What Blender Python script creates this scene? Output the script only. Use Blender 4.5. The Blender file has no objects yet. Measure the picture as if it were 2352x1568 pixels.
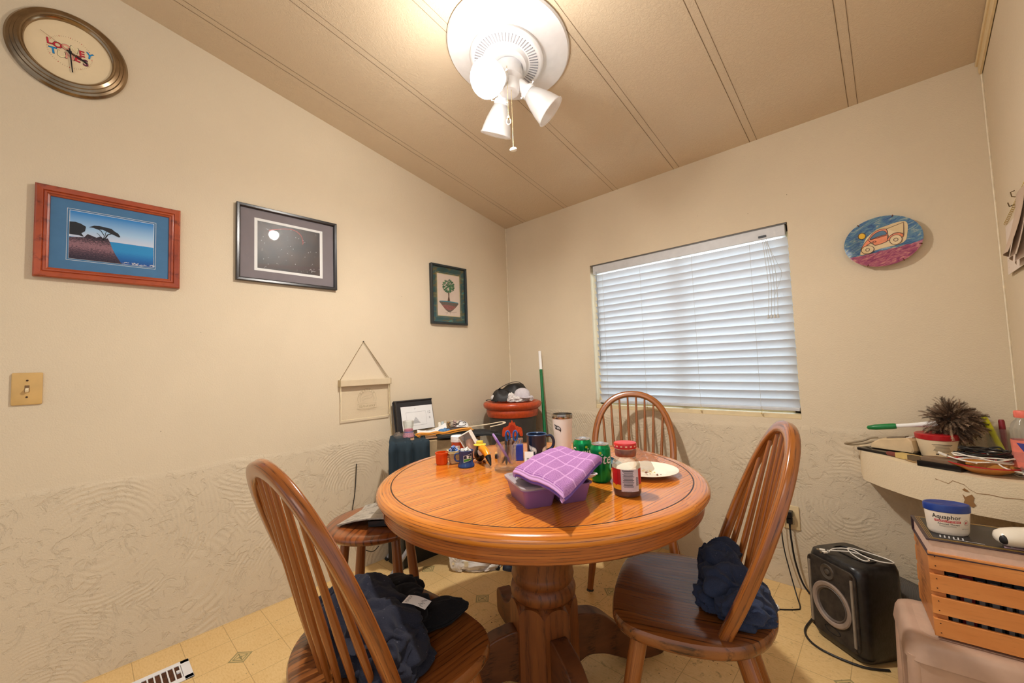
import bpy, math, random
from mathutils import Matrix, Vector, noise
R = math.radians
PI = math.pi
random.seed(7)
S = bpy.context.scene
COL = S.collection
# ---------------------------------------------------------------- camera
cd = bpy.data.cameras.new('camera'); cam = bpy.data.objects.new('camera', cd); COL.objects.link(cam)
cd.sensor_width = 36.0; cd.lens = 924.34 / 2352 * 36; cd.clip_start = .02
cam.location = (2.2988, -2.4214, 1.1397); cam.rotation_euler = (1.6284, .0344, .755)
S.camera = cam
# ---------------------------------------------------------------- view, world, light
S.view_settings.view_transform = 'Standard'; S.view_settings.look = 'None'
S.view_settings.gamma = 1.0; S.view_settings.use_curve_mapping = False
S.view_settings.exposure = 0.0
wd = bpy.data.worlds.new('daylight'); S.world = wd; wd.use_nodes = True
wb = wd.node_tree.nodes['Background']; wb.inputs[0].default_value = (.97, .98, 1, 1); wb.inputs[1].default_value = .7
FAN = Vector((1.165, -1.175, 2.0))
BULB = Vector((1.205, -1.275, 2.33))
def lamp(name, kind, loc, power, color, size=.1, rot=(0, 0, 0), size_y=None):
    l = bpy.data.lights.new(name, kind); l.energy = power; l.color = color
    if kind == 'AREA':
        l.size = size
        if size_y: l.shape = 'RECTANGLE'; l.size_y = size_y
    else: l.shadow_soft_size = size
    o = bpy.data.objects.new(name, l); o.location = loc; o.rotation_euler = rot; COL.objects.link(o); return o
lamp('bulb_light', 'POINT', BULB, 20, (1, .95, .88), .035)
sp_ = lamp('bulb_beam', 'SPOT', BULB, 76, (1, .95, .88), .035); sp_.data.spot_size = R(179); sp_.data.spot_blend = .9
lamp('rear_fill', 'AREA', (2.7, -3.7, 2.7), 11, (1, .96, .90), 1.3, (R(18), 0, 0), .9)  # soft fill added behind the camera, no visible fixture
lamp('window_daylight', 'AREA', (1.381, .75, 1.55), 60, (.97, .99, 1), 1.7, (R(-90), 0, 0), 1.5)
# ---------------------------------------------------------------- materials
MATS = {}
def srgb(c):
    return tuple(((v / 255) / 12.92 if v / 255 <= .04045 else ((v / 255 + .055) / 1.055) ** 2.4) for v in c) + (1,)
class NT:
    def __init__(s, name):
        m = bpy.data.materials.new(name); m.use_nodes = True; s.m = m; s.t = m.node_tree; s.n = s.t.nodes; s.b = s.n['Principled BSDF']
    def new(s, typ, **k):
        x = s.n.new(typ)
        for a, v in k.items(): setattr(x, a, v)
        return x
    def link(s, a, b): s.t.links.new(a, b)
    def val(s, v): x = s.new('ShaderNodeValue'); x.outputs[0].default_value = v; return x.outputs[0]
    def math(s, op, a, b=None, c=None):
        x = s.new('ShaderNodeMath', operation=op)
        for i, q in enumerate((a, b, c)):
            if q is None: continue
            if isinstance(q, (int, float)): x.inputs[i].default_value = q
            else: s.link(q, x.inputs[i])
        return x.outputs[0]
    def coord(s, what='Object', scale=(1, 1, 1), rot=(0, 0, 0)):
        tc = s.new('ShaderNodeTexCoord'); mp = s.new('ShaderNodeMapping'); src = tc.outputs[what]
        if any(rot):
            m0 = s.new('ShaderNodeMapping'); m0.inputs['Rotation'].default_value = rot; s.link(src, m0.inputs[0]); src = m0.outputs[0]
        mp.inputs['Scale'].default_value = scale; s.link(src, mp.inputs[0]); return mp.outputs[0]
    def noise(s, vec, scale, detail=3, rough=.55, dist=0):
        x = s.new('ShaderNodeTexNoise'); x.inputs['Scale'].default_value = scale; x.inputs['Detail'].default_value = detail
        x.inputs['Roughness'].default_value = rough; x.inputs['Distortion'].default_value = dist
        s.link(vec, x.inputs['Vector']); return x.outputs['Fac']
    def ramp(s, fac, stops):
        x = s.new('ShaderNodeValToRGB'); e = x.color_ramp.elements
        while len(e) < len(stops): e.new(.5)
        for el, (p, c) in zip(e, stops):
            el.position = p; el.color = c if len(c) == 4 else srgb(c)
        s.link(fac, x.inputs[0]); return x.outputs[0]
    def mix(s, fac, a, b, mode='MIX'):
        x = s.new('ShaderNodeMix', data_type='RGBA', blend_type=mode)
        for sock, q in ((x.inputs[0], fac), (x.inputs[6], a), (x.inputs[7], b)):
            if isinstance(q, (int, float)): sock.default_value = q
            elif isinstance(q, tuple): sock.default_value = q
            else: s.link(q, sock)
        return x.outputs[2]
    def bump(s, h, strength=.3, dist=.002, prev=None):
        x = s.new('ShaderNodeBump'); x.inputs['Strength'].default_value = strength; x.inputs['Distance'].default_value = dist
        s.link(h, x.inputs['Height'])
        if prev is not None: s.link(prev, x.inputs['Normal'])
        return x.outputs[0]
    def setp(s, color=None, rough=.5, metal=0, normal=None, spec=.5, **k):
        b = s.b
        if color is not None:
            if isinstance(color, tuple): b.inputs['Base Color'].default_value = color
            else: s.link(color, b.inputs['Base Color'])
        if isinstance(rough, (int, float)): b.inputs['Roughness'].default_value = rough
        else: s.link(rough, b.inputs['Roughness'])
        b.inputs['Metallic'].default_value = metal; b.inputs['Specular IOR Level'].default_value = spec
        if normal is not None: s.link(normal, b.inputs['Normal'])
        for a, v in k.items(): b.inputs[a.replace('_', ' ')].default_value = v
        return s.m
def mat(name, rgb, rough=.5, metal=0, var=.12, vscale=30, bump=.0, bscale=200, spec=.5, **k):
    if name in MATS: return MATS[name]
    n = NT(name); c = srgb(rgb); co = n.coord()
    f = n.noise(co, vscale, 4)
    d = tuple(max(0, x * (1 - var)) for x in c[:3]) + (1,); e = tuple(min(1, x * (1 + var)) for x in c[:3]) + (1,)
    col = n.ramp(f, [(.3, d), (.7, e)])
    nm = n.bump(n.noise(co, bscale, 3), bump, .002) if bump else None
    MATS[name] = n.setp(col, rough, metal, nm, spec, **k); return MATS[name]
def glass(name, rgb, rough=.05, ior=1.45, clear=.6):
    """thin clear plastic / glass: part transparent so that lamp light passes"""
    if name in MATS: return MATS[name]
    n = NT(name); n.setp(srgb(rgb), rough, 0, None, .5, Transmission_Weight=.9, IOR=ior)
    tr = n.new('ShaderNodeBsdfTransparent'); tr.inputs[0].default_value = srgb(rgb)
    mx = n.new('ShaderNodeMixShader'); mx.inputs[0].default_value = clear
    n.link(n.b.outputs[0], mx.inputs[1]); n.link(tr.outputs[0], mx.inputs[2])
    n.link(mx.outputs[0], n.n['Material Output'].inputs[0]); MATS[name] = n.m; return n.m
def translucent(name, rgb, amount=.5, rough=.4, clear=0.0):
    if name in MATS: return MATS[name]
    n = NT(name); n.setp(srgb(rgb), rough)
    tl = n.new('ShaderNodeBsdfTranslucent'); tl.inputs[0].default_value = srgb(rgb)
    mx = n.new('ShaderNodeMixShader'); mx.inputs[0].default_value = amount
    n.link(n.b.outputs[0], mx.inputs[1]); n.link(tl.outputs[0], mx.inputs[2]); out = mx.outputs[0]
    if clear:
        tr = n.new('ShaderNodeBsdfTransparent'); m2 = n.new('ShaderNodeMixShader'); m2.inputs[0].default_value = clear
        n.link(out, m2.inputs[1]); n.link(tr.outputs[0], m2.inputs[2]); out = m2.outputs[0]
    n.link(out, n.n['Material Output'].inputs[0]); MATS[name] = n.m; return n.m
def oak(name, light, mid, dark, rough=.28, coord='Object', scale=(1, 14, 14), rot=(0, 0, 0), gs=9.0, coat=.3):
    """open-grained oak: long fibres plus darker cathedral bands along local x (after scale)"""
    if name in MATS: return MATS[name]
    n = NT(name); co = n.coord(coord, scale, rot)
    big = n.noise(co, gs * .28, 3, .5, .6); fine = n.noise(co, gs * 2.2, 5, .65, .2)
    wv = n.new('ShaderNodeTexWave', wave_type='BANDS', bands_direction='Y'); wv.inputs['Scale'].default_value = gs * .16
    wv.inputs['Distortion'].default_value = 5; wv.inputs['Detail'].default_value = 2; wv.inputs['Detail Scale'].default_value = .6
    n.link(co, wv.inputs['Vector'])
    a = n.ramp(big, [(.32, light), (.68, mid)])
    g = n.math('MULTIPLY', n.ramp(wv.outputs['Fac'], [(.55, (0, 0, 0)), (.95, (255, 255, 255))]), n.ramp(fine, [(.42, (0, 0, 0)), (.6, (255, 255, 255))]))
    g = n.math('ADD', n.math('MULTIPLY', g, .8), n.math('MULTIPLY', n.ramp(fine, [(.55, (0, 0, 0)), (.8, (255, 255, 255))]), .45))
    col = n.mix(g, a, srgb(dark))
    nm = n.bump(g, -.12, .001)
    MATS[name] = n.setp(col, rough, 0, nm, .5, Coat_Weight=coat, Coat_Roughness=.12); return MATS[name]
# ---------------------------------------------------------------- mesh builder
def RX(a): return Matrix.Rotation(a, 4, 'X')
def RY(a): return Matrix.Rotation(a, 4, 'Y')
def RZ(a): return Matrix.Rotation(a, 4, 'Z')
def T(x, y=None, z=None): return Matrix.Translation((x, y, z) if y is not None else x)
def look(d, up=(0, 0, 1)):
    """matrix whose local z points along d"""
    z = Vector(d).normalized(); u = Vector(up)
    if abs(z.dot(u.normalized())) > .999: u = Vector((1, 0, 0))
    x = u.cross(z).normalized(); y = z.cross(x)
    m = Matrix.Identity(4)
    for i in range(3): m[i][0] = x[i]; m[i][1] = y[i]; m[i][2] = z[i]
    return m
class MB:
    def __init__(s): s.v = []; s.f = []; s.mi = []; s.uv = []; s.M = Matrix.Identity(4); s.m = 0
    def at(s, M): s.M = M; return s
    def use(s, i): s.m = i; return s
    def add(s, vs, fs, uvs=None):
        o = len(s.v); s.v += [tuple(s.M @ Vector(p)) for p in vs]
        for k, f in enumerate(fs):
            s.f.append(tuple(o + i for i in f)); s.mi.append(s.m)
            s.uv.append([uvs[i] for i in f] if uvs else [(0, 0)] * len(f))
        return s
    def box(s, c, d, M=None):
        x, y, z = d[0] / 2, d[1] / 2, d[2] / 2; q = []
        for a in (-x, x):
            for b in (-y, y):
                for e in (-z, z):
                    p = Vector((a, b, e)); p = (M @ p if M else p) + Vector(c); q.append(p)
        return s.add(q, [(0, 1, 3, 2), (4, 6, 7, 5), (0, 4, 5, 1), (2, 3, 7, 6), (0, 2, 6, 4), (1, 5, 7, 3)])
    def lathe(s, prof, c=(0, 0, 0), n=40, M=None, sx=1, sy=1, a0=0, a1=2 * PI, twist=None):
        full = abs(a1 - a0 - 2 * PI) < 1e-6; vs = []; uv = []; N = n if full else n + 1; L = 0
        for j, (r, z) in enumerate(prof):
            if j: L += math.hypot(r - prof[j - 1][0], z - prof[j - 1][1])
            for i in range(N):
                a = a0 + (a1 - a0) * i / n
                p = Vector((r * math.cos(a) * sx, r * math.sin(a) * sy, z)); vs.append((M @ p if M else p) + Vector(c)); uv.append((z, a * .1))
        fs = []
        for j in range(len(prof) - 1):
            for i in range(n):
                k = (i + 1) % N if full else i + 1
                fs.append((j * N + i, j * N + k, (j + 1) * N + k, (j + 1) * N + i))
        return s.add(vs, fs, uv)
    def cyl(s, p0, p1, r0, r1=None, n=16, caps=True):
        r1 = r0 if r1 is None else r1; p0 = Vector(p0); p1 = Vector(p1); L = (p1 - p0).length; M = look(p1 - p0)
        pr = ([(0, 0)] if caps else []) + [(r0, 0), (r1, L)] + ([(0, L)] if caps else [])
        return s.lathe(pr, p0, n, M)
    def spin(s, p0, p1, prof, n=16):
        """turned stick from p0 to p1, prof = [(t, r)]"""
        p0 = Vector(p0); p1 = Vector(p1); L = (p1 - p0).length; M = look(p1 - p0)
        return s.lathe([(0, prof[0][0] * L)] + [(r, t * L) for t, r in prof] + [(0, prof[-1][0] * L)], p0, n, M)
    def sphere(s, c, r, n=20, m=12, M=None):
        r = (r, r, r) if isinstance(r, (int, float)) else r; vs = []
        pr = [(math.sin(PI * j / m), -math.cos(PI * j / m)) for j in range(m + 1)]
        MM = (M or Matrix.Identity(4)) @ Matrix.Diagonal((r[0], r[1], r[2], 1))
        return s.lathe(pr, c, n, MM)
    def tube(s, pts, r, n=8, closed=False, sec=None, up=(0, 0, 1), caps=True):
        """sweep; r number or list; sec=(w,h) gives a rounded-rectangular section oriented to up"""
        P = [Vector(p) for p in pts]; K = len(P); vs = []; uv = []; L = 0; prevx = None
        for i, p in enumerate(P):
            a = P[(i - 1) % K] if (closed or i) else p; b = P[(i + 1) % K] if (closed or i < K - 1) else p
            t = (b - a).normalized(); u = Vector(up)
            if sec: x = u.cross(t); x = x.normalized() if x.length > 1e-4 else prevx
            else:
                x = (prevx - t * prevx.dot(t)) if prevx is not None else (u.cross(t) if u.cross(t).length > .05 else Vector((1, 0, 0)).cross(t))
                x.normalize()
            prevx = x; y = t.cross(x)
            if i: L += (p - P[i - 1]).length
            rr = r[i] if isinstance(r, (list, tuple)) else r
            for k in range(n):
                ang = 2 * PI * k / n + (PI / n if sec else 0)
                if sec:
                    cx, sx_ = math.cos(ang), math.sin(ang); e = .45
                    q = x * (math.copysign(abs(cx) ** e, cx) * sec[0] / 2 * rr) + y * (math.copysign(abs(sx_) ** e, sx_) * sec[1] / 2 * rr)
                else: q = x * math.cos(ang) * rr + y * math.sin(ang) * rr
                vs.append(p + q); uv.append((L, k / n * .08))
        fs = []
        for i in range(K if closed else K - 1):
            for k in range(n):
                a, b = i * n, ((i + 1) % K) * n; fs.append((a + k, a + (k + 1) % n, b + (k + 1) % n, b + k))
        if caps and not closed: fs += [tuple(range(n))[::-1], tuple((K - 1) * n + k for k in range(n))]
        return s.add(vs, fs, uv)
    def prism(s, poly, z0, z1, inset=0):
        """extrude 2D outline; optional rounded edge by inset"""
        n = len(poly); cx = sum(p[0] for p in poly) / n; cy = sum(p[1] for p in poly) / n
        def ring(k, z):
            return [(cx + (x - cx) * k, cy + (y - cy) * k, z) for x, y in poly]
        rad = max(math.hypot(x - cx, y - cy) for x, y in poly); k = 1 - inset / rad if inset else 1
        h = min(inset, abs(z1 - z0) / 2.01)
        if inset: rings = [ring(k, z0), ring(1 - (1 - k) * .3, z0 + h * .3), ring(1, z0 + h), ring(1, z1 - h), ring(1 - (1 - k) * .3, z1 - h * .3), ring(k, z1)]
        else: rings = [ring(1, z0), ring(1, z1)]
        vs = [p for r_ in rings for p in r_]; fs = []
        for j in range(len(rings) - 1):
            for i in range(n): a = j * n; b = a + n; fs.append((a + i, a + (i + 1) % n, b + (i + 1) % n, b + i))
        fs += [tuple(range(n))[::-1], tuple((len(rings) - 1) * n + i for i in range(n))]
        return s.add(vs, fs)
    def poly(s, pts, z=0): return s.add([(x, y, z) for x, y in pts], [tuple(range(len(pts)))])
    def disc(s, c, r, z=0, n=24, sy=1, rot=0):
        return s.poly([(c[0] + r * math.cos(2 * PI * i / n) * math.cos(rot) - r * sy * math.sin(2 * PI * i / n) * math.sin(rot), c[1] + r * math.cos(2 * PI * i / n) * math.sin(rot) + r * sy * math.sin(2 * PI * i / n) * math.cos(rot)) for i in range(n)], z)
    def stroke(s, pts, w, z=0, closed=False):
        """flat drawn line"""
        n = len(pts); L = []; Rr = []
        for i in range(n):
            a = pts[i - 1] if (i or closed) else pts[i]; b = pts[(i + 1) % n] if (i < n - 1 or closed) else pts[i]
            dx, dy = b[0] - a[0], b[1] - a[1]; l = math.hypot(dx, dy) or 1; nx, ny = -dy / l * w / 2, dx / l * w / 2
            L.append((pts[i][0] + nx, pts[i][1] + ny, z)); Rr.append((pts[i][0] - nx, pts[i][1] - ny, z))
        fs = [(n + i, n + (i + 1) % n, (i + 1) % n, i) for i in range(n if closed else n - 1)]
        return s.add(L + Rr, fs)
    def grid(s, fn, nu, nv, thick=0):
        """fn(u,v)->point; thick>0 adds an offset back sheet and rim"""
        P = [[Vector(fn(i / nu, j / nv)) for j in range(nv + 1)] for i in range(nu + 1)]
        top = [p for r_ in P for p in r_]; W_ = nv + 1
        fs = [(i * W_ + j, (i + 1) * W_ + j, (i + 1) * W_ + j + 1, i * W_ + j + 1) for i in range(nu) for j in range(nv)]
        uv = [(i / nu, j / nv) for i in range(nu + 1) for j in range(nv + 1)]
        if not thick: return s.add(top, fs, uv)
        bot = []
        for i in range(nu + 1):
            for j in range(nv + 1):
                du = P[min(i + 1, nu)][j] - P[max(i - 1, 0)][j]; dv = P[i][min(j + 1, nv)] - P[i][max(j - 1, 0)]
                nn = du.cross(dv); nn = nn.normalized() if nn.length > 1e-9 else Vector((0, 0, 1)); bot.append(P[i][j] - nn * thick)
        K = len(top); fs2 = [tuple(K + q for q in f[::-1]) for f in fs]; rim = []
        bd = [(i, 0) for i in range(nu)] + [(nu, j) for j in range(nv)] + [(i, nv) for i in range(nu, 0, -1)] + [(0, j) for j in range(nv, 0, -1)]
        for a in range(len(bd)):
            p = bd[a][0] * W_ + bd[a][1]; q = bd[(a + 1) % len(bd)]; q = q[0] * W_ + q[1]; rim.append((q, p, K + p, K + q))
        return s.add(top + bot, fs + fs2 + rim, uv + uv)
    def text(s, body, size, c=(0, 0), z=0, fn=None, align='CENTER', shear=0, bold=0):
        vs, fs = text_mesh(body, size, align, shear, bold)
        pts = [(x + c[0], y + c[1], z) for x, y in vs]
        if fn: pts = [fn(*p) for p in pts]
        return s.add(pts, fs)
    def build(s, name, mats, parent=None, smooth=35, bevel=0, loc=None, rot=None, subsurf=0, label=None):
        me = bpy.data.meshes.new(name); me.from_pydata(s.v, [], s.f)
        ms = mats if isinstance(mats, (list, tuple)) else [mats]
        for m_ in ms: me.materials.append(m_)
        me.polygons.foreach_set('material_index', [min(i, len(ms) - 1) for i in s.mi])
        ul = me.uv_layers.new(name='UVMap'); ul.data.foreach_set('uv', [c for f in s.uv for q in f for c in q])
        me.update()
        if smooth:
            me.polygons.foreach_set('use_smooth', [True] * len(me.polygons)); me.set_sharp_from_angle(angle=R(smooth))
        o = bpy.data.objects.new(name, me); COL.objects.link(o)
        if loc: o.location = loc
        if rot: o.rotation_euler = rot
        if parent: o.parent = parent
        if bevel:
            b = o.modifiers.new('bevel', 'BEVEL'); b.width = bevel; b.segments = 3; b.limit_method = 'ANGLE'; b.angle_limit = R(40); b.harden_normals = False
        if subsurf:
            b = o.modifiers.new('sub', 'SUBSURF'); b.levels = subsurf; b.render_levels = subsurf
        if label: o['label'] = label
        return o
_tc = {}
def text_mesh(body, size, align, shear=0, bold=0):
    k = (body, align, shear, bold)
    if k not in _tc:
        cu = bpy.data.curves.new('t', 'FONT'); cu.body = body; cu.size = 1; cu.align_x = align; cu.align_y = 'CENTER'; cu.resolution_u = 2; cu.shear = shear; cu.offset = bold
        ob = bpy.data.objects.new('t', cu); COL.objects.link(ob); bpy.context.view_layer.update()
        dg = bpy.context.evaluated_depsgraph_get(); me = bpy.data.meshes.new_from_object(ob.evaluated_get(dg))
        _tc[k] = ([(v.co.x, v.co.y) for v in me.vertices], [tuple(p.vertices) for p in me.polygons])
        bpy.data.objects.remove(ob); bpy.data.meshes.remove(me); bpy.data.curves.remove(cu)
    v, f = _tc[k]; return [(x * size, y * size) for x, y in v], f
def thing(name, label, cat, loc=(0, 0, 0), rotz=0, group=None, rot=None):
    o = bpy.data.objects.new(name, None); o.empty_display_size = .05; COL.objects.link(o)
    o.location = loc; o.rotation_euler = rot or (0, 0, rotz); tag(o, label, cat, group); return o
def tag(o, label, cat, group=None):
    o['label'] = label; o['category'] = cat
    if group: o['group'] = group
    return o
def struct(o): o['kind'] = 'structure'; return o
def dup(root, loc, rot, label, group=None):
    r = root.copy(); COL.objects.link(r); r.location = loc; r.rotation_euler = rot if isinstance(rot, tuple) else (0, 0, rot); r['label'] = label
    if group: r['group'] = group
    for ch in list(root.children):
        c = ch.copy(); COL.objects.link(c); c.parent = r
        for g in list(ch.children): d = g.copy(); COL.objects.link(d); d.parent = c
    return r
def catmull(P, k=6, closed=True):
    n = len(P); out = []
    for i in range(n if closed else n - 1):
        p0, p1, p2, p3 = (P[(i + j - 1) % n] if closed else P[min(max(i + j - 1, 0), n - 1)] for j in range(4))
        for q in range(k):
            t = q / k
            out.append(tuple(.5 * (2 * b + (c - a) * t + (2 * a - 5 * b + 4 * c - d) * t * t + (3 * b - a - 3 * c + d) * t ** 3) for a, b, c, d in zip(p0, p1, p2, p3)))
    if not closed: out.append(tuple(P[-1]))
    return out
def rrect(w, h, r, n=5, cx=0, cy=0):
    out = []
    for sx, sy, a in ((1, 1, 0), (-1, 1, 90), (-1, -1, 180), (1, -1, 270)):
        for i in range(n + 1):
            t = R(a + 90 * i / n); out.append((cx + sx * (w / 2 - r) + r * math.cos(t), cy + sy * (h / 2 - r) + r * math.sin(t)))
    return out
def strips(vs, fs, w):
    """cut flat faces into narrow vertical strips so that they can be wrapped round a cylinder"""
    ov = []; of = []
    def clip(P, x, keep_less):
        out = []
        for i in range(len(P)):
            a, b = P[i - 1], P[i]; ia = (a[0] <= x) == keep_less; ib = (b[0] <= x) == keep_less
            if ia != ib: t = (x - a[0]) / ((b[0] - a[0]) or 1e-12); out.append((x, a[1] + (b[1] - a[1]) * t))
            if ib: out.append(b)
        return out
    for f in fs:
        P = [vs[i] for i in f]; x0 = min(p[0] for p in P); x1 = max(p[0] for p in P); k0 = math.floor(x0 / w); k1 = math.floor(x1 / w)
        for k in range(k0, k1 + 1):
            Q = clip(clip(P, k * w, False), (k + 1) * w, True)
            if len(Q) >= 3: of.append(tuple(range(len(ov), len(ov) + len(Q)))); ov += Q
    return ov, of
def tri(poly):
    from mathutils.geometry import tessellate_polygon
    return list(poly), [tuple(t) for t in tessellate_polygon([[Vector((x, y, 0)) for x, y in poly]])]
def wrap(b, vf, r, a0, z0, off=.0004, w=None, c=(0, 0, 0)):
    """put flat art on a cylinder of radius r (number or function of height), centred on angle a0"""
    v, f = strips(vf[0], vf[1], w or .003); rf = r if callable(r) else (lambda z: r); pts = []
    for x, y in v:
        rr = rf(z0 + y) + off; a = a0 + x / rf(z0 + y); pts.append((c[0] + rr * math.cos(a), c[1] + rr * math.sin(a), c[2] + z0 + y))
    keep = []
    for q in f:
        A = Vector(pts[q[0]]); n_ = (Vector(pts[q[1]]) - A).cross(Vector(pts[q[2]]) - A); out = Vector((A.x - c[0], A.y - c[1], 0))
        keep.append(q if n_.dot(out) >= 0 else q[::-1])
    return b.add(pts, keep)
def rect2(x, y, w, h): return tri([(x - w / 2, y - h / 2), (x + w / 2, y - h / 2), (x + w / 2, y + h / 2), (x - w / 2, y + h / 2)])
def scalevf(vf, s, x=0, y=0): return [(a * s + x, b_ * s + y) for a, b_ in vf[0]], vf[1]
HAWK = [(0, 1.0), (.18, .95), (.35, .86), (.62, .80), (.85, .70), (.97, .52), (1.0, .33), (.95, .12), (.86, -.04), (.84, .14), (.72, .24), (.5, .28), (.25, .33), (.12, .42), (.03, .62)]
HAWK_IN = [(.45, .72), (.65, .70), (.82, .60), (.90, .45), (.90, .30), (.80, .34), (.62, .38), (.42, .42), (.38, .55)]
HAWK_EYE = [(.06, .84), (.33, .74), (.31, .60), (.22, .50), (.10, .62)]
HAWK_PUPIL = [(.13, .76), (.28, .70), (.24, .62)]
def heap(fn_h, x0, x1, y0, y1, n, eps=.001, base=0.0):
    """closed cloth heap from a height function, sides tucked down to base"""
    pts = {}; vs = []; fs = []; H = [[fn_h(x0 + (x1 - x0) * i / n, y0 + (y1 - y0) * j / n) for j in range(n + 1)] for i in range(n + 1)]
    def vid(i, j):
        if (i, j) not in pts:
            pts[(i, j)] = len(vs); X = x0 + (x1 - x0) * i / n; Y = y0 + (y1 - y0) * j / n
            if H[i][j] <= eps:      # slide outside vertices in to the true outline
                nb = [(i + a, j + c) for a in (-1, 0, 1) for c in (-1, 0, 1) if (a or c) and 0 <= i + a <= n and 0 <= j + c <= n and H[i + a][j + c] > eps]
                if nb:
                    qx = sum(x0 + (x1 - x0) * p[0] / n for p in nb) / len(nb); qy = sum(y0 + (y1 - y0) * p[1] / n for p in nb) / len(nb); lo, hi = 0.0, 1.0
                    for _ in range(7):
                        m = (lo + hi) / 2
                        if fn_h(X + (qx - X) * m, Y + (qy - Y) * m) > eps: hi = m
                        else: lo = m
                    X += (qx - X) * lo; Y += (qy - Y) * lo
            vs.append((X, Y, base + max(H[i][j], 0)))
        return pts[(i, j)]
    for i in range(n):
        for j in range(n):
            if max(H[i][j], H[i + 1][j], H[i][j + 1], H[i + 1][j + 1]) > eps: fs.append((vid(i, j), vid(i + 1, j), vid(i + 1, j + 1), vid(i, j + 1)))
    return vs, fs
def lobe(x, y, cx, cy, rx, ry, rot, h, p=2.2):
    dx, dy = x - cx, y - cy; c, s_ = math.cos(rot), math.sin(rot); u, v = (dx * c + dy * s_) / rx, (-dx * s_ + dy * c) / ry
    q = abs(u) ** p + abs(v) ** p
    return h * (1 - q) ** .45 if q < 1 else 0
def smax(vals, k=.02):
    m = max(vals)
    return 0 if m <= 0 else m + k * math.log(sum(math.exp((v - m) / k) for v in vals if v > 0))
def ridge(x, y, s, seed=0):
    p = Vector((x * s + seed, y * s - seed, seed)); w = noise.noise_vector(p * .6) * .8
    return 1 - abs(noise.noise(p + w)) * 2.2

def crumple(b, c, r, rot=0, seed=1, amp=.16, freq=3.2, n=96, m=60):
    """a bunched lump of cloth: ellipsoid pushed in and out by long creases, resting on z = 0"""
    vs = []; ca, sa = math.cos(rot), math.sin(rot)
    for j in range(m + 1):
        ph = PI * j / m
        for i in range(n):
            th = 2 * PI * i / n; d = Vector((math.sin(ph) * math.cos(th), math.sin(ph) * math.sin(th), math.cos(ph)))
            w = noise.noise_vector(d * 1.3 + Vector((seed, 0, seed))) * .55; q = d + w
            def cr(f, s_, st): v = noise.noise(Vector((q.x * f * st, q.y * f, q.z * f)) + Vector((s_, s_ * 2, -s_))); return math.exp(-(v * 3.6) ** 2)
            k = 1 + .25 * noise.noise(d * 1.4 + Vector((seed, seed, 0))) + amp * 1.1 * (cr(freq * .42, seed, .45) - .5) + amp * .55 * (cr(freq * .85, seed + 4, .4) - .5) + amp * .12 * cr(freq * 1.9, seed + 8, .6)
            p = Vector((d.x * r[0] * k, d.y * r[1] * k, d.z * r[2] * k)); z = c[2] + p.z
            spread = 1 + (.10 if z < .012 else 0); vs.append((c[0] + (p.x * ca - p.y * sa) * spread, c[1] + (p.x * sa + p.y * ca) * spread, max(z, .0008)))
    fs = [(j * n + i, (j + 1) * n + i, (j + 1) * n + (i + 1) % n, j * n + (i + 1) % n) for j in range(m) for i in range(n)]
    return b.add(vs, fs)
# ================================================================ ROOM
W_, H0, SL = 2.636, 2.2835, .1993
def ceil_z(y): return H0 - SL * y
YB = -4.6
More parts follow.
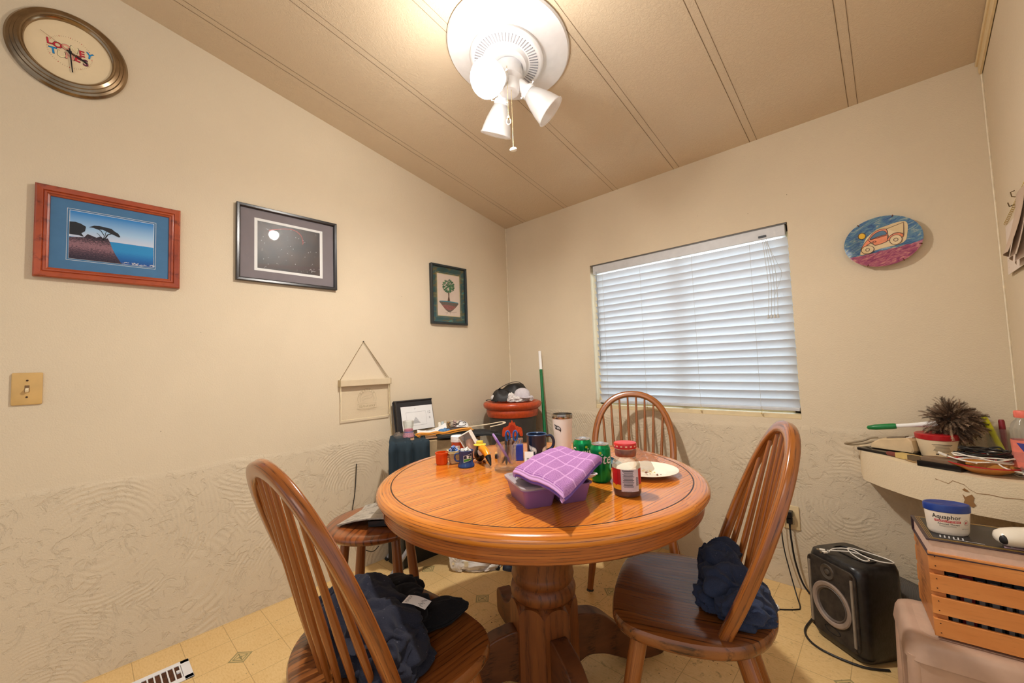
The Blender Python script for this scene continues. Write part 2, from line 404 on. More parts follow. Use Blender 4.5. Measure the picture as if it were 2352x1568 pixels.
# wall plaster
def plaster(name, rgb, rough_z, seam_y=None):
    n = NT(name); co = n.coord()
    tc = n.new('ShaderNodeTexCoord'); sp = n.new('ShaderNodeSeparateXYZ'); n.link(tc.outputs['Object'], sp.inputs[0])
    z = sp.outputs['Z']
    warp = n.noise(co, 2.2, 2); edge = n.math('ADD', z, n.math('MULTIPLY', warp, .06))
    low = n.math('SUBTRACT', 1, n.math('SMOOTH_MIN', 1, n.math('MAXIMUM', n.math('MULTIPLY', n.math('SUBTRACT', edge, rough_z), 45), 0), .05))
    c0 = srgb(rgb); c1 = tuple(v * .9 for v in c0[:3]) + (1,)
    col = n.mix(n.noise(co, 3.0, 4), c0, c1)
    sp2 = n.new('ShaderNodeTexVoronoi'); sp2.inputs['Scale'].default_value = 7.5; n.link(co, sp2.inputs['Vector'])
    spot = n.math('LESS_THAN', sp2.outputs['Distance'], .014)
    col = n.mix(n.math('MULTIPLY', spot, .7), col, srgb((70, 45, 25)))
    col = n.mix(n.math('MULTIPLY', low, .10), col, srgb((176, 160, 138)))
    # trowel swirls in the skim coat below
    wv = n.new('ShaderNodeTexWave', wave_type='RINGS', rings_direction='SPHERICAL'); wv.inputs['Scale'].default_value = 22; wv.inputs['Distortion'].default_value = 7
    wv.inputs['Detail'].default_value = 2; wv.inputs['Detail Scale'].default_value = .35
    vo = n.new('ShaderNodeTexVoronoi'); vo.inputs['Scale'].default_value = 1.9; n.link(co, vo.inputs['Vector'])
    sub = n.new('ShaderNodeVectorMath', operation='SUBTRACT'); n.link(co, sub.inputs[0])
    mp = n.new('ShaderNodeVectorMath', operation='SCALE'); mp.inputs['Scale'].default_value = 1 / 1.0; n.link(vo.outputs['Position'], mp.inputs[0]); n.link(mp.outputs[0], sub.inputs[1])
    n.link(sub.outputs[0], wv.inputs['Vector'])
    patch = n.ramp(n.noise(co, 3.3, 2), [(.44, (0, 0, 0)), (.56, (255, 255, 255))])
    sw = n.math('MULTIPLY', n.math('MULTIPLY', wv.outputs['Fac'], patch), .55)
    crag = n.ramp(n.noise(co, 16, 6, .62, 1.6), [(.36, (0, 0, 0)), (.46, (255, 255, 255))])
    lowh = n.math('MULTIPLY', n.math('ADD', sw, n.math('MULTIPLY', crag, .9)), low)
    fine = n.noise(co, 170, 3, .65)
    nm = n.bump(fine, .5, .0034)
    nm = n.bump(lowh, .55, .004, nm)
    nm = n.bump(n.noise(co, 30, 4), .22, .004, nm)
    if seam_y is not None:
        y = sp.outputs['Y']; d = n.math('ABSOLUTE', n.math('SUBTRACT', y, seam_y))
        nm = n.bump(n.math('MULTIPLY', n.math('LESS_THAN', d, .016), low), .5, .004, nm)
    n.setp(col, .75, 0, nm, .25); MATS[name] = n.m; return n.m
M_wall = plaster('wall_plaster_left', (227, 211, 184), .745, -2.52)
M_wall2 = plaster('wall_plaster_window', (227, 211, 184), .80)
M_wall3 = plaster('wall_plaster_right', (227, 211, 184), -1)
# ceiling: embossed board
n = NT('ceiling_board'); co = n.coord()
fine = n.noise(co, 75, 4, .7, 1.2); col = n.mix(n.noise(co, 2, 3), srgb((222, 204, 176)), srgb((210, 190, 162)))
nm = n.bump(n.ramp(fine, [(.42, (0, 0, 0)), (.6, (255, 255, 255))]), .45, .0022); M_ceil = n.setp(col, .7, 0, nm, .25)
M_groove = mat('ceiling_groove', (120, 98, 72), .8)
# floor: sheet vinyl, 15 cm tiles with a printed ornament on every third crossing
n = NT('floor_vinyl'); co = n.coord()
tc = n.new('ShaderNodeTexCoord'); sp = n.new('ShaderNodeSeparateXYZ'); n.link(tc.outputs['Object'], sp.inputs[0])
def fold(n, v, off, period):   # distance to the nearest grid line
    q = n.math('DIVIDE', n.math('ADD', v, off), period)
    fr = n.math('SUBTRACT', n.math('FRACT', n.math('ADD', q, .5)), .5)
    return n.math('MULTIPLY', n.math('ABSOLUTE', fr), period)
px = fold(n, sp.outputs['X'], 10 * .4535 - .309, .15117); py = fold(n, sp.outputs['Y'], 20 * .4535 - .302, .15117)
bx = fold(n, sp.outputs['X'], 10 * .4535 - .309, .4535); by = fold(n, sp.outputs['Y'], 20 * .4535 - .302, .4535)
line = n.math('MAXIMUM', n.math('LESS_THAN', px, .0011), n.math('LESS_THAN', py, .0011))
dd = n.math('ADD', bx, by); mx = n.math('MAXIMUM', bx, by)
orn = n.math('LESS_THAN', dd, .044)
ring = n.math('MULTIPLY', n.math('GREATER_THAN', dd, .036), orn)
ring2 = n.math('MULTIPLY', n.math('GREATER_THAN', dd, .0235), n.math('LESS_THAN', dd, .029))
dot = n.math('LESS_THAN', mx, .006); cr = n.math('MULTIPLY', n.math('LESS_THAN', n.math('MINIMUM', bx, by), .002), n.math('LESS_THAN', dd, .028))
pat = n.math('MAXIMUM', n.math('MAXIMUM', ring, ring2), n.math('MAXIMUM', dot, cr))
base = n.mix(n.noise(co, 5, 4), srgb((238, 208, 152)), srgb((222, 184, 122)))
veins = n.ramp(n.noise(n.coord('Object', (9, 30, 9)), 6, 5, .7), [(.45, (255, 255, 255)), (.75, (225, 205, 165))])
base = n.mix(.6, base, veins, 'MULTIPLY')
base = n.mix(n.math('MULTIPLY', line, .6), base, srgb((150, 118, 72)))
base = n.mix(n.math('MULTIPLY', orn, .45), base, srgb((196, 178, 124)))
base = n.mix(n.math('MULTIPLY', pat, .7), base, srgb((122, 116, 76)))
# dirt: crumbs and smears, thicker under the table
vo = n.new('ShaderNodeTexVoronoi'); vo.inputs['Scale'].default_value = 42; n.link(co, vo.inputs['Vector'])
crumb = n.math('LESS_THAN', vo.outputs['Distance'], n.math('MULTIPLY', n.ramp(n.noise(co, 2.2, 3), [(.42, (0, 0, 0)), (.62, (255, 255, 255))]), .13))
sm = n.ramp(n.noise(co, 26, 6, .75, .8), [(.56, (0, 0, 0)), (.72, (255, 255, 255))]); zone = n.ramp(n.noise(co, 1.6, 2), [(.42, (0, 0, 0)), (.65, (255, 255, 255))])
tr = n.new('ShaderNodeVectorMath', operation='DISTANCE'); n.link(co, tr.inputs[0]); tr.inputs[1].default_value = (1.5, -.9, 0)
near = n.ramp(tr.outputs['Value'], [(.45, (255, 255, 255)), (.995, (0, 0, 0))])
dirt = n.math('MULTIPLY', n.math('MULTIPLY', sm, n.math('ADD', n.math('MULTIPLY', near, .8), n.math('MULTIPLY', zone, .3))), .95)
base = n.mix(n.math('MULTIPLY', n.math('MULTIPLY', crumb, n.math('ADD', near, .45)), .85), base, srgb((74, 46, 24)))
base = n.mix(dirt, base, srgb((128, 98, 58)))
nm = n.bump(n.math('SUBTRACT', 1, line), .25, .001); nm = n.bump(n.noise(co, 60, 3), .08, .002, nm)
M_floor = n.setp(base, .38, 0, nm, .4)
# shell
o = struct(MB().box((2.3, YB / 2, -.03), (4.6, -YB, .06)).build('floor', M_floor, smooth=0))
b = MB(); x0, x1 = 0, 4.6
b.add([(x0, .1, ceil_z(.1)), (x1, .1, ceil_z(.1)), (x1, YB, ceil_z(YB)), (x0, YB, ceil_z(YB))] + [(x0, .1, ceil_z(.1) + .05), (x1, .1, ceil_z(.1) + .05), (x1, YB, ceil_z(YB) + .05), (x0, YB, ceil_z(YB) + .05)], [(0, 1, 2, 3), (7, 6, 5, 4), (0, 4, 5, 1), (1, 5, 6, 2), (2, 6, 7, 3), (3, 7, 4, 0)])
b.use(1)
for k in range(6):
    for xx, ww in ((.1993 + k * .406, .0022), (.1993 + .0328 + k * .406, .0018)):
        e = .0006; b.add([(xx - ww / 2, -.001, ceil_z(0) - e), (xx + ww / 2, -.001, ceil_z(0) - e), (xx + ww / 2, YB, ceil_z(YB) - e), (xx - ww / 2, YB, ceil_z(YB) - e)], [(3, 2, 1, 0)])
struct(b.build('ceiling', [M_ceil, M_groove], smooth=0))
b = MB(); b.add([(0, .1, -.06), (0, YB, -.06), (0, YB, ceil_z(YB) + .02), (0, .1, ceil_z(.1) + .02), (-.1, .1, -.06), (-.1, YB, -.06), (-.1, YB, ceil_z(YB) + .02), (-.1, .1, ceil_z(.1) + .02)], [(0, 1, 2, 3)[::-1], (4, 5, 6, 7), (0, 4, 5, 1)[::-1], (1, 5, 6, 2)[::-1], (2, 6, 7, 3)[::-1], (3, 7, 4, 0)[::-1]])
struct(b.build('wall_left', M_wall, smooth=0))
# window wall with an opening
wx0, wx1, wz0, wz1 = .802, 1.960, .823, 1.812
b = MB(); top = ceil_z(0) + .02
for a, c, d, e in ((0, wx0, -.06, top), (wx1, 4.6, -.06, top), (wx0, wx1, -.06, wz0), (wx0, wx1, wz1, top)): b.box(((a + c) / 2, .06, (d + e) / 2), (c - a, .12, e - d))
struct(b.build('wall_window', M_wall2, smooth=0))
b = MB(); b.add([(W_, .02, -.06), (W_, -1.35, -.06), (W_, -1.35, ceil_z(-1.35) + .02), (W_, .02, ceil_z(0) + .02)] + [(W_ + .1, .02, -.06), (W_ + .1, -1.35, -.06), (W_ + .1, -1.35, ceil_z(-1.35) + .02), (W_ + .1, .02, ceil_z(0) + .02)], [(0, 1, 2, 3), (7, 6, 5, 4), (0, 4, 5, 1), (1, 5, 6, 2), (2, 6, 7, 3), (3, 7, 4, 0)])
struct(b.build('wall_right', M_wall3, smooth=0))
M_trim = mat('cream_trim', (226, 204, 160), .5, var=.05)
b = MB(); d = Vector((0, -1.35, -SL * -1.35)); M = look(d, (0, 0, 1))
b.tube([(W_ - .006, 0.0, ceil_z(0) - .031), (W_ - .006, -1.35, ceil_z(-1.35) - .031)], 1, 8, sec=(.010, .06))
b.tube([(W_ - .012, 0.0, ceil_z(0) - .014), (W_ - .012, -1.35, ceil_z(-1.35) - .014)], 1, 8, sec=(.012, .018))
struct(b.build('trim_1', M_trim))
M_caulk = mat('corner_bead', (238, 226, 200), .6)
struct(MB().tube([(.003, -.003, 0), (.003, -.003, H0)], .0035, 6).build('trim_2', M_caulk))
struct(MB().tube([(W_ - .003, -.003, 0), (W_ - .003, -.003, H0 - .05)], .0035, 6).build('trim_3', M_caulk))
# window
M_vinylw = mat('cream_window_frame', (224, 205, 165), .45, var=.05)
win = struct(bpy.data.objects.new('window_1', None)); COL.objects.link(win); win.location = (wx0, .085, wz0)
ww, wh = wx1 - wx0, wz1 - wz0
b = MB(); fr = .035
b.box((ww / 2, 0, fr / 2), (ww, .05, fr)); b.box((ww / 2, 0, wh - fr / 2), (ww, .05, fr)); b.box((fr / 2, 0, wh / 2), (fr, .05, wh)); b.box((ww - fr / 2, 0, wh / 2), (fr, .05, wh)); b.box((ww / 2, 0, wh / 2), (.03, .04, wh))
b.build('window_frame', M_vinylw, win, bevel=.003)
MB().box((ww / 2, .005, wh / 2), (ww - .06, .004, wh - .06)).build('pane', glass('window_glass', (240, 248, 250), .02, 1.45, .85), win)
b = MB(); b.box((ww / 2, -.045, .012), (ww, .07, .024)); b.build('window_sill', M_vinylw, win, bevel=.002)
# blinds
M_slat = translucent('blind_slat', (226, 228, 232), .28, .42)
M_blindw = mat('blind_rail', (205, 207, 210), .45, var=.05); M_cord = mat('blind_cord', (196, 194, 190), .7)
bl = thing('window_blind', 'white horizontal slat blind hanging closed in the window recess', 'blind', (wx0 + .006, .028, wz1 - .002))
bw = ww - .03
b = MB(); b.box((bw / 2 + .012, 0, -.032), (bw, .045, .06)); b.build('headrail', M_blindw, bl, bevel=.003)
MB().box((bw / 2 + .012, .0, -.004 + .002), (bw + .015, .05, .008)).build('mounting_bracket', mat('dark_bracket', (92, 90, 86), .5), bl)
NS = 20; z_top = -.075; z_bot = -(wh - .052); pitch = (z_top - z_bot) / NS
for k in range(NS):
    zc = z_top - pitch * (k + .5); b = MB(); sag = .0
    a = R(60)
    def fn(u, v, zc=zc):
        w = (v - .5) * .056; bow = .003 * (1 - (2 * v - 1) ** 2)
        return (.018 + u * bw, -w * math.cos(a) + bow * math.sin(a), zc + w * math.sin(a) + .0015 * math.sin(u * 7 + k))
    b.grid(fn, 12, 5, .0022); b.build('slat', M_slat, bl)
b = MB(); b.box((bw / 2 + .02, 0, z_bot - .004), (bw, .05, .016)); b.build('bottom_rail', M_blindw, bl, bevel=.003)
b = MB()
for xx in (.09, .36, .68, .98): b.tube([(xx, -.03, -.06), (xx + .003, -.03, z_bot)], .0008, 5)
b.build('ladder_cord', M_cord, bl)
b = MB(); b.tube([(.045, -.035, -.05), (.05, -.036, -.66)], .004, 8); b.build('tilt_wand', mat('clear_wand', (150, 158, 165), .3), bl)
b = MB()
for q in range(4):
    b.tube(catmull([(1.04 + q * .006, -.03, -.06), (1.05 + q * .012, -.034, -.2), (1.055 + q * .012, -.036, -.33), (1.045 + q * .014, -.036, -.46)], 5, False), .0011, 5)
    b.lathe([(0, .012), (.003, .012), (.006, -.008), (0, -.010)], (1.045 + q * .014, -.036, -.47), 8)
b.tube(catmull([(1.05, -.03, -.06), (1.1, -.035, -.2), (1.115, -.036, -.26), (1.08, -.036, -.36)], 6, False), .0009, 5)
b.build('pull_cord', M_cord, bl)
for xx in (.36, .68, .98):
    b = MB(); b.tube(catmull([(xx, -.03, z_bot), (xx + .012, -.034, z_bot - .012), (xx + .003, -.036, z_bot - .022)], 4, False), .0008, 5); b.sphere((xx + .003, -.036, z_bot - .028), .005, 10, 6); b.build('cord_bead', mat('cord_bead', (226, 206, 150), .5), bl)
MB().box((1.04, -.024, -.046), (.035, .006, .01)).build('cord_lock', mat('black_plastic', (28, 28, 30), .4), bl)
# cantilevered plaster corner shelf
pl = [(2.168, .0), (2.180, -.118), (2.190, -.142), (2.24, -.217), (2.305, -.294), (2.393, -.369), (2.47, -.415), (2.56, -.432), (W_, -.435), (W_, 0)]
b = MB(); b.prism(pl, .598, .72)
# hairline crack and chipped patch in the front
b.use(1)
def front(x):
    for (xa, ya), (xb, yb) in zip(pl[:-2], pl[1:-1]):
        if xa <= x <= xb: t = (x - xa) / (xb - xa); return ya + (yb - ya) * t
    return -.435
def fpt(x, z, o=.0012):
    return (x + (-.5 * o), front(x) - o, z + .017)
ck = [(2.385, .672), (2.415, .665), (2.425, .678), (2.45, .672), (2.46, .66), (2.475, .652), (2.50, .654), (2.53, .651), (2.56, .655), (2.60, .652), (2.63, .654)]
up = [fpt(x, z + .0008) for x, z in ck]; dn = [fpt(x, z - .0008) for x, z in ck]
b.add(up + dn, [(i, i + 1, len(ck) + i + 1, len(ck) + i)[::-1] for i in range(len(ck) - 1)])
chip = [(x_ - .018, z_) for x_, z_ in [(2.462, .64), (2.468, .632), (2.474, .638), (2.482, .645), (2.487, .636), (2.484, .622), (2.489, .612), (2.482, .603), (2.474, .606), (2.468, .602), (2.463, .612), (2.466, .622)]]
b.add([fpt(x, z, .0016) for x, z in chip], [tuple(range(len(chip)))])
chip = [(2.444, .654), (2.450, .661), (2.456, .656), (2.460, .651), (2.452, .650)]
b.add([fpt(x, z, .0016) for x, z in chip], [tuple(range(len(chip)))])
sh = b.build('corner_shelf', [plaster('shelf_plaster', (234, 216, 184), -1), mat('bare_chip', (150, 110, 66), .9)], smooth=25)
tag(sh, 'thick cream plaster corner shelf with a crack and a chipped brown patch', 'shelf')
# ================================================================ FAN LIGHT
fan = thing('ceiling_fan_light', 'white ceiling fan motor without blades, three frosted shades and pull chains', 'ceiling fan', (1.163, -1.171, ceil_z(-1.171)))
M_white = mat('white_enamel', (236, 236, 238), .35, var=.03)
TILT = RX(math.atan(-SL) )    # local -z points away from the sloping ceiling
b = MB().at(TILT)
b.lathe([(0, 0), (.262, 0), (.268, -.006), (.262, -.014), (.235, -.020), (.20, -.030), (.172, -.038), (.162, -.046), (0, -.046)], n=72); b.build('medallion', M_white, fan)
b = MB().at(TILT)
b.lathe([(.160, -.040), (.160, -.056), (.152, -.064), (.146, -.066), (.098, -.070), (.092, -.078), (.088, -.084), (.074, -.086), (.070, -.078), (0, -.074)], n=72)
b.build('motor_housing', M_white, fan)
b = MB().at(TILT)
for k in range(60):
    a = 2 * PI * k / 60
    b.box((.121 * math.cos(a), .121 * math.sin(a), -.0685), (.036, .0042, .003), RZ(a))
b.build('vent_slots', mat('vent_shadow', (150, 150, 156), .6), fan)
b = MB()
b.lathe([(0, -.075), (.058, -.075), (.060, -.080), (.060, -.135), (.055, -.142), (.048, -.15), (.045, -.185), (.040, -.196), (0, -.200)], n=48); b.build('switch_housing', M_white, fan)
M_shade = translucent('frosted_shade', (244, 244, 246), .38, .3, .58)
M_bulb = bpy.data.materials.new('bulb_glow'); M_bulb.use_nodes = True
e_ = M_bulb.node_tree.nodes['Principled BSDF']; e_.inputs['Emission Color'].default_value = (1, .94, .84, 1); e_.inputs['Emission Strength'].default_value = 5
for k, az in enumerate((-74, 46, 166)):
    a = R(az); dr = Vector((math.cos(a) * .72, math.sin(a) * .72, -.69)).normalized() if k else Vector((math.cos(a) * .86, math.sin(a) * .86, -.58)).normalized()
    if k == 2: dr = Vector((math.cos(a) * .45, math.sin(a) * .45, -.89)).normalized()
    base = Vector((math.cos(a) * .040, math.sin(a) * .040, -.150))
    neck = base + dr * .045
    b = MB(); b.cyl(base, neck, .022, .024, 20); b.lathe([(0, 0), (.030, .0), (.034, .006), (.034, .022), (.029, .024)], neck, 28, look(dr))
    arm = b.build('lamp_arm', M_white, fan)
    M = look(dr)
    for q in range(3):
        b = MB(); t = 2 * PI * q / 3 + .4; c = neck + (M @ Vector((.034 * math.cos(t), .034 * math.sin(t), .013))); d2 = M @ Vector((math.cos(t), math.sin(t), 0)); b.cyl(c, c + d2 * .010, .0022, n=8); b.sphere(c + d2 * .011, .0042, 8, 6); b.build('thumb_screw', M_white, arm)
    b = MB(); pr = [(.026, .0), (.031, .010), (.040, .030), (.051, .060), (.060, .090), (.065, .112), (.067, .126), (.0715, .132), (.070, .135), (.0645, .131), (.0625, .112), (.0575, .090), (.0485, .060), (.0375, .030), (.029, .012)]
    b.lathe(pr, neck + dr * .012, 40, M); b.build('lamp_shade', M_shade, fan)
    b = MB(); c = neck + dr * (.105 if k == 0 else .06)
    b.lathe([(0, -.09 if k == 0 else -.045), (.013, -.09 if k == 0 else -.045), (.013, -.025), (.020, -.008), (.029, .014), (.030, .028), (.024, .043), (.012, .052), (0, .054)], c, 24, M)
    b.build('bulb', M_bulb if k == 0 else mat('unlit_bulb', (240, 240, 236), .2), fan, label='glowing bulb' if k == 0 else None)
    if k == 0: BULB_AT = fan.location + neck + dr * .20
M_chain = mat('brass_chain', (222, 205, 160), .35, .6)
def chain(x, y, z0, z1, name='pull_chain'):
    b = MB(); k = int((z0 - z1) / .006)
    for i in range(k): b.sphere((x, y, z0 - (z0 - z1) * i / k), .0019, 6, 4)
    b.tube([(x, y, z0), (x, y, z1)], .0008, 5); return b.build(name, M_chain, fan)
c1 = chain(.022, -.012, -.19, -.455); c2 = chain(.035, -.05, -.12, -.345)
MB().sphere((.022, -.012, -.463), (.016, .012, .009), 16, 10, RZ(.5)).build('chain_pull', mat('ivory_pull', (250, 246, 230), .3), c1)
b = MB(); b.tube([(.035 + .009 * math.cos(t) * .8, -.05 + .009 * math.cos(t) * .6, -.362 + .013 * math.sin(t)) for t in [i * PI / 8 for i in range(16)]], .0022, 8, True); b.cyl((.035, -.05, -.340), (.035, -.05, -.350), .006, .007, 12); b.build('chain_ring', M_chain, c2)
bpy.data.objects['bulb_light'].location = BULB_AT; bpy.data.objects['bulb_beam'].location = BULB_AT
# ================================================================ TABLE
OAK_T = oak('oak_table_top', (222, 138, 46), (202, 112, 32), (132, 64, 16), .17, 'Object', (.8, 40, 40), (0, 0, R(94)), 4.2, .6)
OAK_RIM = oak('oak_rim', (222, 138, 48), (198, 110, 32), (126, 60, 16), .2, 'UV', (1.6, 60, 1), (0, 0, 0), 3.0, .5)
OAK_P = oak('oak_pedestal', (146, 84, 34), (120, 64, 24), (84, 42, 14), .42, 'Object', (14, 14, 1.2), (0, 0, 0), 7, .12)  # table oak darkened here: shade below the top is put into the colour
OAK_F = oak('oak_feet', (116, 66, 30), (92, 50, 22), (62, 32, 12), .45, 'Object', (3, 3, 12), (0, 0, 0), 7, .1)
M_inlay = mat('dark_inlay', (52, 24, 12), .4)
TC = Vector((1.333, -1.272, 0)); TZ = .75; TR = .566
tb = thing('dining_table', 'round golden oak pedestal dining table covered with clutter', 'table', TC)
b = MB(); b.lathe([(0, TZ - .02), (.520, TZ - .02), (.5215, TZ - .001), (.5195, TZ), (0, TZ)][::-1] if 0 else [(0, TZ), (.5165, TZ)], n=120); b.build('table_top', OAK_T, tb)
b = MB(); b.lathe([(.5165, TZ + .0003), (.5205, TZ + .0003)], n=120); b.build('inlay_ring', M_inlay, tb)
def ringuv(prof, n=120):
    b = MB(); vs = []; fs = []; uv = []
    for j, (r, z) in enumerate(prof):
        for i in range(n): a = 2 * PI * i / n; vs.append((r * math.cos(a), r * math.sin(a), z)); uv.append((a * .56, z - r))
    for j in range(len(prof) - 1):
        for i in range(n): k = (i + 1) % n; fs.append((j * n + i, (j + 1) * n + i, (j + 1) * n + k, j * n + k))
    return b.add(vs, fs, uv)
ringuv([(.5205, TZ), (.540, TZ - .0005), (.552, TZ - .003), (.560, TZ - .008), (.5655, TZ - .016), (.566, TZ - .022), (.562, TZ - .029), (.556, TZ - .033), (.549, TZ - .0345), (.548, TZ - .0375)]).build('table_rim', OAK_RIM, tb, smooth=50)
ringuv([(.548, TZ - .0375), (.5475, TZ - .062), (.5455, TZ - .063), (.5455, TZ - .0645), (.547, TZ - .066), (.546, TZ - .074), (.541, TZ - .078), (.46, TZ - .078), (.46, TZ - .03)]).build('apron', oak('oak_apron', (184, 106, 42), (152, 80, 28), (84, 40, 14), .3, 'UV', (1.6, 70, 1), (0, 0, 0), 4.0, .3), tb, smooth=30)
b = MB(); a0 = math.atan2(-1.80 + 1.272, 1.05 - 1.333 + .1)
for da, zz in ((0, .055), ):
    a = a0; b.box((.5482 * math.cos(a), .5482 * math.sin(a), TZ - .056), (.001, .0022, .040), RZ(a))
b.build('apron_joint', M_inlay, tb)
MB().box((0, 0, TZ - .05), (.5, .14, .05)).build('under_rail', OAK_P, tb)
b = MB(); prof = [(.078, .70), (.098, .66), (.108, .62), (.113, .57), (.113, .52), (.108, .485), (.110, .478), (.112, .47), (.108, .458), (.104, .452), (.112, .444), (.117, .43), (.115, .416), (.106, .406), (.098, .402)]
prof = [(r, .315 + (z - .402) * 1.16) for r, z in prof]
b.lathe([(0, .66)] + prof + [(0, .315)], n=64); b.build('turned_column', OAK_P, tb, smooth=40)
# octagonal post with scooped tops
b = MB(); n8 = 8; r8 = .121; off = math.atan2(-.766, .643); vs = []; fs = []; ns = 9
tops = []; bots = []
for k in range(8):
    a0_, a1_ = off + PI / 4 * k, off + PI / 4 * (k + 1); p0 = Vector((r8 * math.cos(a0_), r8 * math.sin(a0_), 0)); p1 = Vector((r8 * math.cos(a1_), r8 * math.sin(a1_), 0))
    for i in range(ns):
        t = i / ns; p = p0.lerp(p1, t); arch = .028 * (1 - abs(2 * t - 1) ** 2.6)
        tops.append((p.x, p.y, .288 + arch)); bots.append((p.x, p.y, .045))
N_ = len(tops); inner = [(x * .78, y * .78, .322) for x, y, z in tops]
b.add(bots + tops + inner, [(i, (i + 1) % N_, N_ + (i + 1) % N_, N_ + i) for i in range(N_)] + [(N_ + i, N_ + (i + 1) % N_, 2 * N_ + (i + 1) % N_, 2 * N_ + i) for i in range(N_)] + [tuple(range(N_))[::-1]])
b.build('post', OAK_P, tb, smooth=20)
foot = catmull([(.10, .215), (.17, .222), (.23, .200), (.29, .150), (.345, .108), (.40, .098), (.44, .112), (.475, .108), (.492, .085), (.492, .040), (.482, .0), (.40, .0), (.34, .012), (.28, .040), (.22, .066), (.16, .076), (.10, .070)], 5)
for k in range(4):
    a = math.atan2(.89, .455) + k * PI / 2
    b = MB().at(RZ(a) @ RX(PI / 2)); b.prism(foot, -.030, .030); b.build('foot', OAK_F, tb, smooth=40, bevel=.005)
# ================================================================ CHAIRS
OAK_C = oak('oak_chair_bow', (170, 100, 40), (134, 72, 26), (74, 36, 12), .24, 'UV', (2.0, 90, 1), (0, 0, 0), 3.2, .45)
OAK_S = oak('oak_chair_seat', (142, 84, 38), (106, 60, 26), (56, 30, 12), .26, 'Object', (1.0, 26, 8), (0, 0, 0), 4.5, .4)
M_glide = mat('steel_glide', (70, 62, 54), .4, .7)
SEATZ = .450
def bow_curve(w0=.182, w1=.246, L=.525, k=.349, n=26):
    out = []
    for i in range(n + 1):
        t = i / n; a, b_, c, d = (1 - t) ** 3, 3 * (1 - t) ** 2 * t, 3 * (1 - t) * t * t, t ** 3
        out.append((a * w0 + b_ * w1 + c * w1 * .98, b_ * k * L + c * L + d * L))
    return out + [(-x, y) for x, y in out[-2::-1]]
REC = .384
def bp(x, s, fwd=0): return Vector((-s * math.sin(REC) + fwd, x, SEATZ + s * math.cos(REC)))
def make_chair(label, loc, th):
    c = thing('windsor_chair', label, 'chair', loc, th, 'oak hoop-back chairs around the table')
    half = [(.292, 0), (.288, .10), (.272, .172), (.225, .222), (.13, .242), (.03, .236), (-.045, .205), (-.10, .145), (-.132, .07), (-.142, 0)]
    ol = catmull(half + [(x, -y) for x, y in half[-2:0:-1]], 4)
    b = MB(); cx = .08; nr = len(ol)
    def ring(k, z): return [(cx + (x - cx) * k, y * k, z) for x, y in ol]
    def dish(k): return SEATZ - .010 * max(0, 1 - (k / .86) ** 2)
    rings = [ring(.93, SEATZ - .040), ring(.985, SEATZ - .034), ring(1, SEATZ - .026), ring(1, SEATZ - .010), ring(.985, SEATZ - .002), ring(.95, SEATZ), ring(.86, SEATZ)] + [ring(k, dish(k)) for k in (.72, .55, .35, .15)]
    vs = [p for r_ in rings for p in r_]; fs = []
    for j in range(len(rings) - 1):
        for i in range(nr): fs.append((j * nr + i, j * nr + (i + 1) % nr, (j + 1) * nr + (i + 1) % nr, (j + 1) * nr + i))
    fs += [tuple(range(nr))[::-1], tuple((len(rings) - 1) * nr + i for i in range(nr))]
    b.add(vs, fs); b.build('seat', OAK_S, c, smooth=45)
    bc = bow_curve(); P = [bp(x, s) for x, s in bc]; P[0] = bp(bc[0][0], -.02); P[-1] = bp(bc[-1][0], -.02)
    nrm = Vector((math.cos(REC), 0, math.sin(REC)))
    b = MB(); b.tube(P, 1, 12, sec=(.036, .029), up=nrm); b.build('back_hoop', OAK_C, c, smooth=60)
    for i in range(8):
        u = (i - 3.5) / 3.5; xt = u * .172; xb = u * .140
        # top on the bow
        best = min((q for q in bc if q[1] > .2), key=lambda q: abs(q[0] - xt)); s = best[1] - .008
        back = -.072 + .052 * u * u
        p0 = Vector((back, xb, SEATZ - .012)); p1 = bp(xt, s)
        MBs = MB(); MBs.spin(p0, p1, [(0, .0062), (.1, .0075), (.32, .0092), (.6, .0078), (1, .0055)], 10); MBs.build('spindle', OAK_C, c, smooth=60)
    for sx in (1, 0):
        for sy in (1, -1):
            t = Vector((.205 if sx else -.035, sy * (.165 if sx else .135), SEATZ - .036)); f = Vector((.285 if sx else -.155, sy * .215, .006))
            b = MB(); b.spin(t, f, [(0, .0225), (.2, .0225), (.5, .0205), (.8, .017), (1, .0145)], 16); lg = b.build('leg', OAK_C, c, smooth=60)
            b = MB(); b.cyl((f.x, f.y, 0), (f.x, f.y, .007), .018, .015, 14); b.build('glide', M_glide, lg)
    return c
ch = make_chair('oak hoop-back chair in the foreground with a black fleece heaped on its seat', (1.314, -1.958, 0), 1.579)
dup(ch, (1.891, -1.146, 0), 3.498, 'oak hoop-back chair with navy clothing against its spindles, near the speaker')
dup(ch, (1.213, -.314, 0), -1.169, 'oak hoop-back chair tucked behind the table under the window')
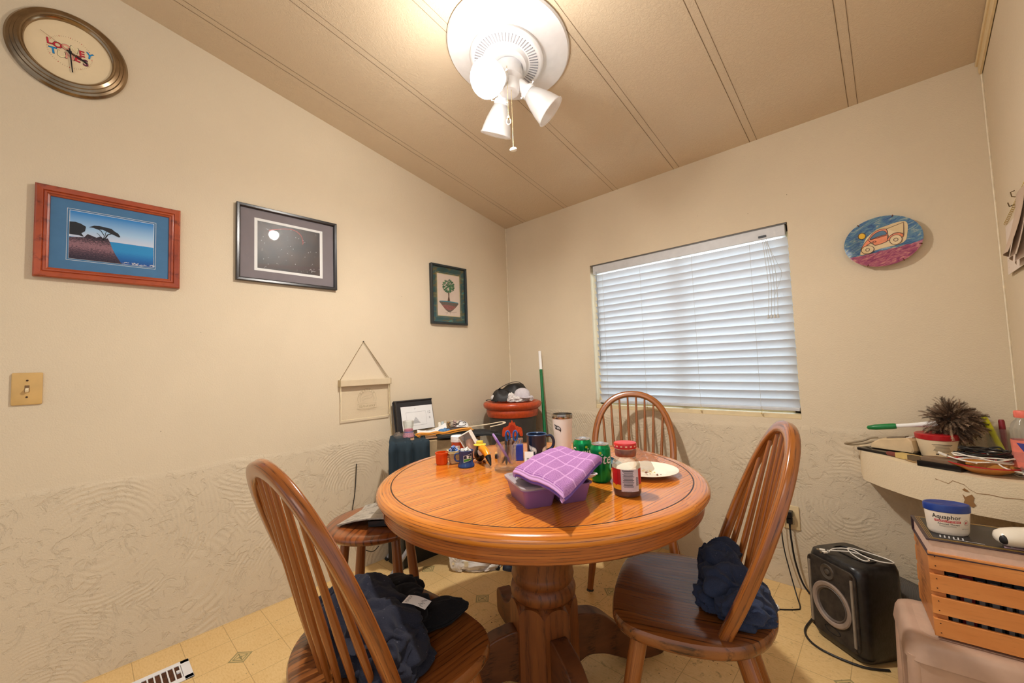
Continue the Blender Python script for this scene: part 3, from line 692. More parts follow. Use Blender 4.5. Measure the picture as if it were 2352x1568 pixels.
# ================================================================ STOOL
OAK_ST = oak('oak_stool', (152, 84, 36), (122, 62, 26), (66, 30, 12), .3, 'Object', (1, 14, 3), (0, 0, R(45)), 6, .4)
OAK_SL = oak('oak_stool_leg', (156, 90, 38), (124, 66, 26), (68, 32, 12), .35, 'UV', (2, 90, 1), (0, 0, 0), 3.2, .2)
st = thing('bar_stool', 'round wooden stool with a grey tray on its seat, beside the table', 'stool', (.908, -1.68, 0), R(-2))
b = MB(); b.lathe([(0, .570), (.155, .570), (.168, .575), (.175, .584), (.175, .592), (.168, .599), (.150, .601), (0, .594)], n=64); b.build('seat', OAK_ST, st, smooth=50)
for k in range(4):
    a = R(2 + 90 * k); t = Vector((.118 * math.cos(a), .118 * math.sin(a), .572)); f = Vector((.19 * math.cos(a), .19 * math.sin(a), 0))
    b = MB(); b.spin(t, f, [(0, .0145), (.3, .0175), (.55, .018), (.85, .0145), (1, .012)], 16); b.build('leg', OAK_SL, st, smooth=60)
for k in range(4):
    zz = .31 if k % 2 else .25; r_ = .118 + (.19 - .118) * (1 - zz / .572); a, a2 = R(2 + 90 * k), R(92 + 90 * k)
    b = MB(); b.spin((r_ * math.cos(a), r_ * math.sin(a), zz), (r_ * math.cos(a2), r_ * math.sin(a2), zz), [(.05, .007), (.5, .0105), (.95, .007)], 12); b.build('stretcher', OAK_SL, st, smooth=60)
# ================================================================ ON THE TABLE
TT = TZ
CAMAZ = math.atan2(-2.42 + 1.25, 2.30 - 1.35)      # the side of a round thing that faces the room
def az_to(x, y): return math.atan2(-2.4214 - y, 2.2988 - x)
M_glassy = glass('clear_glass', (250, 251, 248), .03, 1.35, .66)
M_clearpl = glass('clear_plastic', (244, 247, 250), .12, 1.3, .6)
M_navy = mat('navy_glaze', (28, 40, 66), .22, var=.08, spec=.6)
M_blue = mat('blue_glaze', (34, 62, 118), .22, var=.05)
M_silver = mat('print_silver', (196, 200, 204), .4, .2, var=.02)
M_ink = mat('print_black', (26, 26, 30), .5, var=.02)
M_navyink = mat('print_navy', (22, 32, 62), .5, var=.02)
M_wprint = mat('print_white', (244, 244, 242), .5, var=.01)
M_green = mat('print_green', (64, 150, 54), .4, var=.05)
M_steel = mat('brushed_steel', (168, 160, 150), .22, 1.0, var=.05)
M_paper = mat('white_paper', (236, 236, 236), .7, var=.02)
M_redp = mat('red_print', (196, 32, 38), .4, var=.03)
def hawk(b, s, r, a0, z0, flip=False, cols=(0, 1, 0, 1), off=.0005):
    """stylised hawk-head emblem printed on a round side"""
    for k, (pl_, ci) in enumerate(((HAWK, cols[0]), (HAWK_IN, cols[1]), (HAWK_EYE, cols[3]), (HAWK_PUPIL, cols[2]))):
        p = [((-x if flip else x) * s, y * s) for x, y in pl_]
        b.use(ci); wrap(b, tri(p), r, a0, z0, off * (1 + .6 * min(k, 2)))
# --- shot mug with dice
x, y = 1.067, -1.392; t = thing('mini_mug', 'small blue mug with a team flag decal, filled with white dice', 'mug', (x, y, TT), az_to(x, y))
b = MB(); b.lathe([(0, 0), (.030, 0), (.0325, .003), (.0315, .010), (.0272, .016), (.0265, .03), (.0268, .052), (.0285, .060), (.0292, .063), (.0275, .064), (.0245, .058), (.024, .03), (.023, .034), (0, .034)], n=40); b.build('cup', M_blue, t)
b = MB(); b.tube(catmull([(.0, -.026, .052), (.0, -.040, .050), (.0, -.044, .036), (.0, -.038, .024), (.0, -.026, .022)], 4, False), .0035, 8); b.build('handle', M_blue, t)
b = MB(); sk = lambda pts: ([(px_, py_ + px_ * .25) for px_, py_ in pts[0]], pts[1]); rz = .0266
b.use(0); wrap(b, sk(rect2(.007, 0, .034, .025)), rz, 0, .036, .0006); b.use(1); wrap(b, sk(rect2(.007, .0055, .031, .011)), rz, 0, .036, .0010); b.use(2); wrap(b, sk(rect2(.007, -.0065, .031, .009)), rz, 0, .036, .0010)
b.use(0); wrap(b, sk(([(px_ * .018 + .002, py_ * .018 - .008) for px_, py_ in HAWK], tri(HAWK)[1])), rz, 0, .036, .0014); b.use(1); wrap(b, sk(([(px_ * .018 + .002, py_ * .018 - .008) for px_, py_ in HAWK_IN], tri(HAWK_IN)[1])), rz, 0, .036, .0018)
b.build('flag_decal', [M_wprint, M_navyink, M_green], t, smooth=0)
M_die = mat('ivory_die', (244, 240, 230), .3, var=.02); M_bdie = mat('blue_die', (28, 88, 170), .25, var=.05)
def make_die(label, loc, rot, m, pip, s=.0125, group=None):
    d = thing('die', label, 'die', loc, 0, group, rot)
    MB().box((0, 0, 0), (s, s, s)).build('cube', m, d, bevel=s * .12)
    b = MB(); h = s / 2 + .0002; q = s * .26
    for nrm, cnt in (((0, 0, 1), 5), ((1, 0, 0), 3), ((0, -1, 0), 2), ((0, 1, 0), 6), ((-1, 0, 0), 4)):
        M = look(nrm, (0, 1, 0) if nrm[2] else (0, 0, 1))
        pos = {2: [(-q, -q), (q, q)], 3: [(-q, -q), (0, 0), (q, q)], 4: [(-q, -q), (q, q), (-q, q), (q, -q)], 5: [(-q, -q), (q, q), (-q, q), (q, -q), (0, 0)], 6: [(-q, -q), (q, q), (-q, q), (q, -q), (-q, 0), (q, 0)]}[cnt]
        b.at(M)
        for p in pos: b.disc(p, s * .1, h, 8)
    b.build('pips', pip, d, smooth=0); return d
gd = 'white dice in the small blue mug'
for i, (dx, dy, dz, rx, ry, rz_) in enumerate([(.010, -.008, .0645, .5, .3, .2), (-.004, .010, .066, .2, .9, 1.1), (-.012, -.008, .0625, 1.1, .2, .7), (.006, .013, .0585, .7, .1, 2.1), (.0, -.001, .049, .1, .1, .5)]):
    p = Vector((x + dx, y + dy, TT + dz))
    make_die('small white die heaped in the little blue mug', p, (rx, ry, rz_), M_die, M_ink, group=gd)
# --- cream basket with blue dice
x, y = .985, -1.385; t = thing('small_basket', 'small cream plastic basket holding blue dice, behind the little blue mug', 'basket', (x, y, TT), az_to(x, y) + .3)
M_cream = mat('cream_plastic', (226, 206, 160), .4, var=.05)
b = MB(); prof = [(.020, 0), (.024, .004), (.034, .048), (.037, .052), (.0345, .053), (.0315, .048), (.022, .006), (0, .005)]
b.lathe([(0, 0)] + prof, n=4, M=RZ(PI / 4)); b.build('body', M_cream, t, smooth=20, bevel=.001)
b = MB()
for k in range(4): b.box((0, 0, .012 + k * .011), (.041 + k * .0055, .041 + k * .0055, .0016))
b.build('ribs', mat('cream_rib', (206, 184, 138), .5), t)
gd = 'blue dice in the cream basket'
for i, (dx, dy, dz, a) in enumerate([(-.012, -.008, .051, .2), (.004, -.012, .052, .7), (.012, .004, .051, 1.2), (-.004, .010, .053, .4), (-.002, -.001, .063, .9), (.011, -.013, .063, .1)]):
    make_die('small blue die heaped in the cream basket', (x + dx, y + dy, TT + dz), (a, a * .5, a * 2), M_bdie, M_wprint, .013, gd)
# --- orange bottle with white cap
def pill(label, loc, r, h, rot=None):
    t = thing('pill_bottle', label, 'bottle', loc, 0, None, rot)
    b = MB(); b.lathe([(0, 0), (r * .95, 0), (r, .002), (r, h * .70), (r * .9, h * .74), (r * .9, h * .78)], n=28); b.build('body', MAT_OR, t)
    b = MB(); b.lathe([(r * .98, h * .74), (r * 1.1, h * .75), (r * 1.1, h * .98), (r * 1.02, h), (0, h)], n=28)
    for k in range(3): b.lathe([(r * 1.1, h * (.79 + k * .06)), (r * 1.125, h * (.80 + k * .06)), (r * 1.1, h * (.81 + k * .06))], n=28)
    b.build('cap', M_wprint, t); b = MB(); b.lathe([(r * 1.01, h * .15), (r * 1.01, h * .6)], n=20, a0=az_to(loc[0], loc[1]) - 1.0, a1=az_to(loc[0], loc[1]) + .4); b.build('paper_label', M_paper, t); return t
MAT_OR = translucent('orange_amber_plastic', (240, 96, 22), .35, .2)
pill('amber pill bottle with white cap, standing near the cream basket', (.925, -1.318, TT), .026, .095)
# a low orange tub in front of it
t = thing('orange_tub', 'low orange ribbed plastic tub beside the cream basket', 'tub', (.955, -1.425, TT))
b = MB(); b.lathe([(0, 0), (.020, 0), (.023, .004), (.024, .040), (.026, .042), (.026, .048), (.022, .048), (.021, .006), (0, .005)], n=28); b.build('body', MAT_OR, t)
# --- leaning white box with a pink cup
t = thing('open_white_box', 'white open-fronted box standing tilted behind the dice mug', 'box', (1.005, -1.275, TT + .004), 0, None, (R(0), R(-28), R(38)))
b = MB(); w_, d_, h_ = .050, .052, .115
b.box((0, d_ / 2, h_ / 2), (w_, .003, h_)); b.box((w_ / 2, 0, h_ / 2), (.003, d_, h_)); b.box((-w_ / 2, 0, h_ / 2), (.003, d_, h_)); b.box((0, 0, h_), (w_ + .003, d_ + .003, .003)); b.box((0, 0, .0015), (w_, d_, .003))
b.build('shell', mat('white_card_box', (236, 226, 214), .55, var=.03), t, bevel=.0006)
MB().lathe([(0, .006), (.017, .006), (.020, .02), (.020, .07), (.012, .086), (0, .088)], n=24).build('pink_insert', mat('pink_peach', (222, 176, 152), .4, var=.03), t)
# --- toucan figurine
x, y = 1.058, -1.312; t = thing('toucan_figurine', 'black toucan figurine with a big orange beak and a yellow hat', 'figurine', (x, y, TT), R(-8)); t.scale = (1.35, 1.35, 1.35)
M_bk = mat('glossy_black', (24, 22, 22), .25, var=.1)
b = MB(); b.sphere((0, 0, .024), (.018, .017, .021), 20, 12); b.sphere((.008, -.004, .042), (.013, .012, .012), 16, 10); b.build('body', M_bk, t)
MB().sphere((.014, -.006, .035), (.008, .010, .013), 14, 8).build('white_bib', M_wprint, t)
b = MB(); P = [(.014, -.004, .044), (.03, -.008, .045), (.05, -.012, .040), (.068, -.016, .028), (.082, -.020, .012)]; b.tube(P, [.0105, .0115, .0105, .008, .002], 12); bk = b.build('beak', [mat('beak_orange', (240, 150, 20), .3)], t)
b = MB(); b.tube([(.020, -.006, .0355), (.045, -.011, .031), (.066, -.016, .020), (.083, -.020, .009)], [.004, .005, .004, .002], 8); b.build('beak_underside', M_redp, bk)
b = MB(); b.tube([(.066, -.016, .0305), (.074, -.018, .022), (.0845, -.0205, .008)], [.0088, .0068, .002], 10); b.build('beak_tip', M_bk, bk)
b = MB(); b.lathe([(0, .053), (.018, .052), (.019, .054), (.011, .056), (.010, .064), (0, .066)], (.006, -.003, 0), 24); b.build('hat', mat('yellow_straw', (232, 204, 70), .5, bump=.2), t)
b = MB()
for sy in (-1, 1): b.sphere((.012, sy * .008, .003), (.008, .005, .003), 10, 6)
b.build('feet', mat('figurine_feet', (120, 70, 40), .4), t)
# --- small tubes and sticks behind it
M_tan = mat('tan_card_tube', (206, 150, 84), .6); M_grey = mat('grey_plastic', (150, 150, 152), .4)
for i, (nm_, lab, p0, p1, r, m, m2) in enumerate([('lip_balm', 'tan lip balm tube with black cap, behind the toucan beak', (1.030, -1.190, .010), (1.075, -1.232, .012), .0085, M_tan, M_ink),
        ('lighter', 'grey and black lighter lying behind the toucan beak', (.998, -1.205, .008), (1.050, -1.262, .010), .008, M_grey, M_ink),
        ('marker_pen', 'short brown marker lying against the glass pen jar', (1.065, -1.165, .012), (1.125, -1.245, .012), .0085, mat('brown_barrel', (104, 74, 44), .4), mat('gold_band', (196, 160, 90), .3, .6))]):
    p0 = Vector(p0); p1 = Vector(p1); t = thing(nm_, lab, nm_.replace('_', ' '), (p0.x, p0.y, TT)); d = Vector((p1.x - p0.x, p1.y - p0.y, 0)); q0 = Vector((0, 0, r)); q1 = q0 + d * .68; q2 = q0 + d
    MB().cyl(q0, q1, r, n=16).build('barrel', m, t); MB().cyl(q1, q2, r * 1.04, r * .98, n=16).build('cap', m2, t)
# --- pen jar
x, y = 1.236, -1.338; t = thing('glass_pen_jar', 'clear glass candle jar holding pens and scissors', 'jar', (x, y, TT), 0)
b = MB(); b.lathe([(0, 0), (.041, 0), (.0465, .004), (.047, .012), (.041, .020), (.036, .024), (.035, .036), (.0355, .080), (.037, .085), (.0395, .089), (.040, .096), (.0385, .099), (.036, .098), (.0345, .09), (.032, .08), (.0315, .03), (.025, .022), (0, .020)], n=48); b.build('glass', M_glassy, t)
def pen(label, p0, p1, r, m, m2, nm_='pen'):
    p0 = Vector(p0); p1 = Vector(p1); t = thing(nm_, label, nm_.replace('_', ' '), (x + p0.x, y + p0.y, TT + p0.z)); d = p1 - p0
    MB().spin((0, 0, 0), d * .8, [(0, r * .35), (.08, r), (1, r)], 12).build('barrel', m, t); MB().spin(d * .8, d, [(0, r * 1.05), (.8, r * .9), (1, r * .5)], 12).build('grip', m2, t)
M_purp = mat('violet_plastic', (150, 110, 196), .35); M_bluepl = mat('blue_plastic', (30, 92, 176), .3); M_dkb = mat('dark_brown_stick', (70, 44, 34), .5)
pen('violet pen leaning left in the glass jar', (.015, .008, .024), (-.040, -.030, .135), .005, M_purp, mat('lilac_cap', (184, 150, 214), .35))
pen('dark brown pencil standing crossed in the glass jar', (-.012, .012, .024), (.024, -.010, .118), .004, M_dkb, M_dkb, 'pencil')
pen('dark pen with a brown tip leaning right in the glass jar', (-.016, -.010, .024), (.030, .022, .124), .0045, M_dkb, mat('wood_tip', (120, 80, 48), .5))
pen('black pen with glossy grip standing in the glass jar', (.010, -.012, .024), (-.022, .020, .120), .0042, M_ink, M_ink)
t2 = thing('scissors', 'blue-handled scissors standing in the glass pen jar', 'scissors', (x + .012, y + .0, TT + .024), az_to(x, y) + PI / 2)
b = MB(); b.add([(0, 0, 0), (.006, 0, 0), (.014, 0, .085), (.004, 0, .085), (0, .002, 0), (.006, .002, 0), (.014, .002, .085), (.004, .002, .085)], [(0, 1, 2, 3), (7, 6, 5, 4), (0, 4, 5, 1), (1, 5, 6, 2), (2, 6, 7, 3), (3, 7, 4, 0)]); b.build('blades', M_steel, t2)
for sx, nm_ in ((.020, 'handle'), (.002, 'handle')):
    b = MB(); b.tube([(sx + .0075 * math.cos(q) + (.006 if sx > .01 else -.004), .001, .103 + .018 * math.sin(q)) for q in [i * PI / 8 for i in range(16)]], .0033, 8, True); b.build(nm_, M_bluepl, t2)
# --- mug
x, y = 1.192, -1.110; t = thing('coffee_mug', 'dark navy mug with a hawk-head emblem, beside the glass pen jar', 'mug', (x, y, TT), az_to(x, y))
b = MB(); b.lathe([(0, 0), (.036, 0), (.040, .003), (.0415, .02), (.0415, .090), (.0430, .0955), (.0415, .097), (.0385, .094), (.0380, .01), (0, .008)], n=56); b.build('cup', M_navy, t)
b = MB(); b.lathe([(.0425, .0925), (.0436, .0955), (.0416, .0978), (.0388, .0955)], n=56); b.build('rim', mat('blue_rim', (62, 88, 128), .2), t)
b = MB(); b.tube(catmull([(-.016, .038, .082), (-.02, .060, .084), (-.022, .072, .062), (-.021, .066, .036), (-.016, .040, .022)], 5, False), .0062, 10); b.build('handle', M_navy, t)
b = MB(); hawk(b, .034, .0415, -.85, .022, False, (0, 1, 0, 1)); b.use(0); 
b.build('emblem', [M_silver, M_wprint], t, smooth=0, label='pale hawk-head emblem')
b = MB(); hawk(b, .034, .0415, 1.35, .020, True, (0, 1, 0, 1)); b.build('emblem', [M_silver, M_wprint], t, smooth=0)
b = MB(); p = [(a_ * 1.0, c_) for a_, c_ in HAWK_IN]
# --- blue box and folded card
t = thing('blue_box', 'small blue box with a clear lid, between pen jar and navy mug', 'box', (1.158, -1.196, TT), R(40))
MB().box((0, 0, .032), (.05, .034, .064)).build('body', mat('cobalt_plastic', (34, 66, 182), .3), t, bevel=.002); MB().box((0, 0, .076), (.05, .034, .022)).build('lid', M_clearpl, t, bevel=.002)
b = MB()
for k in range(4): b.cyl((-.017 + k * .011, 0, .066), (-.017 + k * .011, 0, .08), .003, n=8)
b.build('contents', M_grey, t)
t = thing('folded_card', 'small white folded card printed Me, leaning in front of the navy mug', 'card', (1.225, -1.200, TT), 0, None, (0, 0, R(38)))
b = MB(); b.add([(-.018, 0, 0), (.018, 0, 0), (.018, .012, .040), (-.018, .012, .040), (.018, .024, 0), (-.018, .024, 0)], [(0, 1, 2, 3), (3, 2, 4, 5)]); b.build('card', M_paper, t, smooth=0)
b = MB(); b.at(T(0, -.0006, 0) @ RX(math.atan2(.040, .012))); b.text('Me', .014, (-.001, .012), 0, align='CENTER'); b.build('lettering', M_ink, t, smooth=0)
# --- steel-rim tumbler
x, y = 1.245, -.996; t = thing('tumbler', 'tall white insulated tumbler with a steel rim and black hawk-head emblem', 'tumbler', (x, y, TT), az_to(x, y))
tr_ = lambda z: .034 + (.0435 - .034) * min(max((z - .01) / .15, 0), 1)
b = MB(); b.lathe([(0, 0), (.032, 0), (.034, .003), (.034, .01), (.0430, .152)], n=56); b.build('body', mat('white_powder_coat', (236, 230, 224), .4, var=.02), t)
b = MB(); b.lathe([(.0431, .152), (.0440, .154), (.0442, .168), (.0435, .171), (.0415, .170), (.0405, .15), (.034, .012), (0, .012)], n=56); b.build('steel_rim', M_steel, t)
b = MB(); hawk(b, .032, tr_, -.95, .098, False, (0, 1, 0, 1)); b.build('emblem', [M_ink, M_silver], t, smooth=0)
# --- soda cans
M_cang = mat('green_can', (0, 148, 82), .22, .55, var=.04); M_canend = mat('can_end', (206, 206, 206), .25, .8)
def can(label, loc, az):
    t = thing('soda_can', label, 'can', loc, az, 'green soda cans on the table')
    b = MB(); b.lathe([(.024, .003), (.026, 0), (.029, .003), (.033, .010), (.033, .104), (.0315, .110), (.0275, .117), (.0268, .1195)], n=48); b.build('body', M_cang, t)
    b = MB(); b.lathe([(.0268, .1190), (.0276, .1205), (.0275, .1222), (.0262, .1225), (.0248, .118), (0, .118)], n=48); b.lathe([(0, .005), (.024, .003)], n=32)
    e = b.build('can_end', M_canend, t); b = MB(); b.disc((.012, 0), .0085, .1184, 16, .8); b.build('opening', M_ink, e, smooth=0)
    b = MB(); b.box((-.003, 0, .1198), (.016, .010, .0012)); b.build('pull_tab', M_canend, e, bevel=.0004)
    v, f = text_mesh('Sprite', 1, 'CENTER', .25, .02)
    b = MB(); q = ([(c_ * .042, a_ * .0) for a_, c_ in v], f)
    b.use(0); wrap(b, ([(a_ * .0405 + .0005, c_ * .050 + a_ * -.001) for a_, c_ in v], f), .033, 0, .076, .0004, .002)
    b.use(1); wrap(b, ([(a_ * .0400, c_ * .048 + .0006) for a_, c_ in text_mesh('Sprite', 1, 'CENTER', .25, 0)[0]], text_mesh('Sprite', 1, 'CENTER', .25, 0)[1]), .033, 0, .0765, .0008, .002)
    b.use(2); wrap(b, scalevf(tri([(math.cos(i * PI / 10), math.sin(i * PI / 10)) for i in range(20)]), .0045, .011, .021), .033, 0, .076, .0007)
    b.build('lettering', [mat('can_dark_green', (0, 84, 52), .4), M_wprint, mat('can_lime', (190, 220, 60), .4)], t, smooth=0, label='white brush lettering'); return t
can('green soda can behind, its first letters showing beside the tumbler', (1.485, -1.207, TT), az_to(1.485, -1.207) + .05)
can('green soda can in front, nearest the glass sauce jar', (1.583, -1.252, TT), az_to(1.583, -1.252) - .35)
# --- sauce jar
x, y = 1.711, -1.322; t = thing('sauce_jar', 'nearly empty glass sauce jar with a red lid and nutrition label', 'jar', (x, y, TT), az_to(x, y))
jp = [(0, .0), (.034, .0), (.0385, .003), (.040, .010), (.040, .086), (.038, .094), (.031, .106), (.0285, .112), (.0285, .116), (.0315, .121), (.0315, .128), (.029, .133), (.0275, .141)]
b = MB(); b.lathe(jp, n=56); b.build('glass', M_glassy, t)
b = MB(); b.lathe([(0, .003), (.036, .003), (.0386, .012), (.0386, .024), (.038, .026), (0, .026)], n=48); b.build('sauce', mat('brown_sauce', (94, 42, 22), .3), t)
b = MB(); b.lathe([(.0290, .112), (.0305, .121), (.0305, .128), (.0285, .132)], n=40, a0=-1.7, a1=2.2); b.build('sauce_smear', mat('sauce_smear', (146, 74, 44), .35, var=.4, vscale=60), t)
b = MB(); b.lathe([(.030, .134), (.0325, .135), (.0332, .138), (.0332, .147), (.0315, .150), (.029, .1505), (0, .1495)], n=48); b.build('lid', mat('red_lid', (204, 34, 30), .3), t)
b = MB()
for k in range(9): wrap(b, rect2(0, 0, .006, .004), .0332, -1.6 + k * .42, .1425, .0003)
b.build('lid_print', mat('lid_cream', (240, 190, 150), .5), t, smooth=0)
b = MB(); b.use(0); b.lathe([(.0404, .022), (.0404, .080)], n=30, a0=-1.4, a1=1.5)
b.use(1); b.lathe([(.0406, .022), (.0406, .036)], n=30, a0=-1.4, a1=1.5); b.use(2); wrap(b, tri([(-.054, .02), (-.028, .025), (-.027, -.012), (-.033, -.020), (-.044, -.012)]), .0402, 0, .052, .0006, .002)
b.use(3); wrap(b, rect2(.010, -.003, .052, .062), .0402, 0, .052, .0009, .002); b.use(4)
for k in range(15): wrap(b, rect2(.004 + (k % 3) * .0006, .024 - k * .0032, .032 - (k * 7 % 5) * .002, .0013 if k % 4 else .0022), .0402, 0, .052, .0013, .002)
for k in range(11): wrap(b, rect2(.0305, .005 - k * .0022, .008, .0011), .0402, 0, .052, .0013, .002)
wrap(b, text_s('Nutrition Facts', .0052, .004, .0265), .0402, 0, .052, .0014, .002) if 0 else None
v, f = text_mesh('Nutrition Facts', .0046, 'CENTER'); wrap(b, ([(a_ + .002, c_ + .0255) for a_, c_ in v], f), .0402, 0, .052, .0014, .002)
v, f = text_mesh('INGREDIENTS', .0034, 'CENTER'); wrap(b, ([(a_ + .002, c_ - .0335) for a_, c_ in v], f), .0402, 0, .052, .0014, .002)
b.build('paper_label', [mat('label_red', (186, 34, 34), .5), mat('label_amber', (238, 168, 44), .5), mat('label_flame', (206, 24, 30), .5), mat('label_lilac', (214, 202, 208), .5), mat('label_grey_text', (70, 62, 66), .5)], t, smooth=40)
# --- plate
x, y = 1.665, -1.090; t = thing('dinner_plate', 'white plate with crumbs and yellow smears, behind the sauce jar', 'plate', (x, y, TT))
b = MB(); b.lathe([(0, 0), (.045, 0), (.048, .002), (.060, .006), (.101, .0165), (.1025, .018), (.101, .0190), (.066, .0115), (.058, .006), (0, .005)], n=72); b.build('dish', mat('cream_china', (240, 232, 214), .2, var=.02), t)
b = MB(); random.seed(5)
for k in range(26):
    a = random.uniform(0, 6.28); r = random.uniform(.0, .07); s = random.uniform(.001, .0035); zz = .0055 + max(0, (r - .06)) * .3; b.use(0 if random.random() < .55 else 1); b.sphere((r * math.cos(a), r * math.sin(a), zz + s * .4), (s * 1.3, s, s * .6), 7, 5)
b.use(1)
for (px_, py_, r, sy) in ((-.02, .015, .012, .4), (.03, .03, .014, .3), (.045, -.01, .012, .5), (.01, -.035, .012, .3)): b.disc((px_, py_), r, .0054, 14, sy, px_ * 40)
b.build('crumbs', [mat('crumb_brown', (120, 64, 36), .6), mat('yolk_smear', (226, 200, 110), .4)], t)
# --- teal tray and phone behind the cans
t = thing('teal_tray', 'dark teal shallow plastic tray behind the green cans', 'tray', (1.478, -1.052, TT), R(-38))
b = MB(); b.prism(rrect(.12, .09, .012), 0, .006); M_teal = mat('teal_plastic', (66, 108, 122), .35); b.build('base', M_teal, t)
b = MB(); b.tube([(a_, c_, .010) for a_, c_ in rrect(.12, .09, .012)], 1, 6, True, sec=(.004, .010)); b.build('raised_edge', mat('teal_edge', (44, 74, 88), .35), t)
# --- crumpled clear wrap at the back of the table
def wrapfn(x, y):
    h = max(lobe(x, y, .0, .0, .15, .045, 0, .030), lobe(x, y, -.14, .035, .07, .04, .2, .034), lobe(x, y, .13, -.045, .09, .035, -.5, .022))
    return h * (.6 + .5 * ridge(x, y, 26, 3)) if h > 0 else 0
b = MB(); vs, fs = heap(wrapfn, -.24, .24, -.12, .12, 90); b.add(vs, fs)
M_wrap = glass('crumpled_wrap', (246, 240, 236), .18, 1.25, .35)
o = b.build('plastic_wrap', M_wrap, None, smooth=25, loc=(1.545, -.905, TT), rot=(0, 0, R(-36))); tag(o, 'crumpled clear plastic wrap lying along the back table edge by the window chair', 'plastic wrap')
# --- meal tubs
d1 = Vector((.80, -.60, 0)); 
def tub(label, c, w, l, h, rz, lid):
    t = thing('food_container', label, 'food container', c, rz, 'lilac food containers under the purple towel')
    b = MB(); n_ = 6
    bot = rrect(w * .80, l * .84, .012, 5); top_ = rrect(w, l, .016, 5); K = len(bot); ti = rrect(w - .004, l - .004, .015, 5); bi = rrect(w * .80 - .004, l * .84 - .004, .011, 5)
    to = rrect(w + .010, l + .010, .02, 5)
    rings = [[(px_, py_, 0) for px_, py_ in rrect(w * .76, l * .8, .010, 5)], [(px_, py_, .004) for px_, py_ in bot], [(px_, py_, h) for px_, py_ in top_], [(px_, py_, h + .001) for px_, py_ in to], [(px_, py_, h + .003) for px_, py_ in to], [(px_, py_, h + .003) for px_, py_ in ti], [(px_, py_, .006) for px_, py_ in bi]]
    vs = [p for r_ in rings for p in r_]; fs = [(j * K + i, j * K + (i + 1) % K, (j + 1) * K + (i + 1) % K, (j + 1) * K + i) for j in range(len(rings) - 1) for i in range(K)]
    fs += [tuple(range(K))[::-1], tuple((len(rings) - 1) * K + i for i in range(K))]; b.add(vs, fs); b.build('tub', M_lilac, t, smooth=40)
    if lid:
        b = MB(); Ls = [(1.0, h + .0035), (1.02, h + .009), (.97, h + .011), (.84, h + .011), (.80, h + .006), (.0, h + .006)]
        K = len(to); vs = [(px_ * k_, py_ * k_, zz) for k_, zz in Ls[:-1] for px_, py_ in to]; fs = [(j * K + i, j * K + (i + 1) % K, (j + 1) * K + (i + 1) % K, (j + 1) * K + i) for j in range(len(Ls) - 2) for i in range(K)] + [tuple((len(Ls) - 2) * K + i for i in range(K))]
        b.add(vs, fs); b.build('lid', M_clid, t, smooth=40)
    return t
M_lilac = translucent('lilac_plastic', (150, 106, 160), .15, .3); M_clid = translucent('cloudy_lid', (214, 206, 212), .35, .18, .22)
ang = math.atan2(1.433 - 1.609, 1.661 - 1.567) if 0 else math.atan2(-1.433 + 1.609, 1.661 - 1.567)
u = Vector((math.cos(ang), math.sin(ang), 0)); v_ = Vector((u.y, -u.x, 0))     # v_ points to the near side
near = Vector((1.567, -1.609, TT))
tub('lilac food container with a cloudy lid, left one under the towel', near + u * .045 - v_ * .078, .100, .165, .050, ang, True)
tub('lilac food container, right one under the towel beside the cans', near + u * .150 - v_ * .070, .098, .150, .050, ang, False)
# white foam tray and rolled wrap on top of the right tub
t = thing('foam_tray', 'crumpled white foam tray between the lilac containers and the towel', 'foam tray', near + u * .150 - v_ * .075 + Vector((0, 0, .0545)), ang)
def ft(uu, vv):
    px_ = (uu - .5) * .135; py_ = (vv - .5) * .16; e = max(abs(uu - .5), abs(vv - .5)) * 2
    return (px_, py_, .004 + .016 * max(0, e - .7) / .3 + .004 * noise.noise(Vector((px_ * 40, py_ * 40, 1))))
MB().grid(ft, 24, 24, .003).build('foam', mat('white_foam', (226, 222, 228), .6, var=.04, bump=.1), t, smooth=50)
def gt(uu, vv):
    px_ = (uu - .5) * .12 ; py_ = (vv - .5) * .13; return (px_, py_, .011 + .006 * ridge(px_, py_, 30, 2))
MB().grid(gt, 30, 30, .002).build('crumpled_wrap', M_wrap, t, smooth=30)
t = thing('steel_strainer', 'small shiny metal and glass dish peeking out from under the towel', 'dish', near + u * .050 - v_ * .070 + Vector((0, 0, .0625)), ang)
MB().lathe([(0, 0), (.030, 0), (.046, .006), (.050, .016), (.052, .017), (.048, .019), (.030, .004), (0, .004)], n=48).build('bowl', M_steel, t)
MB().lathe([(.012, .004), (.034, .012), (.040, .020), (.036, .022), (.02, .010)], n=40).build('glass_insert', M_clearpl, t)
# --- towel: folded slab draped over the pile
Lc, Bc, Rc, Nc = Vector((1.512, -1.598, .842)), Vector((1.470, -1.312, .852)), Vector((1.640, -1.335, .846)), Vector((1.716, -1.640, .838))
BL = Vector((1.462, -1.430, .842))
def towel(uu, vv):
    p = (Lc.lerp(Bc, vv)).lerp(Nc.lerp(Rc, vv), uu)
    p = p + (BL - Lc.lerp(Bc, .5)) * (4 * vv * (1 - vv)) * (1 - uu) * .5
    bump_ = .007 * math.sin(uu * 5 + vv * 2) * math.sin(vv * PI) + .004 * noise.noise(Vector((uu * 4, vv * 4, 0)))
    edge = min(uu, 1 - uu, vv, 1 - vv); drop = .014 * max(0, 1 - edge / .07) ** 2.2
    fall = .016 * max(0, uu - .72) / .28 * (1 - vv)
    return (p.x, p.y, p.z + bump_ - drop - fall + .013)
n = NT('purple_waffle_towel'); co = n.coord('UV')
sp = n.new('ShaderNodeSeparateXYZ'); n.link(co, sp.inputs[0])
def band(n, v, k, w): fr = n.math('FRACT', n.math('MULTIPLY', v, k)); return n.math('LESS_THAN', fr, w)
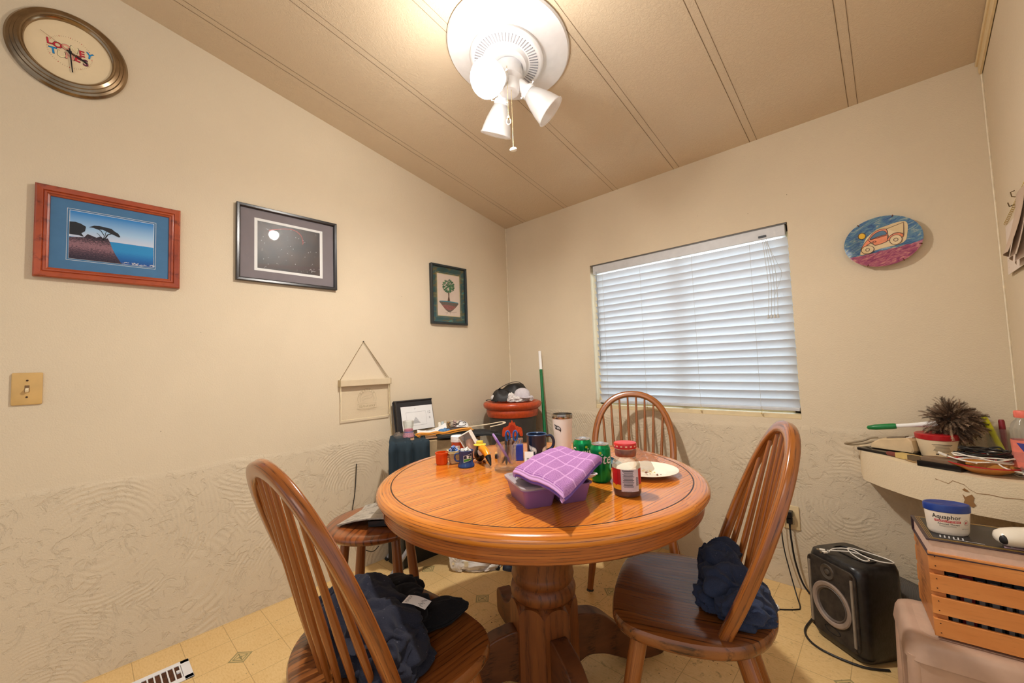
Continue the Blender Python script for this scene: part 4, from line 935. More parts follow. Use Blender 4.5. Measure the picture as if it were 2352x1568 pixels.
lines_ = n.math('MAXIMUM', band(n, sp.outputs['X'], 5, .11), band(n, sp.outputs['Y'], 4, .11))
rib = n.math('SINE', n.math('MULTIPLY', sp.outputs['Y'], 2 * PI * 52))
jit = n.noise(co, 60, 3)
cc = n.mix(n.math('ADD', n.math('MULTIPLY', rib, .3), n.math('MULTIPLY', jit, .9)), srgb((140, 84, 152)), srgb((206, 156, 206)))
cc = n.mix(lines_, cc, srgb((204, 156, 206)))
hh = n.math('ADD', n.math('MULTIPLY', rib, .5), n.math('MULTIPLY', lines_, 1.2)); nm = n.bump(hh, .6, .002); nm = n.bump(n.noise(co, 260, 2), .3, .001, nm)
M_tow = n.setp(cc, .9, 0, nm, .1)
t = thing('dish_towel', 'folded purple checked dish towel draped over the food containers', 'towel', (0, 0, 0))
MB().grid(towel, 70, 70, .013).build('top_fold', M_tow, t, smooth=60)
def towel2(uu, vv):
    p = Vector(towel(uu * .98 + .01, vv * .97 + .015)); p.z -= .0145; return p
MB().grid(towel2, 50, 50, .007).build('under_fold', mat('violet_towel_back', (122, 92, 178), .9, bump=.5, bscale=300), t, smooth=60)
def sm_(o, it=2):
    o.data.polygons.foreach_set('use_smooth', [True] * len(o.data.polygons)); m = o.modifiers.new('relax', 'SMOOTH'); m.iterations = it; m.factor = .5; return o
# ================================================================ CLOTHING
def fleece(name, rgb, rough=.95):
    n = NT(name); co = n.coord(); f = n.noise(co, 420, 3, .7)
    c = srgb(rgb); col = n.mix(f, tuple(v * .6 for v in c[:3]) + (1,), tuple(min(1, v * 1.7) for v in c[:3]) + (1,))
    lint = n.math('LESS_THAN', n.noise(co, 190, 1), .235); col = n.mix(n.math('MULTIPLY', lint, .5), col, srgb((150, 150, 160)))
    nm = n.bump(f, .5, .002); m = n.setp(col, rough, 0, nm, .15, Sheen_Weight=.06, Sheen_Roughness=.5); return m
M_fl = fleece('navy_black_fleece', (36, 38, 50)); M_blk = fleece('black_fleece', (24, 23, 25)); M_nv = fleece('navy_jersey', (46, 54, 76), .85)
def clothes(lobes, amp, freq, seed, fold=.5, clip=False):
    def f(x, y):
        w1 = noise.noise(Vector((x * 8, y * 8, seed))) * .03; w2 = noise.noise(Vector((x * 8, y * 8, seed + 7))) * .03
        X = x + w1 * .5; Y = y + w2 * .5; h = smax([lobe(X, Y, *L) for L in lobes], .016)
        if clip: h *= min(1, max(0, (x + .050 - 2.4 * y * y) / .025)) ** .5
        if h <= 0: return 0
        def rg(fr, s_): return math.exp(-(noise.noise(Vector(((x + w1) * fr, (y + w2) * fr * .5, s_))) * 5.5) ** 2)
        a = rg(freq * 1.3, seed); b_ = rg(freq * 2.8, seed + 3); c = rg(freq * 5, seed + 5)
        return max(h * .80 + min(1, h / .05) * amp * (1.1 * a + .65 * b_ + .2 * c), .003)
    return f
# black fleece on the foreground chair: its own frame follows the chair
CA = (1.314, -1.958, SEATZ + .0005); TA = 1.579
t = thing('fleece_jacket', 'crumpled dark navy and black fleece with a white care tag, on the foreground chair', 'jacket', CA, TA)
ALLV = []
for nm_, m_, lumps in (('fleece_body', M_fl, [((.055, .065, .045), (.105, .125, .075), .2, 3, .17, 3.0), ((.045, -.055, .040), (.092, .100, .072), -.3, 5, .2, 3.2), ((.015, .135, .035), (.060, .070, .065), .5, 8, .2, 3.0), ((.012, -.125, .030), (.060, .058, .052), .1, 11, .2, 3.0), ((.075, .150, .03), (.07, .06, .05), .8, 14, .2, 3.0)]),
        ('hood', M_blk, [((.145, .125, .032), (.095, .065, .050), -.2, 17, .16, 2.6), ((.125, .045, .035), (.085, .080, .052), .3, 19, .16, 2.6)]),
        ('sleeve', M_blk, [((.205, -.040, .020), (.085, .042, .030), -.2, 23, .12, 2.2), ((.150, -.010, .026), (.07, .06, .040), .4, 29, .14, 2.4)])):
    b = MB()
    for c_, r_, ro, sd, am, fq in lumps: crumple(b, c_, r_, ro, sd, am, fq)
    ALLV += b.v; b.build(nm_, m_, t, smooth=75)
ca, sa = math.cos(R(-62)), math.sin(R(-62))
TAGZ = max([v_[2] for v_ in ALLV if math.hypot(v_[0] - .128, v_[1] + .068) < .034] + [.03]) + .002
def tagfn(u, v, o_=0.0):
    a, c = (u - .5) * .064, (v - .5) * .036; x_, y_ = .128 + a * ca - c * sa, -.068 + a * sa + c * ca
    return (x_, y_, TAGZ - .006 * u + .003 * math.sin(u * 4) + o_)
b = MB(); b.use(0); b.grid(tagfn, 8, 4, .0006); b.use(1)
for k in range(7):
    v0 = .12 + k * .115; b.add([tagfn(u_, v_, .0012) for u_, v_ in ((.10 + .02 * (k % 2), v0), (.86 - .05 * (k * 5 % 3), v0), (.86 - .05 * (k * 5 % 3), v0 + .035), (.10 + .02 * (k % 2), v0 + .035))], [(0, 1, 2, 3)])
b.build('care_tag', [M_paper, mat('tag_print', (90, 90, 92), .6)], t, label='white printed care tag')
# navy jersey on the right-hand chair
t = thing('navy_shirt', 'crumpled navy shirt with a tiny gold mark, bunched on the right-hand chair', 'shirt', (1.891, -1.146, SEATZ + .0005), 3.498)
b = MB()
for c_, r_, ro, sd, am, fq in (((-.020, -.070, .045), (.062, .072, .075), .2, 41, .24, 3.2), ((-.030, .020, .038), (.075, .085, .060), -.3, 43, .24, 3.2), ((-.050, .095, .028), (.060, .058, .042), .4, 47, .22, 3.0), ((.022, .048, .020), (.042, .050, .030), .1, 49, .2, 3.0), ((.018, -.092, .036), (.030, .032, .066), .6, 53, .2, 2.6), ((-.085, .050, .030), (.045, .075, .045), .1, 57, .2, 3.0)): crumple(b, c_, r_, ro, sd, am, fq)
b.build('cloth', M_nv, t, smooth=75)
b = MB(); b.at(T(.068, .056, .022) @ RY(R(62)) @ RZ(R(15))); b.stroke([(-.003, .006), (-.003, -.006)], .0012); b.stroke([(.0, .006), (.002, .001), (.0, -.006)], .0012); b.stroke([(.004, .006), (.0035, -.006)], .0010)
b.build('gold_mark', mat('gold_thread', (214, 172, 70), .5), t, smooth=0)
# ================================================================ SPEAKER AND FLOOR THINGS
M_spk = mat('scuffed_black_vinyl', (30, 29, 30), .30, var=.5, vscale=45, bump=.25, bscale=120)
M_spkf = mat('dusty_baffle', (52, 44, 36), .7, var=.6, vscale=30, bump=.3, bscale=150)
SPK = (2.136, -.322, 0); SR = R(-38)
t = thing('floor_speaker', 'dusty black speaker cabinet with exposed woofer, standing on the floor by the outlet', 'speaker', SPK, SR)
# local: x along the front from left to right, -y is the front
sw_, sd_, sh_ = .228, .205, .335
b = MB(); b.at(T(0, 0, .008)); ol = rrect(sw_, sd_, .045, 8)
K = len(ol); cyy = 0
lv = [(.93, 0), (.985, .012), (1, .035), (1, sh_ - .055), (.985, sh_ - .025), (.93, sh_ - .006), (.86, sh_)]
vs = [(px_ * k_, py_ * k_, zz) for k_, zz in lv for px_, py_ in ol]
b.add(vs, [(j * K + i, j * K + (i + 1) % K, (j + 1) * K + (i + 1) % K, (j + 1) * K + i) for j in range(len(lv) - 1) for i in range(K)] + [tuple(range(K))[::-1], tuple((len(lv) - 1) * K + i for i in range(K))])
b.build('cabinet', M_spk, t, smooth=40)
FM = T(0, -sd_ / 2 - .001, .178) @ RX(PI / 2)       # front plane: x right, y up, z out
b = MB(); b.at(FM); b.prism(rrect(.200, .290, .025, 6), -.004, .004); b.build('baffle', M_spkf, t, bevel=.002)
b = MB(); b.at(FM @ T(.0, -.012, .0)); b.lathe([(.0795, .004), (.081, .009), (.077, .012), (.067, .011), (.062, .006)], n=56); b.build('woofer_surround', mat('dusty_ring', (150, 132, 118), .6, var=.15), t)
b = MB(); b.at(FM @ T(.0, -.012, .0)); b.lathe([(.062, .007), (.059, .010), (.055, .006), (.052, -.002), (.027, -.014), (.025, -.008), (.017, -.001), (0, .003)], n=56); w = b.build('woofer_cone', mat('cone_grey', (96, 84, 74), .55, var=.25), t)
b = MB(); b.at(FM @ T(.0, -.012, .0))
for k in range(4): b.lathe([(.048 - k * .005, -.0030 - k * .002), (.0465 - k * .005, -.0015 - k * .002), (.045 - k * .005, -.0040 - k * .002)], n=48)
b.build('cone_rib', mat('cone_dark', (60, 50, 44), .6), w)
b = MB(); b.at(FM @ T(-.010, .106, .0)); b.lathe([(.029, .004), (.027, .008), (.021, .006), (.011, .002), (.009, .008), (0, .010)], n=40); b.build('tweeter', mat('tweeter_grey', (78, 70, 62), .45, var=.2), t)
b = MB(); b.at(FM @ T(-.006, -.113, .0)); b.lathe([(.034, .0045), (.031, .006), (.028, .001), (0, -.001)], n=32, sy=.42); b.build('bass_port', mat('port_dark', (14, 12, 12), .8), t)
for sx in (-1, 1):
    b = MB(); b.at(FM); b.box((sx * .088, 0, .0065), (.008, .240, .005)); b.build('grille_strip', mat('velcro_grey', (140, 128, 112), .8, var=.15), t)
b = MB(); b.at(FM)
for sx in (-1, 1):
    for yy in (-.133, .133): b.cyl((sx * .088, yy, .003), (sx * .088, yy, .007), .005, n=10)
b.build('screw_head', M_glide, t)
b = MB(); b.at(T(0, 0, sh_ + .0085)); b.tube([(math.copysign(abs(math.cos(q)) ** .6, math.cos(q)) * .070, .01 + math.copysign(abs(math.sin(q)) ** .6, math.sin(q)) * .035, .001) for q in [i * PI / 16 for i in range(32)]], .003, 6, True); b.build('handle_recess', M_bk, t)
M_wcable = mat('white_cable', (234, 228, 216), .5, var=.03)
# white charging cable lying on the speaker
t = thing('usb_cable', 'white looped charging cable lying on top of the black speaker', 'cable', (SPK[0], SPK[1], sh_ + .012), SR + R(14)); t.scale = (.85, .85, 1)
pts = [(-.060, -.080, .006), (-.030, -.055, .010), (.010, -.025, .014), (.055, -.015, .012), (.085, -.035, .010), (.070, -.055, .009), (.02, -.04, .014), (-.015, .0, .016), (.0, .030, .012), (.06, .045, .010), (.12, .040, .012), (.150, .015, .014), (.11, -.02, .014), (.06, -.03, .018), (.01, -.012, .020), (-.03, -.03, .016), (-.05, -.060, .010), (-.046, -.090, .006)]
MB().tube(catmull(pts, 6, False), .0022, 8).build('cord', M_wcable, t, smooth=60)
for px_, py_, a in ((-.066, -.086, R(215)), (-.050, -.098, R(250))):
    b = MB(); b.at(T(px_, py_, .006) @ RZ(a)); b.box((.009, 0, 0), (.022, .012, .006)); c = b.build('plug', M_wcable, t, bevel=.0015); b = MB(); b.at(T(px_, py_, .006) @ RZ(a)); b.box((.025, 0, 0), (.012, .010, .004)); b.build('metal_tip', M_steel, c)
# outlet, charger, cords
t = thing('wall_outlet', 'cream wall outlet plate low on the wall behind the right-hand chair', 'outlet', (1.888, -.001, .338))
M_almond = mat('almond_plastic', (222, 198, 152), .4, var=.04)
b = MB(); b.at(RX(PI / 2)); b.prism(rrect(.070, .115, .004), 0, .006, .003); b.build('cover_plate', M_almond, t)
b = MB(); b.at(RX(PI / 2))
for s_ in (-1, 1): b.prism([(px_, py_ + s_ * .020) for px_, py_ in rrect(.034, .028, .010)], .004, .008)
b.build('socket', mat('socket_cream', (208, 186, 142), .4), t)
t = thing('power_adapter', 'black charger block and plug pushed into the cream outlet', 'plug', (1.882, -.008, .338))
b = MB(); b.box((-.002, -.018, .022), (.036, .034, .030)); b.build('charger_block', M_bk, t, bevel=.003)
b = MB(); b.box((.002, -.014, -.012), (.024, .022, .026)); b.cyl((.002, -.018, -.024), (.002, -.022, -.048), .0055, .0035, 10); b.build('cord_plug', M_bk, t, bevel=.002)
M_bcord = mat('black_cord', (22, 21, 22), .4)
t = thing('thick_cord', 'thick black cord running from the outlet down behind the speaker', 'cord', (1.884, -.03, 0))
MB().tube(catmull([(0, 0, .290), (.004, -.006, .23), (.014, -.01, .14), (.040, -.02, .05), (.085, -.045, .0045), (.12, -.10, .0045), (.10, -.20, .0045), (.085, -.34, .0045), (.14, -.42, .0045), (.26, -.44, .0045), (.34, -.40, .0045)], 7, False), .0042, 8).build('cord', M_bcord, t, smooth=60)
t = thing('thin_cable', 'thin black cable trailing from the charger across the vinyl floor', 'cord', (1.862, -.02, 0))
MB().tube(catmull([(0, 0, .352), (-.012, -.012, .30), (-.008, -.02, .20), (.016, -.05, .10), (.045, -.10, .02), (.066, -.165, .003), (.056, -.195, .003), (.0, -.240, .003), (-.05, -.255, .003), (-.11, -.25, .003), (-.16, -.22, .003)], 7, False), .0026, 6).build('cord', M_bcord, t, smooth=60)
t = thing('bottle_cap', 'small round white cap on the floor behind the right-hand chair', 'cap', (1.845, -.262, 0)); MB().lathe([(0, 0), (.016, 0), (.018, .010), (.012, .018), (0, .020)], n=24).build('cap', M_wprint, t)
# shoe behind the speaker
t = thing('slip_on_shoe', 'worn grey ribbed slip-on shoe behind the speaker, heel to the wall', 'shoe', (2.262, -.080, 0), R(-10)); t.scale = (1.1, 1.1, 1.1)
def sole(u): # outline half-width along length
    return .035 + .012 * math.sin(min(u * 1.15, 1) * PI * .9) - .02 * max(0, u - .8) * 3 * (u - .8) * 6 * .4 - (.012 if u < .06 else 0)
so = [(-.13 + .26 * i / 20, sole(i / 20)) for i in range(21)] + [(-.13 + .26 * i / 20, -sole(i / 20)) for i in range(20, -1, -1)]
LZ = .096
MB().at(T(0, 0, LZ)).prism(so, 0, .026, .005).build('sole', mat('grey_rubber', (120, 112, 102), .8, var=.15), t, smooth=50)
def upper(u, v):
    x = -.125 + .25 * u; a = (v - .5) * PI; w_ = sole(u) * .97; h_ = (.075 - .042 * max(0, u - .35) / .65) * (1 - max(0, u - .9) * 6); h_ *= .35 + .65 * min(1, u / .06 + .3)
    return (x, w_ * math.sin(a), LZ + .024 + max(.004, h_ * math.cos(a) ** .75))
n = NT('ribbed_knit'); co = n.coord('Object', (150, 1, 150)); wv = n.new('ShaderNodeTexWave', wave_type='BANDS', bands_direction='X'); wv.inputs['Scale'].default_value = .9; n.link(co, wv.inputs['Vector'])
M_knit = n.setp(n.mix(wv.outputs['Fac'], srgb((74, 70, 66)), srgb((124, 118, 110))), .9, 0, n.bump(wv.outputs['Fac'], .5, .002), .2)
MB().grid(upper, 40, 22, .003).build('upper', M_knit, t, smooth=60)
MB().at(T(-.070, 0, LZ + .094)).lathe([(0, 0), (.028, 0), (.031, .002), (.028, .005)], n=28, sx=1.5).build('opening', M_ink, t)
t = thing('dark_shoe', 'dark shoe lying underneath the grey slip-on shoe behind the speaker', 'shoe', (2.258, -.082, 0), R(-4))
MB().prism([(px_ * .95, py_ * .9) for px_, py_ in so], 0, .022, .005).build('sole', mat('black_rubber', (30, 28, 28), .7), t, smooth=50)
def upper2(u, v): p = upper(u, v); return (p[0] * .93, p[1] * .88, .020 + (p[2] - LZ - .024) * .78)
MB().grid(upper2, 30, 18, .003).build('upper', mat('charcoal_canvas', (44, 42, 42), .9, bump=.3), t, smooth=60)
# step stool
M_beige = mat('dirty_beige_plastic', (196, 164, 142), .42, var=.10, vscale=14, bump=.12, bscale=90)
sx0, sy1 = 2.262, -.500; SW, SD, SH = .365, .262, .318
t = thing('step_stool', 'scuffed beige plastic step stool carrying the wooden crate', 'stool', (2.283, -.775, 0), R(6))
b = MB(); ol = rrect(SW, SD, .035, 7, SW / 2, SD / 2); cx_, cy_ = SW / 2, SD / 2; K = len(ol)
def sc(p, d): return (p[0] + (cx_ - p[0]) / (SW / 2) * d, p[1] + (cy_ - p[1]) / (SD / 2) * d)
lv = [(-.010, SH - .060), (-.004, SH - .022), (.002, SH - .008), (.012, SH - .001), (.022, SH)]
vs = [sc(p, d) + (z,) for d, z in lv for p in ol]
b.add(vs, [(j * K + i, j * K + (i + 1) % K, (j + 1) * K + (i + 1) % K, (j + 1) * K + i) for j in range(len(lv) - 1) for i in range(K)] + [tuple((len(lv) - 1) * K + i for i in range(K))])
b.build('step_top', M_beige, t, smooth=50)
b = MB(); b.prism([sc(p, .034) for p in ol], SH - .002, SH + .0016); b.build('tread_panel', mat('beige_tread', (206, 174, 150), .7, var=.06, bump=.5, bscale=380), t)
# arched aprons and legs: one piece per side with an arch cut out
def arch(L, h, leg, topz, n_=18):
    """outline of an arched panel from x=0..L"""
    o_ = [(-.006, 0), (-.001, topz), (L + .001, topz), (L + .006, 0), (L + .006 - leg, 0)]
    for i in range(n_ + 1):
        a = PI * i / n_; o_.append((L / 2 + (L / 2 - leg) * math.copysign(abs(math.cos(a)) ** .45, math.cos(a)), h * abs(math.sin(a)) ** .45))
    return o_ + [(leg - .006, 0)]
for (M, L, nm_) in ((T(0, .004, 0) @ RX(PI / 2), SW, 'front_frame'), (T(0, SD - .002, 0) @ RX(PI / 2), SW, 'rear_frame'), (T(.004, 0, 0) @ RZ(PI / 2) @ RX(PI / 2), SD, 'side_frame'), (T(SW + .000, 0, 0) @ RZ(PI / 2) @ RX(PI / 2), SD, 'side_frame')):
    b = MB(); b.at(M); A = arch(L - .03, SH - .082, .055, SH - .055); b.prism([(px_ + .015, py_) for px_, py_ in A], -.004, .008); b.build(nm_, M_beige, t, smooth=0, bevel=.002)
b = MB()
for px_, py_ in ((.016, .016), (SW - .016, .016), (.016, SD - .016), (SW - .016, SD - .016)): pass
for px_, py_ in ((.014, .014), (SW - .014, .014), (.014, SD - .014), (SW - .014, SD - .014)):
    b = MB(); b.spin((px_ + (.0 if px_ > .1 else -.004), py_, 0), (px_, py_, SH - .050), [(0, .021), (1, .019)], 20); b.build('leg', M_beige, t, smooth=60)
# crate with books
M_pine = oak('pine_slats', (226, 152, 84), (206, 128, 62), (150, 84, 38), .5, 'Object', (1.4, 12, 12), (0, 0, 0), 6, .08)
CR = (2.340, -.745, SH + .0018); CRZ = R(6); cw, cdp, chh = .285, .225, .232
t = thing('slatted_crate', 'slatted pine crate of books sitting on the beige step stool', 'crate', CR, CRZ)
slat_h = .048; gap = .0135
b = MB()
for k in range(4):
    z = .010 + k * (slat_h + gap) ; zc = z + slat_h / 2
    b = MB(); b.box((cw / 2, .005, zc), (cw, .010, slat_h)); b.build('front_slat', M_pine, t, bevel=.0012)
    b = MB(); b.box((cw / 2, cdp - .005, zc), (cw, .010, slat_h)); b.build('rear_slat', M_pine, t, bevel=.0012)
M_pine2 = oak('pine_ends', (206, 136, 74), (184, 112, 56), (130, 74, 36), .5, 'Object', (12, 1.4, 12), (0, 0, 0), 6, .05)
for xx in (.007, cw - .007):
    b = MB(); b.box((xx, cdp / 2, .122), (.012, cdp - .020, .222)); b.build('end_panel', M_pine2, t)
for xx in (.022, cw - .022):
    for yy in (.018, cdp - .018): b = MB(); b.box((xx, yy, .122), (.018, .016, .222)); b.build('corner_post', M_pine2, t)
MB().box((cw / 2, cdp / 2, .012), (cw - .03, cdp - .02, .008)).build('bottom_board', M_pine2, t)
b = MB()
for k in range(4):
    for dz in (-.013, .013):
        for xx in (.013, cw - .013): b.cyl((xx, .0003, .010 + k * (slat_h + gap) + slat_h / 2 + dz), (xx, -.0006, .010 + k * (slat_h + gap) + slat_h / 2 + dz), .0017, n=8)
b.build('staple_holes', mat('nail_dark', (84, 46, 22), .7), t)
random.seed(11)
Cm = T(CR) @ RZ(CRZ)
xx = .036; bi_ = 0
for (rgb, w_, nm_) in (((36, 30, 34), .024, 'dark'), ((120, 22, 34), .030, 'dark red'), ((30, 34, 44), .022, 'blue-black'), ((46, 52, 60), .026, 'slate grey'), ((30, 36, 40), .020, 'charcoal'), ((64, 70, 78), .022, 'mid grey'), ((24, 26, 34), .024, 'black'), ((76, 62, 50), .022, 'brown')):
    p = Cm @ Vector((xx + w_ / 2, .030, .017)); o = thing('book', f'{nm_} book spine standing upright inside the slatted crate', 'book', p, CRZ, 'books standing in the crate')
    b = MB(); hh_ = .188 + .008 * (bi_ % 3); b.box((0, .065, hh_ / 2), (w_ - .002, .13, hh_)); b.build('cover', mat('book_' + nm_.replace(' ', '_'), rgb, .5), o, bevel=.001)
    b = MB(); b.box((0, .067, hh_ / 2), (w_ - .005, .129, hh_ + .0006)); b.build('pages', mat('book_pages', (214, 200, 176), .8), o)
    b = MB(); b.box((0, -.0003, .093), (w_ * .5, .0004, .13))
    b.build('spine_print', mat('spine_print', (150, 150, 150), .6), o); xx += w_ + .001; bi_ += 1
# big book across the crate
BK = Cm @ Vector((-.002, -.004, .232 + .0015))
t = thing('large_book', 'large hardcover book with a black and gold cover lying on the crate', 'book', BK, CRZ + R(1))
M_cover = mat('plum_cover', (54, 34, 44), .35, var=.05); M_page = mat('pink_page_block', (222, 190, 172), .8, var=.06, vscale=90)
bwid, bdep, bth = .315, .215, .046
b = MB(); b.box((bwid / 2, bdep / 2, .0015), (bwid, bdep, .003)); b.box((bwid / 2, bdep / 2, bth - .0015), (bwid, bdep, .003)); b.box((bwid / 2, bdep - .0015, bth / 2), (bwid, .003, bth)); b.build('cover', M_cover, t, bevel=.0008)
b = MB(); b.box((bwid / 2, bdep / 2, bth / 2), (bwid - .012, bdep - .012, bth - .006)); b.build('page_block', M_page, t)
b = MB(); z_ = bth + .0003; b.at(T(0, 0, z_)); b.use(0); b.poly([(.012, .012), (bwid - .012, .012), (bwid - .012, bdep - .012), (.012, bdep - .012)]); b.use(1)
for i_ in (.009, .013, .017):
    b.stroke([(i_, i_), (bwid - i_, i_), (bwid - i_, bdep - i_), (i_, bdep - i_)], .0022, .0003 + i_ * .01, True)
b.use(2)
for k in range(6): b.stroke([(.035 + k * .009, .030), (.038 + k * .009, .050)], .003, .0006)
b.stroke([(.06, .028), (.12, .026)], .002, .0006); b.use(3); b.poly([(.155, .024), (.190, .024), (.196, .056), (.160, .058)], .0006); b.use(2); b.poly([(.168, .030), (.175, .030), (.172, .050)], .0009); b.use(3); b.poly([(.205, .020), (.235, .020), (.215, .055)], .0006)
b.build('cover_art', [mat('cover_black', (26, 24, 28), .35), mat('gold_foil', (196, 158, 74), .35, .5), mat('cover_white', (206, 206, 208), .5), mat('cover_lilac', (176, 150, 160), .5)], t, smooth=0)
Bm = T(BK) @ RZ(CRZ + R(1))
# ointment tub: oval white tub with blue lid
p = Bm @ Vector((.062, .085, bth + .0008)); aq = R(-72)
t = thing('ointment_tub', 'oval white ointment tub with a blue lid, on the large book', 'tub', p, aq); t.scale = (.88, .88, .88)
def oval(prof, n=56): return [(r, z) for r, z in prof]
b = MB(); b.lathe([(0, 0), (.046, 0), (.049, .004), (.0515, .012), (.056, .070), (.056, .074)], n=64, sx=.62); b.build('tub', mat('tub_white', (236, 224, 208), .35, var=.02), t)
b = MB(); b.lathe([(.056, .073), (.0585, .075), (.0590, .092), (.0560, .097), (.052, .0975), (.050, .0965), (0, .0962)], n=64, sx=.62); b.build('lid', mat('royal_blue_lid', (26, 58, 138), .3, var=.05), t)
def oval_fn(xx_, zz_, o_=.0006):
    r = .0515 + (.056 - .0515) * min(max((zz_ - .012) / .058, 0), 1); a = xx_ / .050 ; return ((r * math.cos(a)) * .62 + o_, r * math.sin(a), zz_)
b = MB()
def ow(vf, ci, x_, z0_, o_=.0006):
    v, f = strips(vf[0], vf[1], .003); b.use(ci); b.add([oval_fn(a_ + x_, c_ + z0_, o_) for a_, c_ in v], f)
v, f = text_mesh('Aquaphor', 1, 'CENTER', 0, .012); ow(([(a_ * .0165, c_ * .019) for a_, c_ in v], f), 0, -.014, .059)
ow(rect2(0, 0, .062, .0068), 1, -.012, .0455); v, f = text_mesh('HEALING OINTMENT', 1, 'CENTER'); ow(([(a_ * .0062, c_ * .0058) for a_, c_ in v], f), 2, -.012, .0455, .0010)
v, f = text_mesh('Advanced Therapy', 1, 'CENTER', 0, .01); ow(([(a_ * .0068, c_ * .0068) for a_, c_ in v], f), 0, -.010, .0365)
for k in range(2): ow(rect2(0, 0, .040, .0009), 3, -.012, .031 - k * .003)
v, f = text_mesh('NET WT. 14 OZ', 1, 'CENTER'); ow(([(a_ * .0034, c_ * .0034) for a_, c_ in v], f), 0, .034, .024)
v, f = text_mesh('#1', 1, 'CENTER', 0, .02); ow(([(a_ * .009, c_ * .011) for a_, c_ in v], f), 1, .036, .044)
ringp = [(.0085 * math.cos(q), .0085 * math.sin(q)) for q in [i * PI / 12 for i in range(24)]]
mm = MB(); mm.stroke(ringp, .0008, 0, True); ow(([(q[0], q[1]) for q in mm.v], mm.f), 3, .036, .044)
b.build('lettering', [M_ink, M_redp, M_wprint, mat('label_grey_line', (130, 124, 118), .5)], t, smooth=0)
# white hand-held device
p = Bm @ Vector((.225, .060, bth + .0008))
t = thing('white_massager', 'glossy egg-shaped white handheld device with a dark opening, on the large book', 'device', p, R(22))
b = MB(); b.at(RY(R(-3))); b.lathe([(.0, -.085), (.010, -.084), (.020, -.078), (.027, -.065), (.031, -.040), (.032, 0), (.030, .04), (.024, .072), (.012, .086), (0, .088)], (0, 0, .027), 40, RY(PI / 2), sx=.82); b.build('body', mat('glossy_white_plastic', (234, 226, 210), .18, var=.02), t, smooth=60)
b = MB(); b.sphere((-.074, -.012, .022), (.010, .012, .014), 16, 10); b.build('opening', M_ink, t); b = MB(); b.sphere((.0, -.0285, .020), (.0045, .003, .0045), 12, 8); b.build('button', M_bk, t)
# ================================================================ ON THE CORNER SHELF
SZ = .720
random.seed(3)
# tablet
t = thing('black_tablet', 'black tablet lying under the cream handset at the shelf left end', 'tablet', (2.282, -.115, SZ), R(-36))
MB().prism(rrect(.205, .130, .012), 0, .010, .002).build('body', M_bk, t); MB().prism(rrect(.190, .115, .006), .0098, .0106).build('screen', mat('dark_screen', (14, 15, 18), .08), t)
# phone handset-like cream unit with cord
t = thing('cream_handset', 'old cream wedge-shaped telephone unit with a curled cord, on the shelf', 'telephone', (2.290, -.090, SZ + .0112), R(-24))
b = MB(); pr_ = [(-.072, 0), (.070, 0), (.076, .010), (.070, .050), (.060, .060), (-.040, .042), (-.070, .020)]
b.at(RX(PI / 2)); b.prism(pr_, -.040, .040, .012); b.build('body', mat('aged_cream_plastic', (216, 190, 150), .45, var=.06), t, smooth=30)
b = MB(); b.at(T(0.008, 0, .0535) @ RY(R(-11))); b.box((0, 0, 0), (.062, .030, .004)); b.build('dark_panel', mat('taupe_panel', (130, 116, 100), .5), t)
b = MB(); b.at(T(.052, 0, .0585) @ RY(R(-11)))
for k in range(4): b.box((-.006 + k * .005, 0, 0), (.0022, .04, .003))
b.build('grille', M_wprint, t)
b = MB(); b.tube(catmull([(-.066, .0, .022), (-.085, .01, .018), (-.115, .005, .006), (-.150, -.02, -.002), (-.160, -.048, .004), (-.130, -.060, .014), (-.095, -.04, .026), (-.072, -.028, .040), (-.052, -.014, .044)], 6, False), .0042, 8); b.build('cord', mat('taupe_cord', (150, 134, 108), .5), t, smooth=60)
# tub with red lid
t = thing('red_lid_tub', 'cream tub with a red lid and printed label, under the duster', 'tub', (2.408, -.140, SZ), R(-78))
b = MB(); b.lathe([(0, 0), (.042, 0), (.045, .004), (.058, .072), (.058, .076)], n=56); b.build('tub', mat('tub_cream', (228, 208, 174), .4, var=.03), t)
b = MB(); b.lathe([(.058, .075), (.061, .077), (.062, .094), (.058, .097), (0, .096)], n=56); b.build('lid', mat('tub_red_lid', (176, 28, 36), .3, var=.05), t)
b = MB(); rf = lambda z: .045 + (.058 - .045) * (z - .004) / .068
b.use(0); wrap(b, rect2(.0, .011, .058, .0016), rf, 0, .05)
for k in range(6): wrap(b, rect2(0, .006 - k * .0045, .050 - (k * 3 % 4) * .004, .0012), rf, 0, .05)
v, f = text_mesh('CLEAR COMPLEXION', 1, 'CENTER') if 0 else text_mesh('i', 1, 'CENTER')
for k in range(2): wrap(b, rect2(-.014 + k * .026, -.026, .008, .004), rf, 0, .05)
b.build('label_print', M_ink, t, smooth=0)
